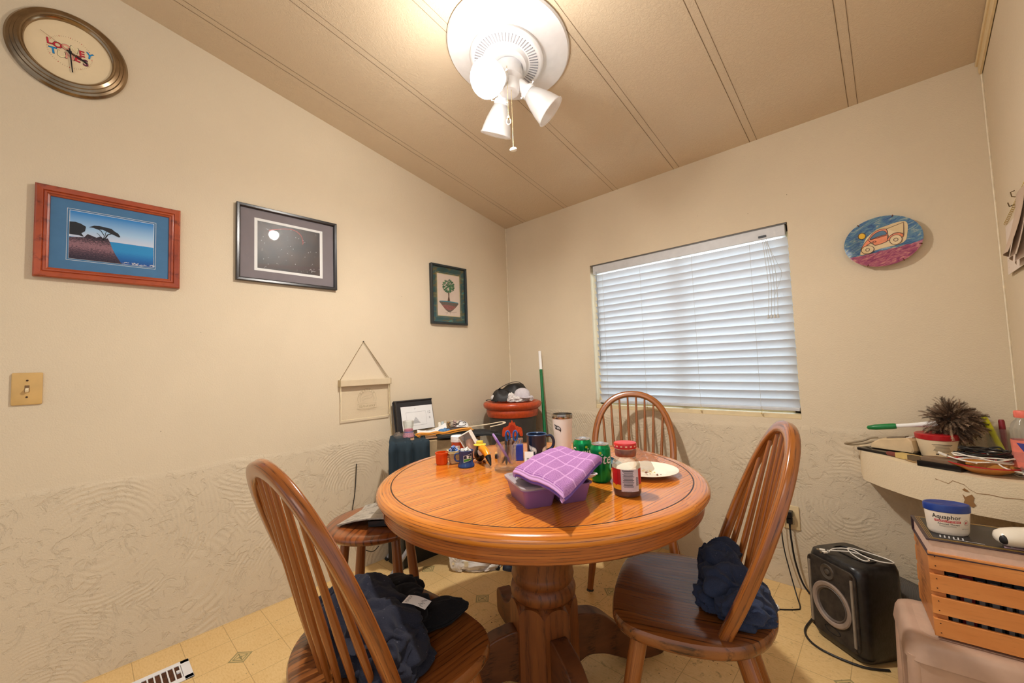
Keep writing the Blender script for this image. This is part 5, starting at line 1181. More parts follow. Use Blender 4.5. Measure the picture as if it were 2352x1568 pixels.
# duster
t = thing('feather_duster', 'feather duster with a green and white handle resting across the tub', 'duster', (2.438, -.092, SZ + .140), 0)
H0_ = Vector((-.012, -.005, -.01)); H1 = Vector((-.235, .000, -.045)); dd_ = H1 - H0_
MB().spin(H0_, H0_ + dd_ * .60, [(0, .014), (.5, .009), (1, .0075)], 16).build('white_shaft', M_wprint, t, smooth=60)
b = MB(); b.spin(H0_ + dd_ * .58, H1, [(0, .0105), (.1, .012), (.7, .0115), (.95, .008), (1, .002)], 16); b.build('green_grip', mat('green_grip', (20, 122, 62), .35), t, smooth=60)
b = MB(); fcount = 0
while fcount < 560:
    d = Vector((random.gauss(0, 1), random.gauss(0, .8), random.gauss(0, .9))).normalized()
    L = random.uniform(.060, .092) * (.90 + .25 * noise.noise(d * 2.2)); side = d.cross(Vector((random.gauss(0, 1), random.gauss(0, 1), random.gauss(0, 1)))).normalized(); nn = d.cross(side)
    o_ = d * .014 + Vector((.012, -.01, .0)); bend = random.uniform(-.045, .045); droop = Vector((0, 0, -.012))
    if o_.y + d.y * L > .062 or d.x < -.80: continue
    fcount += 1; K_ = 26; b.use(random.choice((0, 1, 1, 1, 2)))
    def sp(s_): return o_ + d * (L * s_) + nn * bend * s_ * s_ + droop * s_ ** 3
    for k in range(K_):
        s_ = .12 + .88 * k / K_; c = sp(s_); c2 = sp(min(1, s_ + .032)); tdir = (c2 - c).normalized() if (c2 - c).length > 1e-6 else d
        bl = .015 * (1 - .35 * s_) * random.uniform(.75, 1.2)
        for sg in (-1, 1):
            e_ = c + (side * sg * .62 + tdir * 1.0 + nn * random.uniform(-.3, .3)).normalized() * bl; b.add([c, c2, e_], [(0, 1, 2)])
o = b.build('feathers', [mat('feather_dark', (70, 52, 38), .8, var=.4, vscale=120), mat('feather_mid', (112, 88, 68), .8, var=.4, vscale=120), mat('feather_light', (160, 134, 108), .8, var=.3, vscale=120)], t, smooth=0); o['kind'] = 'stuff'
MB().sphere((.008, -.008, 0), (.035, .034, .036), 16, 10).build('feather_core', mat('feather_core', (44, 32, 22), .9), t)
# old razor / brush unit
t = thing('folding_brush', 'worn yellow and maroon brush lying at the front edge of the shelf', 'brush', (2.328, -.235, SZ), R(-40))
MB().spin((-.085, .0, .010), (-.040, 0, .011), [(0, .006), (.15, .009), (1, .009)], 14).build('maroon_handle', mat('maroon_wood', (120, 56, 48), .5), t)
b = MB(); b.prism([(-.045, -.012), (.055, -.018), (.060, .018), (-.040, .014)], .002, .022, .003); b.build('yellow_block', mat('old_yellow', (206, 178, 110), .6, var=.12), t)
b = MB(); b.prism([(.005, -.019), (.052, -.0195), (.054, -.002), (.008, -.002)], .004, .0235); b.build('brown_pad', mat('brown_pad', (96, 78, 54), .8, var=.3), t)
t = thing('yellow_dish', 'small shallow tan dish under the worn brush', 'dish', (2.350, -.262, SZ), R(-35)); MB().lathe([(0, 0), (.035, 0), (.042, .005), (.040, .006), (0, .003)], n=32, sy=.6).build('dish', mat('tan_dish', (170, 140, 96), .5), t)
# black gadget with brown top
t = thing('black_gadget', 'flat black gadget with a brown top, beside the bowl of cables', 'box', (2.408, -.318, SZ), R(-22))
MB().prism([(-.058, -.028), (.055, -.030), (.060, .030), (-.030, .034), (-.060, .010)], 0, .020, .002).build('black_base', M_bk, t); MB().prism([(-.050, -.020), (.045, -.024), (.050, .026), (-.026, .030), (-.052, .008)], .020, .034, .002).build('brown_top', mat('dusty_brown_top', (124, 100, 76), .6, var=.2), t)
# bowl with cables
BWL = Vector((2.508, -.318, SZ))
t = thing('shallow_bowl', 'shallow red-rimmed amber bowl piled with tangled cables', 'bowl', BWL)
b = MB(); b.lathe([(0, 0), (.040, 0), (.045, .003), (.088, .026), (.092, .030), (.089, .031), (.045, .007), (0, .006)], n=56); b.build('bowl', mat('amber_bowl', (206, 138, 62), .25), t)
b = MB(); b.lathe([(.084, .0245), (.0925, .0298), (.0925, .0325), (.0885, .0325), (.080, .025)], n=56); b.build('red_rim', mat('bowl_red', (190, 24, 34), .3), t)
def coil(name, label, m, r, loops, R0, z0, seed, extra=None):
    random.seed(seed); pts = []
    for i in range(loops * 9):
        a = i * 2 * PI / 9 + seed; rr = R0 * random.uniform(.72, 1.08); pts.append((rr * math.cos(a) * 1.0, rr * math.sin(a) * .62, z0 + random.uniform(0, .012) + i * .0006))
    if extra: pts += extra
    o = thing(name, label, 'cable', BWL, R(12)); MB().tube(catmull(pts, 5, False), r, 7).build('cord', m, o, smooth=60); return o
o = coil('white_cable', 'white usb cable coiled over the front of the bowl', M_wcable, .0024, 4, .074, .033, 2, [(.02, -.060, .034), (.055, -.082, .024)])
b = MB(); b.at(T(.066, -.087, .020) @ RZ(R(-25)) @ RY(R(12))); b.box((0, 0, 0), (.026, .013, .007)); c = b.build('plug', M_wcable, o, bevel=.0015); b = MB(); b.at(T(.066, -.087, .020) @ RZ(R(-25)) @ RY(R(12))); b.box((.019, 0, 0), (.014, .011, .0045)); b.build('metal_tip', M_steel, c)
b = MB(); b.at(T(-.095, .020, .050) @ RZ(R(150)) @ RY(R(-25))); b.box((0, 0, 0), (.024, .010, .007)); b.build('plug', M_wcable, o, bevel=.0015); MB().tube([(-.085, .016, .045), (-.06, -.012, .038), (-.03, -.040, .036)], .0024, 6).build('tail', M_wcable, o)
o = coil('black_cable', 'black cable bundle coiled on the bowl, one loop standing up', M_bcord, .0030, 6, .066, .042, 5, [(.05, .03, .055), (.09, .045, .075), (.110, .02, .070), (.085, -.02, .055), (.10, -.04, .045)])
b = MB(); b.cyl((-.035, .000, .056), (.015, -.020, .054), .010, .009, 14); b.cyl((-.062, .010, .060), (-.035, .0, .058), .007, .010, 14); b.build('cable_box', M_bk, o)
o = coil('red_cable', 'red cable mixed among the black ones in the bowl', mat('red_cable', (170, 24, 34), .4), .0026, 2, .058, .044, 8)
# glass jar with markers, bottle
t = thing('glass_pen_holder', 'clear glass holding markers at the back of the corner shelf', 'glass', (2.582, -.060, SZ), 0)
MB().lathe([(0, 0), (.032, 0), (.034, .003), (.040, .120), (.0385, .120), (.0325, .006), (0, .006)], n=40).build('glass', M_glassy, t)
def marker(nm_, label, p0, p1, r, m, m2):
    p0 = Vector(p0); p1 = Vector(p1); d = p1 - p0; t = thing(nm_, label, nm_.replace('_', ' '), p0); MB().cyl((0, 0, 0), d * .62, r, n=14).build('barrel', m, t); MB().spin(d * .60, d, [(0, r * 1.12), (.9, r * 1.05), (1, r * .8)], 14).build('cap', m2, t); return t
M_yel = mat('highlighter_yellow', (224, 222, 30), .35, var=.02)
o = marker('highlighter', 'yellow highlighter leaning left out of the clear glass', (2.588, -.070, SZ + .010), (2.540, -.080, SZ + .162), .0085, M_yel, M_yel)
b = MB(); b.use(0)
b.build('band', M_ink, o) if 0 else None
marker('red_marker', 'dark red marker standing in the clear glass behind the bottle', (2.590, -.050, SZ + .010), (2.586, -.048, SZ + .150), .008, mat('dark_red_marker', (140, 34, 44), .4), mat('dark_red_marker', (140, 34, 44), .4))
marker('brown_pencil', 'thin brown pencil leaning left in the clear glass', (2.590, -.055, SZ + .010), (2.536, -.060, SZ + .140), .003, mat('pencil_olive', (120, 110, 60), .5), mat('pencil_olive', (120, 110, 60), .5))
t = thing('water_bottle', 'clear flavoured-water bottle with a pink cap at the right picture edge', 'bottle', (2.600, -.315, SZ), R(-100))
b = MB(); b.lathe([(0, 0), (.028, 0), (.031, .004), (.031, .020), (.029, .026), (.031, .032), (.031, .060), (.029, .10), (.031, .135), (.031, .150), (.026, .172), (.015, .186), (.0145, .192)], n=40); b.build('bottle', M_clearpl, t)
b = MB(); b.lathe([(.0316, .030), (.0300, .080), (.0316, .118)], n=40); b.build('band_label', mat('bottle_label', (236, 130, 110), .5, var=.15, vscale=40), t)
b = MB(); wrap(b, tri([(-.018, .018), (.018, .018), (.0, -.016)]), .0312, 0, .092, .001); b.build('label_art', mat('indigo_art', (60, 64, 140), .5), t, smooth=0)
b = MB(); b.lathe([(.0185, .190), (.0195, .192), (.0195, .208), (.018, .212), (0, .212)], n=32); b.build('cap', mat('pink_cap', (240, 122, 104), .4), t)
t = thing('small_clear_cup', 'small clear plastic cup with red bits beside the water bottle', 'cup', (2.598, -.385, SZ)); MB().lathe([(0, 0), (.018, 0), (.024, .040), (.0225, .040), (.017, .003), (0, .003)], n=28).build('cup', M_clearpl, t)
MB().lathe([(0, .003), (.017, .003), (.019, .015), (0, .016)], n=20).build('red_bits', mat('red_bits', (150, 40, 44), .6, var=.5, vscale=200), t)
# ================================================================ RIGHT-HAND WALL
# decorated oval plate
n = NT('painted_glaze'); co = n.coord('Object', (1, 1, 1)); tc = n.new('ShaderNodeTexCoord'); sp = n.new('ShaderNodeSeparateXYZ'); n.link(tc.outputs['Object'], sp.inputs[0])
brush = n.noise(n.coord('Object', (1, 3.2, 1), (0, 0, R(-20))), 22, 5, .7, 1.4)
sky_ = n.ramp(brush, [(.28, (20, 44, 104)), (.45, (44, 92, 140)), (.58, (96, 134, 146)), (.72, (206, 194, 156))])
gr_ = n.ramp(brush, [(.28, (92, 34, 76)), (.45, (146, 64, 102)), (.6, (186, 112, 120)), (.75, (224, 180, 150))])
ed = n.math('ADD', n.math('ADD', sp.outputs['Y'], n.math('MULTIPLY', n.noise(co, 30, 2), .02)), n.math('MULTIPLY', sp.outputs['X'], -.14))
col = n.mix(n.math('LESS_THAN', ed, -.030), sky_, gr_)
M_paint = n.setp(col, .12, 0, None, .6, Coat_Weight=.5)
PC = Vector((2.303, -.020, 1.624)); t = thing('painted_wall_plate', 'oval ceramic plate painted with an orange truck under a yellow sun', 'plate', PC, 0, None, (PI / 2, 0, 0))
PA, PB = .128, .110
b = MB(); b.lathe([(0, -.004), (.50, -.004), (.62, -.001), (.97, .0095), (1.0, .011), (1.0, .014), (.97, .0135), (.62, .004), (.5, .0), (0, 0)][::-1], n=80, sx=PA, sy=PB)
pv = [(x_, y_, z_) for x_, y_, z_ in b.v]; b.build('dish', [M_paint], t, smooth=60)
M_oran = mat('truck_orange', (232, 132, 78), .2, var=.15, vscale=40); M_bare = mat('bare_glaze', (222, 196, 148), .2, var=.05); M_ol = mat('brown_outline', (74, 30, 20), .4); M_sun = mat('sun_yellow', (236, 188, 62), .2, var=.1)
def pzz(x_, y_):
    r = math.hypot(x_ / PA, y_ / PB); return 0 if r < .5 else ((r - .5) / .12 * .004 if r < .62 else .004 + (r - .62) / .35 * .0095)
def pl(pts, ci, dz, outline=True, k=5):
    P = catmull(pts, k) if k > 1 else pts; o_ = len(b.v)
    b.use(ci); v, f = tri(P); v2, f2 = strips(v, f, .006); b.add([(x_, y_, pzz(x_, y_) + dz) for x_, y_ in v2], f2)
    if outline: line_(P, True, dz)
def line_(P, closed, dz, w=.0018):
    m_ = MB(); m_.stroke(P, w, 0, closed); b.use(3); b.add([(x_, y_, pzz(x_, y_) + dz + .0006) for x_, y_, z_ in m_.v], m_.f)
def pc(u, v): return ((u - 1165) / 1800 * .305, (785 - v) / 1800 * .31)      # plate drawing units
b = MB()
def q(*a): return [pc(u, v) for u, v in a]
pl(q((740, 940), (860, 640), (1010, 500), (1180, 420), (1620, 380), (1640, 700), (1540, 900), (1100, 960), (760, 1050)), 1, .0012, False, 4)
pl(q((850, 720), (905, 660), (1000, 530), (1120, 470), (1220, 465), (1275, 500), (1290, 620), (1270, 720), (1250, 800), (1030, 850), (960, 760), (760, 900), (760, 860)), 0, .0024, True, 3)
pl(q((935, 680), (1000, 590), (1080, 530), (1180, 505), (1240, 540), (1260, 615), (1100, 640)), 4, .0034, True, 3)
pl(q((1270, 480), (1590, 405), (1575, 700), (1500, 640), (1400, 630), (1300, 700)), 1, .0030, True, 1)
pl(q((1275, 780), (1320, 680), (1420, 620), (1520, 640), (1570, 700), (1530, 760)), 0, .0036, True, 3)
line_(q((890, 670), (960, 780), (1030, 855)), False, .0036); line_(q((940, 690), (1275, 640)), False, .0036)
for (cu, cv, ru, rv, sc_) in ((875, 935, 125, 105, 38), (1425, 795, 115, 120, 40)):
    pl([pc(cu + ru * math.cos(i * PI / 10), cv + rv * math.sin(i * PI / 10)) for i in range(20)], 1, .0044, True, 1); line_([pc(cu + sc_ * math.cos(i * PI / 8), cv + sc_ * math.sin(i * PI / 8)) for i in range(16)], True, .0052)
line_([pc(1020 + 32 * math.cos(i * PI / 8), 752 + 16 * math.sin(i * PI / 8)) for i in range(16)], True, .0036)
pl([pc(785 + 72 * math.cos(i * PI / 10), 560 + 78 * math.sin(i * PI / 10)) for i in range(20)], 2, .0030, True, 1)
b.build('painted_truck', [M_oran, M_bare, M_sun, M_ol, mat('truck_window', (50, 92, 120), .15)], t, smooth=0)
b = MB()
for a in (2.2, 1.25, -.35, -1.05, -2.0): 
    cx_, cy_ = PA * math.cos(a), PB * math.sin(a); b.tube([(cx_ * 1.01, cy_ * 1.01, .004), (cx_ * 1.01, cy_ * 1.01, .015), (cx_ * .94, cy_ * .94, .0155)], .0016, 6)
b.build('wire_clip', mat('rusty_wire', (104, 52, 30), .5, .4), t)
MB().box((0, 0, -.010), (.06, .06, .014)).build('wall_spacer', M_ol, t)
# calendar
t = thing('wall_calendar', 'paper wall calendar with curling pages hanging on the right wall', 'calendar', (W_, -.345, 1.625), 0)
def page(off, yl, yr, zt, zb, curl, xo, skew=0):
    def f(u, v):   # u across (from window side to room side), v top->bottom
        y = yl + (yr - yl) * u; z = zt + (zb - zt) * v
        return (-xo - off * v - curl * (v ** 2.2) * (.3 + .7 * u) - skew * math.sin(u * PI) * (.25 + .75 * v), y, z)
    return f
MB().grid(page(.004, .200, -.17, -.050, -.225, .004, .004), 14, 14, .0012).build('month_page', mat('page_pinkish', (232, 218, 206), .7, var=.02), t, smooth=60, label='page of dates against the wall')
b = MB(); fpg = page(.004, .200, -.17, -.050, -.225, .004, .004)
def on(u, v, o_=.0012): p = fpg(u, v); return (p[0] - o_, p[1], p[2])
def strip(u0, u1, v0, v1): b.add([on(u0, v0), on(u1, v0), on(u1, v1), on(u0, v1)], [(0, 1, 2, 3)])
b.use(1); [strip(.04 + k * .05, .04 + (k + 1) * .05, .16 - k * .002, .20 - k * .002) for k in range(8)]; b.use(0)
for r_ in range(5):
    for c_ in range(4): strip(.05 + c_ * .13, .065 + c_ * .13, .28 + r_ * .14, .305 + r_ * .14)
    for c_ in range(9): strip(.07 + c_ * .04, .09 + c_ * .04, .290 + r_ * .14, .294 + r_ * .14)
b.build('date_grid', [M_ink, mat('weekday_band', (66, 60, 84), .6)], t, smooth=0)
for k, (xo, cu, c_) in enumerate(((.010, .010, (222, 204, 190)), (.016, .018, (210, 190, 172)), (.024, .024, (196, 172, 150)))):
    MB().grid(page(.010 + k * .006, .010 - k * .030, -.16, .0, -.215 + k * .010, cu, xo * .5, .010), 12, 14, .0010).build('curled_page', mat('page_%s' % 'abcd'[k], c_, .7, var=.05), t, smooth=60)
b = MB(); 
for k in range(26): b.tube([(-.004 + .004 * math.cos(q_), .200 - k * .0145, -.050 + .012 * (1 if 1 else 0) + .004 * math.sin(q_) + k * .0024) for q_ in [i * PI / 4 for i in range(8)]], .0007, 5, True)
b.build('spiral_wire', mat('gold_spiral', (170, 140, 60), .4, .6), t)
b = MB(); b.tube([(-.002, .030, .012), (-.010, .030, .016), (-.012, .028, .030), (-.003, .03, .034)], .0016, 6); b.tube([(-.002, .055, -.006), (-.014, .05, -.012), (-.018, .04, .0)], .0016, 6); b.build('hook', mat('old_hook', (110, 90, 60), .4, .6), t)
# ================================================================ LEFT WALL
WL = (PI / 2, 0, PI / 2)     # local x -> +Y, local y -> +Z, local z -> into the room
def frame_moulding(name, t, w, h, steps, m, z0=0.0):
    """mitred picture frame: steps = [(inset, height)] profile from the outside in"""
    b = MB(); vs = []; fs = []; K = len(steps)
    for i_, z in steps:
        vs += [(-w / 2 + i_, -h / 2 + i_, z + z0), (w / 2 - i_, -h / 2 + i_, z + z0), (w / 2 - i_, h / 2 - i_, z + z0), (-w / 2 + i_, h / 2 - i_, z + z0)]
    for j in range(K - 1):
        for i in range(4): fs.append((j * 4 + i, j * 4 + (i + 1) % 4, (j + 1) * 4 + (i + 1) % 4, (j + 1) * 4 + i))
    b.add(vs, fs); return b.build(name, m, t, smooth=0, bevel=.0008)
# --- clock
t = thing('wall_clock', 'round wall clock in a wide stepped antique-bronze metal rim, high on the wall', 'clock', (0.001, -2.480, 2.427), 0, None, WL)
n = NT('antique_bronze_rim'); co = n.coord(); col = n.ramp(n.noise(co, 9, 4), [(.3, (112, 94, 74)), (.7, (168, 148, 122))]); M_brz = n.setp(col, .20, 1.0, None)
b = MB(); b.lathe([(.166, 0), (.1665, .008), (.160, .016), (.152, .019), (.150, .026), (.142, .029), (.140, .034), (.131, .038), (.127, .037), (.124, .030), (.119, .026), (.117, .018)], n=96); b.build('metal_rim', M_brz, t, smooth=30)
MB().lathe([(.118, .018), (0, .018)], n=72).build('dial', mat('cream_dial', (236, 216, 178), .5, var=.02), t, smooth=0)
b = MB()
for word, ci, y0, sz, ang in (('LOONEY', (0, 0, 3, 2, 0, 1), .014, .030, -4), ('TUNES', (1, 2, 3, 0, 4), -.018, .032, -4)):
    adv = {'N': .024, 'U': .023}; tot = len(word) * .0215; x_ = -tot / 2 + .010
    for i, chh in enumerate(word):
        v, f = text_mesh(chh, sz, 'CENTER', 0, .035); a = R([8, -6, 5, -8, 6, -5][i]); yy = y0 + [.003, -.002, .001, .003, -.003, .0][i]
        b.use(5); b.add([(x_ + (p[0] * math.cos(a) - p[1] * math.sin(a)) * 1.10, yy + (p[0] * math.sin(a) + p[1] * math.cos(a)) * 1.10, .0184) for p in v], f)
        b.use(ci[i]); b.add([(x_ + p[0] * math.cos(a) - p[1] * math.sin(a), yy + p[0] * math.sin(a) + p[1] * math.cos(a), .0188) for p in v], f); x_ += .0215
b.build('lettering', [mat('dial_red', (200, 44, 62), .5), mat('dial_blue', (20, 140, 206), .5), mat('dial_cream', (236, 222, 178), .5), mat('dial_pink', (232, 160, 140), .5), mat('dial_plum', (110, 40, 70), .5), M_ink], t, smooth=0)
b = MB()
for k in range(60):
    a = 2 * PI * k / 60; r_ = .058; b.use(1 if k % 5 == 0 else 0); b.stroke([(r_ * math.sin(a), r_ * math.cos(a)), ((r_ + .004) * math.sin(a), (r_ + .004) * math.cos(a))], .0008 if k % 5 else .0018, .0184)
b.build('minute_marks', [mat('mark_tan', (160, 130, 90), .6), M_redp], t, smooth=0)
b = MB(); b.at(RZ(R(-24))); b.prism([(-.010, -.0030), (.045, -.0034), (.056, 0), (.045, .0034), (-.010, .0030)], .022, .023); b.build('hour_hand', M_ink, t, smooth=0)
b = MB(); b.at(RZ(R(-84))); b.prism([(-.014, -.0022), (.080, -.0018), (.080, .0018), (-.014, .0022)], .0245, .0255); b.build('minute_hand', M_ink, t, smooth=0)
b = MB(); b.at(RZ(R(150))); b.prism([(-.02, -.0006), (.090, -.0005), (.090, .0005), (-.02, .0006)], .0262, .0268); b.build('second_hand', mat('thin_hand', (150, 110, 80), .5), t, smooth=0)
MB().cyl((0, 0, .018), (0, 0, .028), .005, n=16).build('hub', M_ink, t)
# --- picture 1: framed seaside photograph
fw, fh = .422, .352
t = thing('framed_picture', 'reddish wooden frame, blue mat, photo of a lone tree on a sea cliff', 'picture', (0.001, -2.346, 1.7035), 0, None, WL)
M_cherry = oak('cherry_frame', (176, 78, 38), (150, 60, 28), (108, 38, 18), .32, 'Object', (3, 3, 3), (0, 0, 0), 9, .4)
frame_moulding('frame', t, fw, fh, [(0, 0), (0, .020), (.004, .024), (.020, .023), (.0225, .018), (.0245, .021), (.030, .021), (.032, .017), (.038, .014), (.039, .008)], M_cherry)
MB().box((0, 0, .008), (fw - .07, fh - .07, .002)).build('blue_mat', mat('mat_blue', (74, 118, 158), .9, var=.05), t)
PX, PY = .2455, .190; cxp, cyp = .0005, .0015
b = MB(); b.use(0)
for i_, w__ in ((.0, .0016), (-.0065, .0014)): b.stroke([(cxp - PX / 2 + i_, cyp - PY / 2 + i_), (cxp + PX / 2 - i_, cyp - PY / 2 + i_), (cxp + PX / 2 - i_, cyp + PY / 2 - i_), (cxp - PX / 2 + i_, cyp + PY / 2 - i_)], w__, .0095, True)
b.build('white_mat_line', M_wprint, t, smooth=0)
def gradmat(name, axis, stops, rough=.35, nz=None, scale=(1, 1, 1)):
    n = NT(name); sp = n.new('ShaderNodeSeparateXYZ'); n.link(n.coord('UV'), sp.inputs[0]); v = sp.outputs[axis]
    if nz: v = n.math('ADD', v, n.math('MULTIPLY', n.noise(n.coord('UV', scale), nz[0], 5, .7), nz[1]))
    return n.setp(n.ramp(v, stops), rough)
M_sky = gradmat('photo_sky', 'Y', [(.0, (202, 208, 226)), (.35, (160, 196, 228)), (1, (10, 122, 196))])
M_sea = gradmat('photo_sea', 'Y', [(.25, (8, 66, 140)), (.6, (16, 106, 176)), (.85, (36, 136, 196))], .35, (22, .5), (1, 6, 1))
M_rock = gradmat('photo_rock', 'Y', [(.35, (34, 24, 44)), (.52, (74, 52, 66)), (.66, (150, 110, 120)), (.8, (40, 30, 44))], .35, (14, .7), (3, 4, 1))
M_tree = mat('photo_tree', (22, 26, 34), .4)
def im(u, v): return (cxp - PX / 2 + u * PX, cyp - PY / 2 + v * PY)
b = MB(); z_ = .0093
def quad(u0, v0, u1, v1, ci, z): b.use(ci); b.add([im(u0, v0) + (z,), im(u1, v0) + (z,), im(u1, v1) + (z,), im(u0, v1) + (z,)], [(0, 1, 2, 3)], [(0, 0), (1, 0), (1, 1), (0, 1)])
def shp(P, ci, z, k=1):
    P = catmull(P, k) if k > 1 else P; v, f = tri(P); b.use(ci); b.add([im(*p) + (z,) for p in v], f, [tuple(p) for p in v])
quad(.0, .44, 1, 1, 0, z_); quad(.0, 0, 1, .455, 1, z_ + .0002)
shp([(0, 0), (.60, 0), (.56, .10), (.52, .2), (.48, .33), (.455, .44), (.43, .52), (.38, .50), (.35, .54), (.30, .50), (.2, .55), (.16, .47), (0, .44)], 2, z_ + .0004)
shp([(0, .50), (0, .76), (.06, .77), (.12, .75), (.18, .70), (.17, .60), (.13, .55), (.16, .48), (.1, .50)], 3, z_ + .0005)
shp([(.21, .70), (.27, .75), (.33, .76), (.40, .75), (.47, .74), (.51, .69), (.55, .66), (.58, .59), (.56, .575), (.50, .61), (.45, .64), (.42, .66), (.37, .69), (.31, .68), (.26, .70)], 3, z_ + .0006)
for P, w__ in (([(.375, .47), (.41, .54), (.43, .60), (.47, .63)], .0035), ([(.375, .47), (.39, .56), (.35, .66), (.30, .70)], .0022), ([(.36, .49), (.33, .57), (.30, .60)], .0014), ([(.41, .54), (.40, .62), (.42, .68)], .0016)): b.use(3); b.stroke([im(*p) for p in P], w__, z_ + .0007)
random.seed(2); b.use(4)
for k in range(24): u = random.uniform(.60, .99); b.stroke([im(u, random.uniform(.005, .05)), im(u + .03, random.uniform(.01, .06))], .0012, z_ + .0006)
b.build('photo_print', [M_sky, M_sea, M_rock, M_tree, M_wprint], t, smooth=0)
M_fglass = glass('picture_glass', (250, 250, 250), .02, 1.5, .93)
# --- picture 2: dark space print with black frame, glazed
t = thing('framed_picture', 'thin black frame, grey mat, dark starry print with a red arc', 'picture', (0.001, -1.679, 1.791), 0, None, WL)
fw, fh = .488, .386
frame_moulding('frame', t, fw, fh, [(0, 0), (0, .020), (.002, .022), (.012, .021), (.016, .018), (.018, .012)], mat('black_frame', (44, 42, 44), .25))
MB().box((0, 0, .008), (fw - .03, fh - .03, .002)).build('grey_mat', mat('mat_grey', (136, 128, 132), .9, var=.05), t)
b = MB(); b.use(0); b.poly([(-.166, -.134), (.167, -.134), (.167, .134), (-.166, .134)], .0092); b.use(1)
n = NT('dark_print'); co = n.coord(); M_dark = n.setp(n.ramp(n.noise(co, 9, 4), [(.35, (34, 30, 30)), (.65, (72, 54, 46))]), .35)
b.poly([(-.152, -.121), (.152, -.121), (.152, .121), (-.152, .121)], .0096); b.use(2)
A = catmull([(-.10, .082), (-.03, .105), (.02, .108), (.052, .088), (.064, .054), (.062, .040)], 6, False); b.stroke(A, .0022, .0100); b.use(0)
random.seed(9)
for k in range(90): b.disc((random.uniform(-.145, .148), random.uniform(-.115, .115)), random.choice((.0005, .0008, .0013)), .0100, 6)
b.stroke(catmull([(.098, -.098), (.104, -.090), (.108, -.108), (.113, -.098), (.120, -.102), (.128, -.100)], 3, False), .0010, .0101)
b.use(3); b.poly([(-.150, -.100), (.150, -.072), (.150, -.098), (-.150, -.118)], .0098)
b.build('dark_print', [M_wprint, M_dark, mat('red_arc', (210, 70, 58), .4), mat('print_maroon', (66, 44, 40), .4)], t, smooth=0)
MB().box((0, 0, .0125), (fw - .034, fh - .034, .0015)).build('glazing', M_fglass, t)
# --- picture 3: small tree drawing
t = thing('framed_picture', 'small dark frame, iridescent green mat, drawing of a potted tree', 'picture', (0.001, -.628, 1.654), 0, None, WL)
fw, fh = .318, .424
frame_moulding('frame', t, fw, fh, [(0, 0), (0, .026), (.002, .028), (.012, .027), (.015, .020), (.016, .012)], mat('dark_green_frame', (38, 46, 48), .3))
n = NT('iridescent_mat'); co = n.coord('Object', (5, 14, 1), (0, 0, R(-14))); f = n.noise(co, 2.2, 3, .6, .6)
M_irid = n.setp(n.ramp(f, [(.35, (40, 78, 72)), (.5, (44, 92, 96)), (.6, (112, 100, 50)), (.68, (60, 150, 150)), (.75, (36, 76, 80))]), .22, .2)  # foil reflections are put into the mat colour as bands
MB().box((0, 0, .009), (fw - .03, fh - .03, .002)).build('green_mat', M_irid, t)
b = MB(); b.use(0); b.poly([(-.104, -.154), (.102, -.154), (.102, .152), (-.104, .152)], .0102); b.use(1); b.poly([(-.099, -.149), (.097, -.149), (.097, .147), (-.099, .147)], .0105)
b.use(0); b.stroke([(-.112, -.162), (.110, -.162), (.110, .160), (-.112, .160)], .0012, .0102, True)
b.use(3); b.poly([(-.014, -.045), (.010, -.045), (.004, -.01), (.006, .03), (-.008, .03), (-.006, -.01)], .0108)
random.seed(4)
for k in range(190):
    a = random.uniform(0, 6.28); r_ = math.sqrt(random.random()); b.use(random.choice((2, 2, 6))); b.disc((-.002 + .052 * r_ * math.cos(a), .066 + .048 * r_ * math.sin(a)), random.uniform(.004, .009), .0110 + k * 2e-6, 6, .6, a)
b.use(4); v, f = tri(catmull([(-.085, -.048), (0, -.043), (.082, -.050), (.07, -.075), (.035, -.105), (.010, -.12), (-.012, -.12), (-.04, -.10), (-.07, -.07)], 4)); b.add([(x_, y_, .0112) for x_, y_ in v], f)
b.use(5); v, f = tri(catmull([(-.06, -.075), (.055, -.078), (.02, -.105), (-.02, -.106)], 4)); b.add([(x_, y_, .0116) for x_, y_ in v], f)
b.use(7); b.stroke([(-.083, -.049), (0, -.047), (.082, -.050)], .006, .0115)
b.use(3)
for P in ([(-.010, -.118), (-.02, -.135), (-.03, -.138)], [(.008, -.118), (.01, -.138)], [(.0, -.125), (.04, -.124), (.07, -.116)], [(-.035, -.126), (-.02, -.130)]): b.stroke(P, .0016, .0112)
b.build('tree_drawing', [mat('gold_line', (196, 178, 130), .4), mat('drawing_paper', (226, 206, 188), .7, var=.03), mat('leaf_ink', (40, 92, 60), .6), mat('bark_ink', (98, 66, 46), .6), mat('bowl_ink', (110, 96, 84), .6, var=.5, vscale=200), mat('bowl_red_ink', (150, 92, 84), .6, var=.4, vscale=200), mat('leaf_ink_light', (84, 132, 84), .6), mat('water_ink', (40, 140, 160), .4)], t, smooth=0)
MB().box((0, 0, .0155), (fw - .03, fh - .03, .0015)).build('glazing', M_fglass, t)
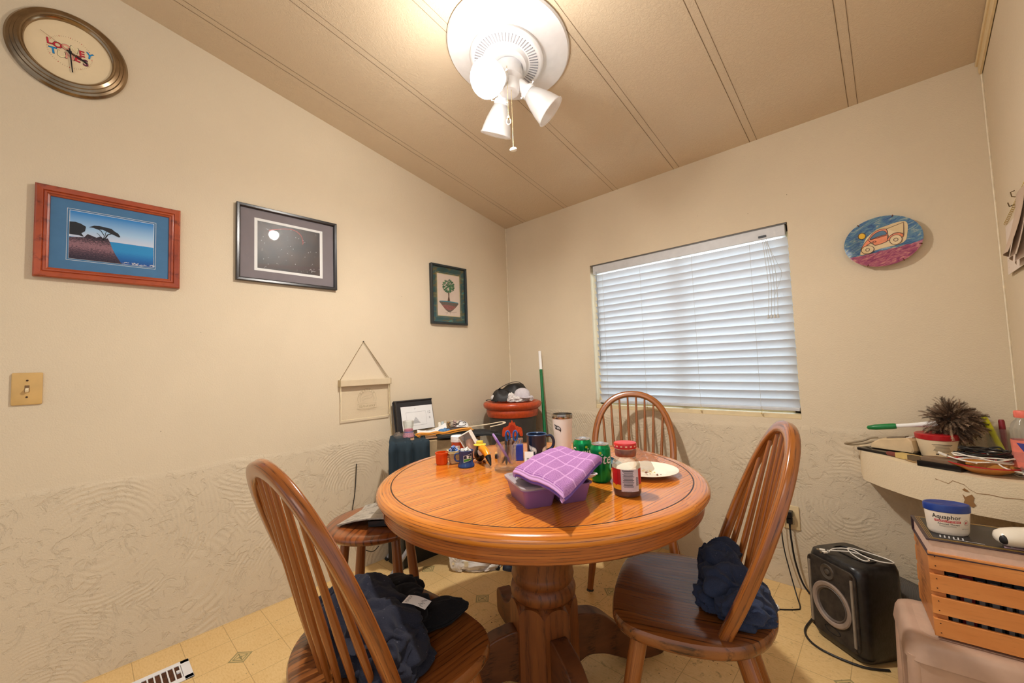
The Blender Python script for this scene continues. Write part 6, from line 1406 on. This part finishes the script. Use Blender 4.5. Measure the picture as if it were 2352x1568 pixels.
# --- acrylic sign on a chain
t = thing('hanging_sign', 'clear acrylic sign with an etched badge hanging from a chain on a nail', 'sign', (0.001, -1.269, 1.066), 0, None, WL)
M_bar = mat('sign_bar', (214, 196, 164), .35, var=.03); M_dkchain = mat('dull_brass_chain', (134, 112, 70), .4, .6)
b = MB(); b.box((0, 0, .016), (.312, .036, .030)); b.build('light_bar', M_bar, t, bevel=.002)
b = MB(); b.box((.1575, 0, .016), (.004, .038, .032)); b.box((-.1575, 0, .016), (.004, .038, .032)); b.build('end_cap', mat('end_cap', (190, 170, 132), .4), t)
b = MB(); b.box((0, -.114, .016), (.300, .190, .005)); pnl = b.build('acrylic_panel', glass('acrylic', (255, 254, 252), .04, 1.2, .93), t, bevel=.001)
M_edge = mat('acrylic_edge', (238, 224, 190), .3)
b = MB(); b.tube([(.150, -.02, .016), (.150, -.209, .016), (-.150, -.209, .016), (-.150, -.02, .016)], 1, 6, sec=(.005, .005)); b.build('bright_edge', M_edge, pnl)
b = MB(); cxs, cys, rr = .005, -.098, .058; z_ = .0192
arc = lambda r_, a0, a1, k=24: [(cxs + r_ * math.cos(R(a0 + (a1 - a0) * i / k)), cys + r_ * math.sin(R(a0 + (a1 - a0) * i / k)) * 1.05) for i in range(k + 1)]
b.stroke(arc(rr, -20, 200), .0012, z_); b.stroke(arc(rr * .74, -20, 200), .0010, z_)
for i, chh in enumerate('SEATTLE'):
    a = R(142 - i * 17.3); v, f = text_mesh(chh, .017, 'CENTER'); r_ = rr * .87; q_ = a - PI / 2
    b.add([(cxs + r_ * math.cos(a) + p[0] * math.cos(q_) - p[1] * math.sin(q_), cys + r_ * math.sin(a) * 1.05 + p[0] * math.sin(q_) + p[1] * math.cos(q_), z_) for p in v], f)
H_ = [(cxs + .034 - px_ * .068, cys - .010 + py_ * .034) for px_, py_ in HAWK]; b.stroke(H_, .0010, z_, True); b.stroke([(cxs + .034 - px_ * .068, cys - .010 + py_ * .034) for px_, py_ in HAWK_IN], .0008, z_, True)
b.stroke([(cxs - .062, cys - .028), (cxs + .062, cys - .028), (cxs + .056, cys - .042), (cxs + .062, cys - .056), (cxs - .062, cys - .056), (cxs - .056, cys - .042)], .0010, z_, True)
v, f = text_mesh('SEAHAWKS', .019, 'CENTER'); b.add([(cxs + p[0], cys - .043 + p[1], z_) for p in v], f)
b.stroke(arc(rr * 1.05, 205, 228, 6), .001, z_); b.stroke(arc(rr * 1.05, 312, 335, 6), .001, z_)
b.build('etched_badge', mat('frosted_etch', (170, 152, 118), .7), pnl, smooth=0)
b = MB()
for x1_, w__ in ((-.152, 1), (.152, 1), (.144, 1)):
    P0 = Vector((-.006, .243, .006)); P1 = Vector((x1_, .02, .012)); L = (P1 - P0).length; k = int(L / .0055)
    for i in range(k): c = P0.lerp(P1, i / k); b.sphere(c, (.0022, .0022, .0015), 6, 4)
    b.tube([P0, P1], .0009, 5)
b.build('chain', M_dkchain, t)
b = MB(); b.cyl((-.006, .243, 0), (-.006, .243, .010), .0025, n=8); b.build('nail', M_glide, t)
b = MB(); b.tube(catmull([(.158, -.016, .012), (.160, -.10, .008), (.163, -.22, .006), (.172, -.32, .006), (.168, -.42, .006), (.15, -.60, .008), (.14, -.75, .006)], 6, False), .0026, 7); b.build('power_lead', mat('beige_lead', (190, 168, 126), .5), t, smooth=60)
# --- light switch
t = thing('light_switch', 'yellowed almond toggle light switch plate near the left picture edge', 'light switch', (0.001, -2.560, 1.113), 0, None, WL)
b = MB(); b.prism(rrect(.074, .116, .004), 0, .006, .003); b.build('cover_plate', mat('yellowed_plate', (206, 168, 104), .4, var=.08, vscale=18), t)
b = MB(); b.box((0, 0, .0062), (.0115, .025, .001)); b.build('toggle_slot', mat('slot_brown', (120, 90, 56), .6), t)
b = MB(); b.at(T(0, -.002, .006) @ RX(R(28))); b.box((0, 0, .006), (.0085, .010, .016)); b.build('toggle', mat('toggle_ivory', (238, 220, 184), .35), t, bevel=.0015)
for yy in (-.030, .030): b = MB(); b.cyl((0, yy, .0055), (0, yy, .0072), .0032, n=12); b.build('screw', mat('dark_screw', (64, 40, 24), .5, .5), t)
# ================================================================ CORNER: URN, BROOM, TRAY TABLE
UC = (.262, -.268, 0)
t = thing('tall_urn', 'tall charcoal urn with a thick terracotta rim and red ornament, in the corner', 'urn', UC, math.atan2(-2.42 + .27, 2.3 - .26))
M_char = mat('charcoal_urn', (60, 56, 54), .4, var=.25, vscale=8); M_terr = mat('terracotta_glaze', (186, 72, 34), .28, var=.18, vscale=60, bump=.25, bscale=160)
b = MB(); b.lathe([(0, 0), (.125, 0), (.130, .01), (.140, .20), (.155, .50), (.171, .74), (.174, .79)], n=72); b.build('body', M_char, t, smooth=50)
b = MB(); b.lathe([(.172, .770), (.180, .772), (.186, .790), (.190, .815), (.186, .822), (.196, .828), (.208, .840), (.212, .856), (.206, .870), (.192, .876), (.175, .874), (.165, .86), (.160, .80), (0, .79)], n=80); b.build('rim', M_terr, t, smooth=50)
b = MB(); rfu = lambda z: .155 + (.171 - .155) * (z - .5) / .24
def blob(P, ci, off): b.use(ci); wrap(b, tri(catmull(P, 4)), rfu, -.04, .700, off, .006)
blob([(-.072, -.05), (-.066, .0), (-.048, .012), (-.028, .0), (-.030, -.03), (-.045, -.022), (-.052, -.05)], 0, .003); blob([(.072, -.05), (.066, .0), (.048, .012), (.028, .0), (.030, -.03), (.045, -.022), (.052, -.05)], 0, .003)
blob([(-.040, -.03), (-.044, .012), (-.026, .022), (-.018, .045), (-.008, .044), (0, .062), (.008, .044), (.018, .045), (.026, .022), (.044, .012), (.040, -.03), (0, -.06)], 0, .005)
blob([(-.018, -.02), (-.020, .010), (0, .030), (.020, .010), (.018, -.02), (0, -.03)], 1, .008)
b.build('ornament', [mat('urn_orange', (214, 78, 40), .35, var=.15, vscale=80), mat('urn_red', (186, 52, 30), .35)], t, smooth=40, label='orange-red relief ornament')
# things on the urn
U0 = Vector((UC[0], UC[1], .877)); UAZ = R(43)
t = thing('bag', 'black soft cloth bag lying across the urn rim', 'bag', U0, UAZ)
def bagf(x, y):
    h = smax([lobe(x, y, -.02, .0, .135, .090, .1, .085, 3), lobe(x, y, .03, .02, .10, .07, .3, .120, 3), lobe(x, y, -.09, -.02, .05, .06, .3, .07)], .02); return h * (.88 + .16 * ridge(x, y, 11, 6)) if h > 0 else 0
b = MB(); vs, fs = heap(bagf, -.17, .17, -.10, .10, 80); b.add(vs, fs); sm_(b.build('bag_body', mat('black_nylon', (34, 32, 32), .55, bump=.3), t, smooth=0), 6)
b = MB(); b.tube(catmull([(-.10, -.02, .075), (-.08, -.035, .100), (-.02, -.03, .128), (.04, -.02, .138), (.085, -.01, .115)], 6, False), 1, 8, sec=(.022, .004)); b.build('strap', mat('black_strap', (24, 24, 25), .6), t, smooth=60)
b = MB(); b.tube(catmull([(-.13, -.07, .006), (-.165, -.075, .010), (-.185, -.06, .014), (-.165, -.05, .018), (-.13, -.065, .010), (-.11, -.09, .004), (-.09, -.07, .03), (-.08, -.085, .004)], 5, False), 1, 8, sec=(.010, .003)); b.build('loose_strap', mat('black_strap', (24, 24, 25), .6), t, smooth=60)
t = thing('baseball_cap', 'grey and white baseball cap leaning on the black bag on the urn', 'cap', U0 + Vector((.105, -.005, .005)), UAZ); t.scale = (.8, .8, .85)
def dome(u, v): a = 2 * PI * u; s_ = v * PI / 2; return (.070 * math.sin(s_) * math.cos(a), .058 * math.sin(s_) * math.sin(a), .052 * math.cos(s_) + .004 * ridge(math.cos(a) * v, math.sin(a) * v, 3, 4) * v)
M_cap = mat('grey_white_cap', (206, 200, 206), .8, var=.08, vscale=40)
b = MB(); b.at(T(0, 0, .050) @ RX(R(28))); b.grid(dome, 40, 12, .002); b.build('crown', M_cap, t, smooth=60)
b = MB(); b.at(T(.012, -.040, .036) @ RX(R(14)) @ RZ(R(-20))); b.prism(catmull([(-.055, .02), (-.05, -.012), (-.02, -.034), (.03, -.038), (.062, -.016), (.075, .02)], 5), 0, .004); b.build('brim', M_cap, t, smooth=50)
t = thing('white_cloths', 'crumpled white gloves and cloths heaped on the near side of the urn rim', 'gloves', U0, UAZ)
b = MB()
for c_, r_, ro, sd in (((.030, -.085, .022), (.036, .026, .026), .3, 61), ((.075, -.070, .022), (.036, .030, .028), -.3, 63), ((-.005, -.098, .026), (.028, .022, .034), 0, 67), ((.125, -.045, .016), (.030, .024, .020), .5, 69), ((.055, -.105, .018), (.034, .022, .020), .2, 71), ((.10, -.060, .016), (.026, .022, .018), .1, 73)): crumple(b, c_, r_, ro, sd, .3, 3.6, 56, 36)
b.build('glove_heap', mat('white_cloth', (222, 216, 212), .85, var=.05, bump=.3), t, smooth=75)
t = thing('rolled_sock', 'small white rolled cloth at the left of the black bag on the urn', 'cloth', U0 + Vector((-.065, -.105, 0)), UAZ)
MB().sphere((0, 0, .026), (.036, .030, .028), 24, 14).build('cloth', mat('white_cloth', (222, 216, 212), .85, var=.05, bump=.3), t)
# broom
t = thing('broom_handle', 'green broom handle with a white tip leaning in the corner behind the urn', 'broom', (0, 0, 0))
B0, B1 = Vector((.560, -.245, .02)), Vector((.345, -.030, 1.235)); dB = B1 - B0
MB().cyl(B0, B0 + dB * .885, .0115, n=20).build('green_pole', mat('green_pole', (14, 112, 60), .22), t); MB().cyl(B0 + dB * .885, B1, .0120, .0115, n=20).build('white_tip', M_wprint, t)
b = MB()
for k in range(70):
    u = k / 69 - .5; p0 = B0 + Vector((u * .16, u * .14, .12)); b.cyl(p0, p0 + Vector((u * .05, u * .04, -.12)), .0022, n=5)
b.box(B0 + Vector((0, 0, .13)), (.17, .04, .03), RZ(R(42))); b.build('broom_head', mat('dark_bristle', (50, 46, 44), .8), t)
# tray table with canvas hamper body, jeans and clutter
HC = Vector((.325, -.985, 0)); HR = R(58)      # local x along the long side (from the room side corner towards the window)
t = thing('folding_hamper', 'beige canvas folding hamper with grey tube legs standing in the corner by the left wall', 'hamper', HC, HR)
M_canvas = mat('beige_canvas', (178, 154, 118), .9, var=.12, bump=.4, bscale=260); M_tube = mat('grey_tube', (150, 150, 154), .35, .3); M_rubber = mat('rubber_black', (20, 20, 20), .7)
hl, hw, hz0, hz1 = .47, .30, .36, .735
def hamp(u, v):
    P = rrect(hl, hw, .05, 6); i = u * (len(P)); i0 = int(i) % len(P); p = P[i0]; k = 1 - .06 * math.sin(v * PI) + .01 * math.sin(u * 40); return (p[0] * k, p[1] * k, hz1 + (hz0 - hz1) * v)
b = MB(); ol = rrect(hl, hw, .05, 6); K = len(ol); rows = 10; vs = []
for j in range(rows + 1):
    v = j / rows; k = 1 - .07 * math.sin(v * PI)
    vs += [(px_ * k + .004 * math.sin(i * 1.7 + j * .6), py_ * k, hz1 + (hz0 - hz1) * v) for i, (px_, py_) in enumerate(ol)]
b.add(vs, [(j * K + i, (j + 1) * K + i, (j + 1) * K + (i + 1) % K, j * K + (i + 1) % K) for j in range(rows) for i in range(K)] + [tuple(range(K)), tuple(rows * K + i for i in range(K))[::-1]]); b.build('canvas_bag', M_canvas, t, smooth=50)
for sy in (-1, 1):
    for a_, c_ in (((-hl / 2 + .02, .015), (.30, .0)), ((hl / 2 - .02, .015), (-.30, .0))):
        b = MB(); P0 = Vector((a_[0], sy * (hw / 2 + .012), hz1 - .01)); P1 = Vector((c_[0], sy * (hw / 2 + .012), .012)); b.cyl(P0, P1, .0115, n=14); lg = b.build('leg', M_tube, t)
        b = MB(); d_ = (P1 - P0).normalized(); b.cyl(P1 - d_ * .004, P1 + d_ * .012, .0128, n=14); b.build('rubber_foot', M_rubber, lg)
Hm = T(HC) @ RZ(HR)
def hp(x_, y_, z_=0): return Hm @ Vector((x_, y_, hz1 + .004 + z_))
# jeans draped over the near end
n = NT('dark_denim'); co = n.coord('UV'); f = n.noise(co, 220, 3, .7); wv = n.new('ShaderNodeTexWave', wave_type='BANDS', bands_direction='DIAGONAL'); wv.inputs['Scale'].default_value = 90; n.link(co, wv.inputs['Vector'])
M_denim = n.setp(n.mix(n.math('ADD', n.math('MULTIPLY', f, .6), n.math('MULTIPLY', wv.outputs['Fac'], .4)), srgb((18, 26, 34)), srgb((62, 78, 88))), .9, 0, n.bump(wv.outputs['Fac'], .3, .001), .15)
t = thing('jeans', 'dark blue jeans draped over the near side of the beige hamper', 'jeans', hp(-.02, 0, 0), HR)
def drape(u, v):
    x_ = -.245 + .21 * u; s_ = v * .46; wob = .008 * math.sin(u * 17 + 1) + .006 * math.sin(u * 31)
    edge = hw / 2 + .022
    top = .20
    if s_ < top: y_ = edge - .345 - .0 + 0; y_ = -(edge) + (top - s_) ; z_ = .004 + wob * .4
    else: y_ = -edge - .010 - wob * min(1, (s_ - top) / .05); z_ = -(s_ - top) * (.72 + .28 * math.sin(min(1, u * 1.05) * PI))
    if s_ >= top and s_ < top + .03: y_ += .006 * (1 - (s_ - top) / .03)
    return (x_, y_, z_)
MB().grid(drape, 60, 50, .006).build('denim', M_denim, t, smooth=60)
b = MB()
for u_ in (.35, .75): b.tube([Vector(drape(u_ + .04 * math.sin(v * 2.4), v)) + Vector((0, -.002, .002)) for v in [i / 30 for i in range(3, 31)]], .0010, 5)
b.build('pale_seam', mat('pale_stitch', (150, 156, 156), .8), t, smooth=60)
t = thing('black_cloth', 'black cloth with a loose white strap hanging off the far end of the hamper', 'cloth', hp(.15, -.06, .006), HR)
def bc_(u, v):
    x_ = -.16 + .36 * u; y_ = -.12 + .20 * v; z_ = .010 + .006 * ridge(x_, y_, 14, 3) - .20 * max(0, u - .72) * .3 ; return (x_, y_, z_)
MB().grid(bc_, 40, 24, .010).build('cloth', mat('black_cloth', (30, 34, 36), .9, bump=.4), t, smooth=60)
b = MB(); b.tube(catmull([(.02, .03, .036), (.08, .02, .040), (.15, .0, .048), (.22, -.03, .060), (.225, -.05, .052), (.15, -.03, .036)], 6, False), 1, 8, sec=(.020, .004)); b.build('white_strap', mat('off_white_strap', (222, 204, 176), .7), t, smooth=60)
# binder leaning on the wall
t = thing('ring_binder', 'black ring binder standing open against the left wall with a white sheet', 'binder', (.062, -1.100, hz1 + .010), R(72), None, (0, 0, 0))
t.rotation_euler = (R(-12), 0, R(86))
b = MB(); b.box((.135, 0, .095), (.28, .006, .190)); b.box((.004, -.016, .095), (.006, .034, .190)); b.tube([(0, -.004, .190), (.275, -.004, .190)], .006, 8); b.build('cover', mat('binder_black', (38, 36, 38), .4, bump=.1), t, bevel=.002)
b = MB(); b.box((.155, -.008, .078), (.225, .002, .150)); sh_ = b.build('white_sheet', M_paper, t)
b = MB(); b.at(T(0, -.0096, 0) @ RX(PI / 2)); b.stroke([(.075, .03), (.215, .03), (.215, .115), (.075, .115)], .0012, 0, True)
for k in range(9): b.stroke([(.14 - k * .0035, .085 - k * .005), (.14 + k * .0035, .085 - k * .005)], .002, .0002)
b.text('17', .012, (.14, .135), .0002); b.text('12', .024, (.238, .105), .0002); b.text('B', .020, (.240, .070), .0002); b.build('printed_lines', mat('grey_ink', (120, 120, 126), .6), sh_, smooth=0)
t = thing('paper_sheets', 'loose curled white paper sheets lying in front of the black binder', 'papers', hp(-.045, .02, .018), HR)
def psh(u, v): return (-.07 + .17 * u, -.06 + .12 * v, .004 + .020 * (u - .3) ** 2 * 4 * v + .006 * math.sin(v * 3))
b = MB(); b.grid(psh, 14, 10, .004); b.build('sheets', M_paper, t, smooth=60)
b = MB(); b.tube([Vector(psh(.3 + .05 * k, .5 + .03 * (k % 2))) + Vector((0, 0, .001)) for k in range(7)], .0009, 5); b.build('ink_marks', M_ink, t)
# candle jar with layered beads
t = thing('sand_jar', 'waisted glass jar with pink and purple layers standing by the black binder', 'jar', hp(-.165, -.045, .0085), 0)
b = MB(); b.lathe([(0, 0), (.030, 0), (.034, .003), (.033, .020), (.026, .042), (.0255, .052), (.030, .075), (.031, .092), (.029, .094), (.028, .075), (.023, .05), (.030, .018), (0, .016)], n=40); b.build('glass', M_glassy, t)
b = MB(); b.use(0); b.lathe([(0, .004), (.0305, .004), (.030, .018), (.026, .030), (0, .030)], n=30); b.use(1); b.lathe([(0, .030), (.0262, .030), (.025, .036), (0, .036)], n=30); b.use(2); b.lathe([(0, .036), (.0245, .036), (.0245, .048), (0, .048)], n=30); b.build('layered_sand', [mat('pink_beads', (206, 140, 160), .6, var=.5, vscale=300), mat('violet_layer', (96, 90, 160), .6), mat('rose_layer', (200, 110, 140), .6, var=.3, vscale=300)], t)
t = thing('plastic_bag_scrap', 'small crumpled clear plastic piece beside the glass layered jar', 'plastic', hp(-.215, -.03, .006), HR)
b = MB(); vs, fs = heap(lambda x, y: lobe(x, y, 0, 0, .035, .03, .3, .035) * (.6 + .5 * ridge(x, y, 40, 2)), -.04, .04, -.035, .035, 30); b.add(vs, fs); b.build('scrap', M_wrap, t, smooth=25)
t = thing('cardboard_sheet', 'flat piece of brown cardboard under the glass jar, on the hamper', 'cardboard', hp(-.10, -.065, .0065), HR + R(4)); MB().box((0, 0, 0), (.18, .11, .004)).build('sheet', mat('cardboard', (176, 138, 104), .8), t)
# cassette-like box row and ribbon
t = thing('card_rolls', 'row of small rolled paper packs lying beside the white sheet', 'paper packs', hp(.075, .085, .006), HR)
cols_ = ((230, 222, 208), (180, 190, 190), (216, 200, 170), (176, 134, 78), (232, 214, 190), (206, 176, 166), (228, 214, 196), (196, 186, 190))
for k, c_ in enumerate(cols_): MB().cyl((-.055 + k * .0185, 0, 0), (-.055 + k * .0185, .0, .058 + .004 * (k % 3)), .0088, n=14).build('paper_roll', mat('roll_%s' % 'abcdefgh'[k], c_, .7, var=.2, vscale=160), t)
t = thing('eyeglasses', 'dark-framed folded glasses lying on their case', 'glasses', hp(.12, .02, .040), HR + R(5))
b = MB()
for s_ in (-1, 1): b.tube([(s_ * .030 + .024 * math.cos(q_), .0, .016 + .015 * math.sin(q_)) for q_ in [i * PI / 8 for i in range(16)]], .0018, 6, True)
b.tube([(-.008, 0, .018), (0, 0, .021), (.008, 0, .018)], .0016, 6)
for s_ in (-1, 1): b.tube(catmull([(s_ * .056, 0, .020), (s_ * .050, .03, .018), (s_ * .01, .045, .010), (-s_ * .03, .055, .002)], 5, False), .0016, 6)
b.build('frame', M_ink, t, smooth=60)
t = thing('glasses_case', 'long dark brown glasses case lying beside the orange ribbon', 'case', hp(.10, .0, .022), HR + R(4))
MB().sphere((0, 0, .008), (.085, .018, .012), 24, 12).build('case', mat('dark_case', (48, 36, 34), .45), t)
t = thing('white_packet', 'crumpled white packet with black print behind the glasses', 'packet', hp(.155, .065, .008), HR)
b = MB(); vs, fs = heap(lambda x, y: lobe(x, y, 0, 0, .045, .03, .3, .055) * (.7 + .4 * ridge(x, y, 30, 8)), -.05, .05, -.035, .035, 40); b.add(vs, fs); b.build('packet', M_paper, t, smooth=30)
t = thing('orange_ribbon', 'folded strip of orange fabric lying along the front of the hamper top', 'fabric', hp(-.01, -.085, .014), HR)
b = MB(); P = catmull([(-.10, .0, .008), (-.115, .004, .014), (-.09, .0, .020), (-.04, .0, .016), (.0, .002, .020), (.04, .0, .014), (.09, .008, .020), (.15, .012, .026), (.20, .02, .024)], 6, False); b.tube(P, 1, 8, sec=(.030, .006), up=(0, 0, 1)); P2 = [(x_ + .01, y_ - .002, z_ - .008) for x_, y_, z_ in P]; b.tube(P2, 1, 8, sec=(.030, .005), up=(0, 0, 1)); b.build('ribbon', mat('orange_fabric', (226, 150, 52), .8, bump=.3), t, smooth=60)
t = thing('blue_fabric', 'small striped blue fabric scrap tucked between papers and orange strip', 'fabric', hp(.035, -.045, .018), HR)
b = MB(); vs, fs = heap(lambda x, y: lobe(x, y, 0, 0, .040, .022, .2, .030) * (.8 + .3 * ridge(x, y, 30, 1)), -.045, .045, -.03, .03, 36); b.add(vs, fs); b.build('scrap', mat('blue_cloth', (74, 120, 164), .8, var=.3, vscale=90), t, smooth=50)
# black tower cabinet on the floor under / behind
t = thing('black_case', 'tall black box with a grey edge standing on the floor between hamper and wall', 'box', (.135, -.985, 0), R(88))
b = MB(); b.box((0, 0, .175), (.36, .15, .35)); b.build('body', mat('matte_black_case', (20, 20, 20), .5, var=.3), t, bevel=.004)
b = MB(); b.box((-.173, -.078, .175), (.014, .008, .35)); b.box((.173, -.078, .175), (.014, .008, .35)); b.build('grey_edge', mat('dark_grey_edge', (64, 66, 66), .45), t)
t = thing('black_wire', 'thin black wire hanging behind the wooden stool against the left wall', 'wire', (.012, -1.33, 0)); MB().tube(catmull([(0, 0, .60), (.0, -.01, .45), (.002, -.03, .30), (.02, .0, .15), (.05, .06, .10), (.06, .10, .12)], 7, False), .0024, 6).build('cord', M_bcord, t, smooth=60)
# grey tray on the stool
t = thing('grey_tray', 'worn marbled grey rectangular tray propped on the wooden stool', 'tray', (.905, -1.690, .601), R(30))
n = NT('scuffed_grey'); co = n.coord('Object', (1, 2, 1)); f = n.noise(co, 14, 6, .75, 1.6); M_scuf = n.setp(n.ramp(f, [(.36, (84, 78, 72)), (.46, (158, 150, 138)), (.7, (186, 178, 166))]), .45)
def sheet(u, v): x_ = -.095 + .21 * u; y_ = -.085 + .17 * v; return (x_, y_, .006 + .035 * u * (1 - .2 * v) + .008 * math.sin(u * PI) + .010 * (max(0, v - .8) / .2) ** 2)
b = MB(); b.grid(sheet, 20, 16, .004); b.build('sheet', M_scuf, t, smooth=50)
b = MB(); b.box((.06, .0, .012), (.09, .13, .018), RY(R(-6))); b.build('shadow_block', M_bk, t)  # black block stands in for the shadow beneath the raised edge
# bags, register, blue shoe
t = thing('plastic_bag', 'stuffed white plastic shopping bag lying on the floor behind the table', 'bag', (.500, -.885, 0), R(42))
M_pbag = mat('white_poly_bag', (222, 214, 204), .3, var=.06, vscale=20)
b = MB(); crumple(b, (.01, 0, .045), (.115, .070, .060), 0, 81, .12, 3.4); crumple(b, (.09, .005, .03), (.065, .055, .045), .2, 83, .14, 3.2); crumple(b, (-.085, -.005, .05), (.05, .055, .06), .1, 85, .12, 3); b.build('bag_body', M_pbag, t, smooth=45)
b = MB(); b.box((-.03, -.073, .055), (.022, .003, .026)); b.box((-.105, -.055, .05), (.012, .003, .012)); b.build('printed_patch', mat('patch_cream', (236, 220, 180), .6), t)
t = thing('small_plastic_bag', 'small white plastic bag on the floor at the bottom picture edge', 'bag', (1.185, -1.440, 0), R(30))
b = MB(); vs, fs = heap(lambda x, y: lobe(x, y, 0, 0, .075, .055, 0, .060) * (.8 + .22 * ridge(x, y, 22, 7)), -.08, .08, -.06, .06, 50); b.add(vs, fs); b.build('bag_body', mat('white_poly_bag_blueish', (206, 208, 226), .3, var=.05), t, smooth=40)
b = MB(); b.tube([(.0, -.03, .058), (.006, -.02, .060), (.0, -.01, .060), (.008, 0, .060)], .0012, 5); b.tube([(.02, -.03, .052), (.026, -.02, .054), (.02, -.01, .055)], .0012, 5); b.build('print', M_navyink, t)
t = thing('blue_slipper', 'navy and white slipper toe on the floor left of the table pedestal', 'slipper', (.700, -.735, 0), R(38))
b = MB(); vs, fs = heap(lambda x, y: lobe(x, y, 0, 0, .085, .038, 0, .045, 2.6), -.09, .09, -.045, .045, 40); b.add(vs, fs); b.build('upper', M_navy, t, smooth=60)
b = MB(); b.box((-.02, -.030, .034), (.012, .020, .004), RX(.6)); b.box((.01, -.030, .034), (.012, .020, .004), RX(.6)); b.build('white_stripe', M_wprint, t)
t = thing('floor_register', 'white metal floor vent register set in the vinyl by the left wall', 'vent', (.226, -2.265, 0.0), 0)
b = MB(); w_, l_ = .136, .31
b.box((-w_ / 2 + .011, 0, .003), (.022, l_, .005)); b.box((w_ / 2 - .011, 0, .003), (.022, l_, .005)); b.box((0, l_ / 2 - .014, .003), (w_, .028, .005)); b.box((0, -l_ / 2 + .014, .003), (w_, .028, .005)); b.build('frame', M_white, t, bevel=.0015)
b = MB()
for k in range(14): b.box((0, -l_ / 2 + .034 + k * .0188, .0026), (w_ - .042, .0042, .0045))
b.build('louvre', M_white, t)
MB().box((0, 0, .0008), (w_ - .04, l_ - .05, .0012)).build('duct_dark', mat('duct_brown', (84, 48, 24), .9, var=.5, vscale=60), t)
b = MB(); b.box((0, l_ / 2 - .040, .005), (.014, .010, .006)); b.build('damper_lever', M_white, t)
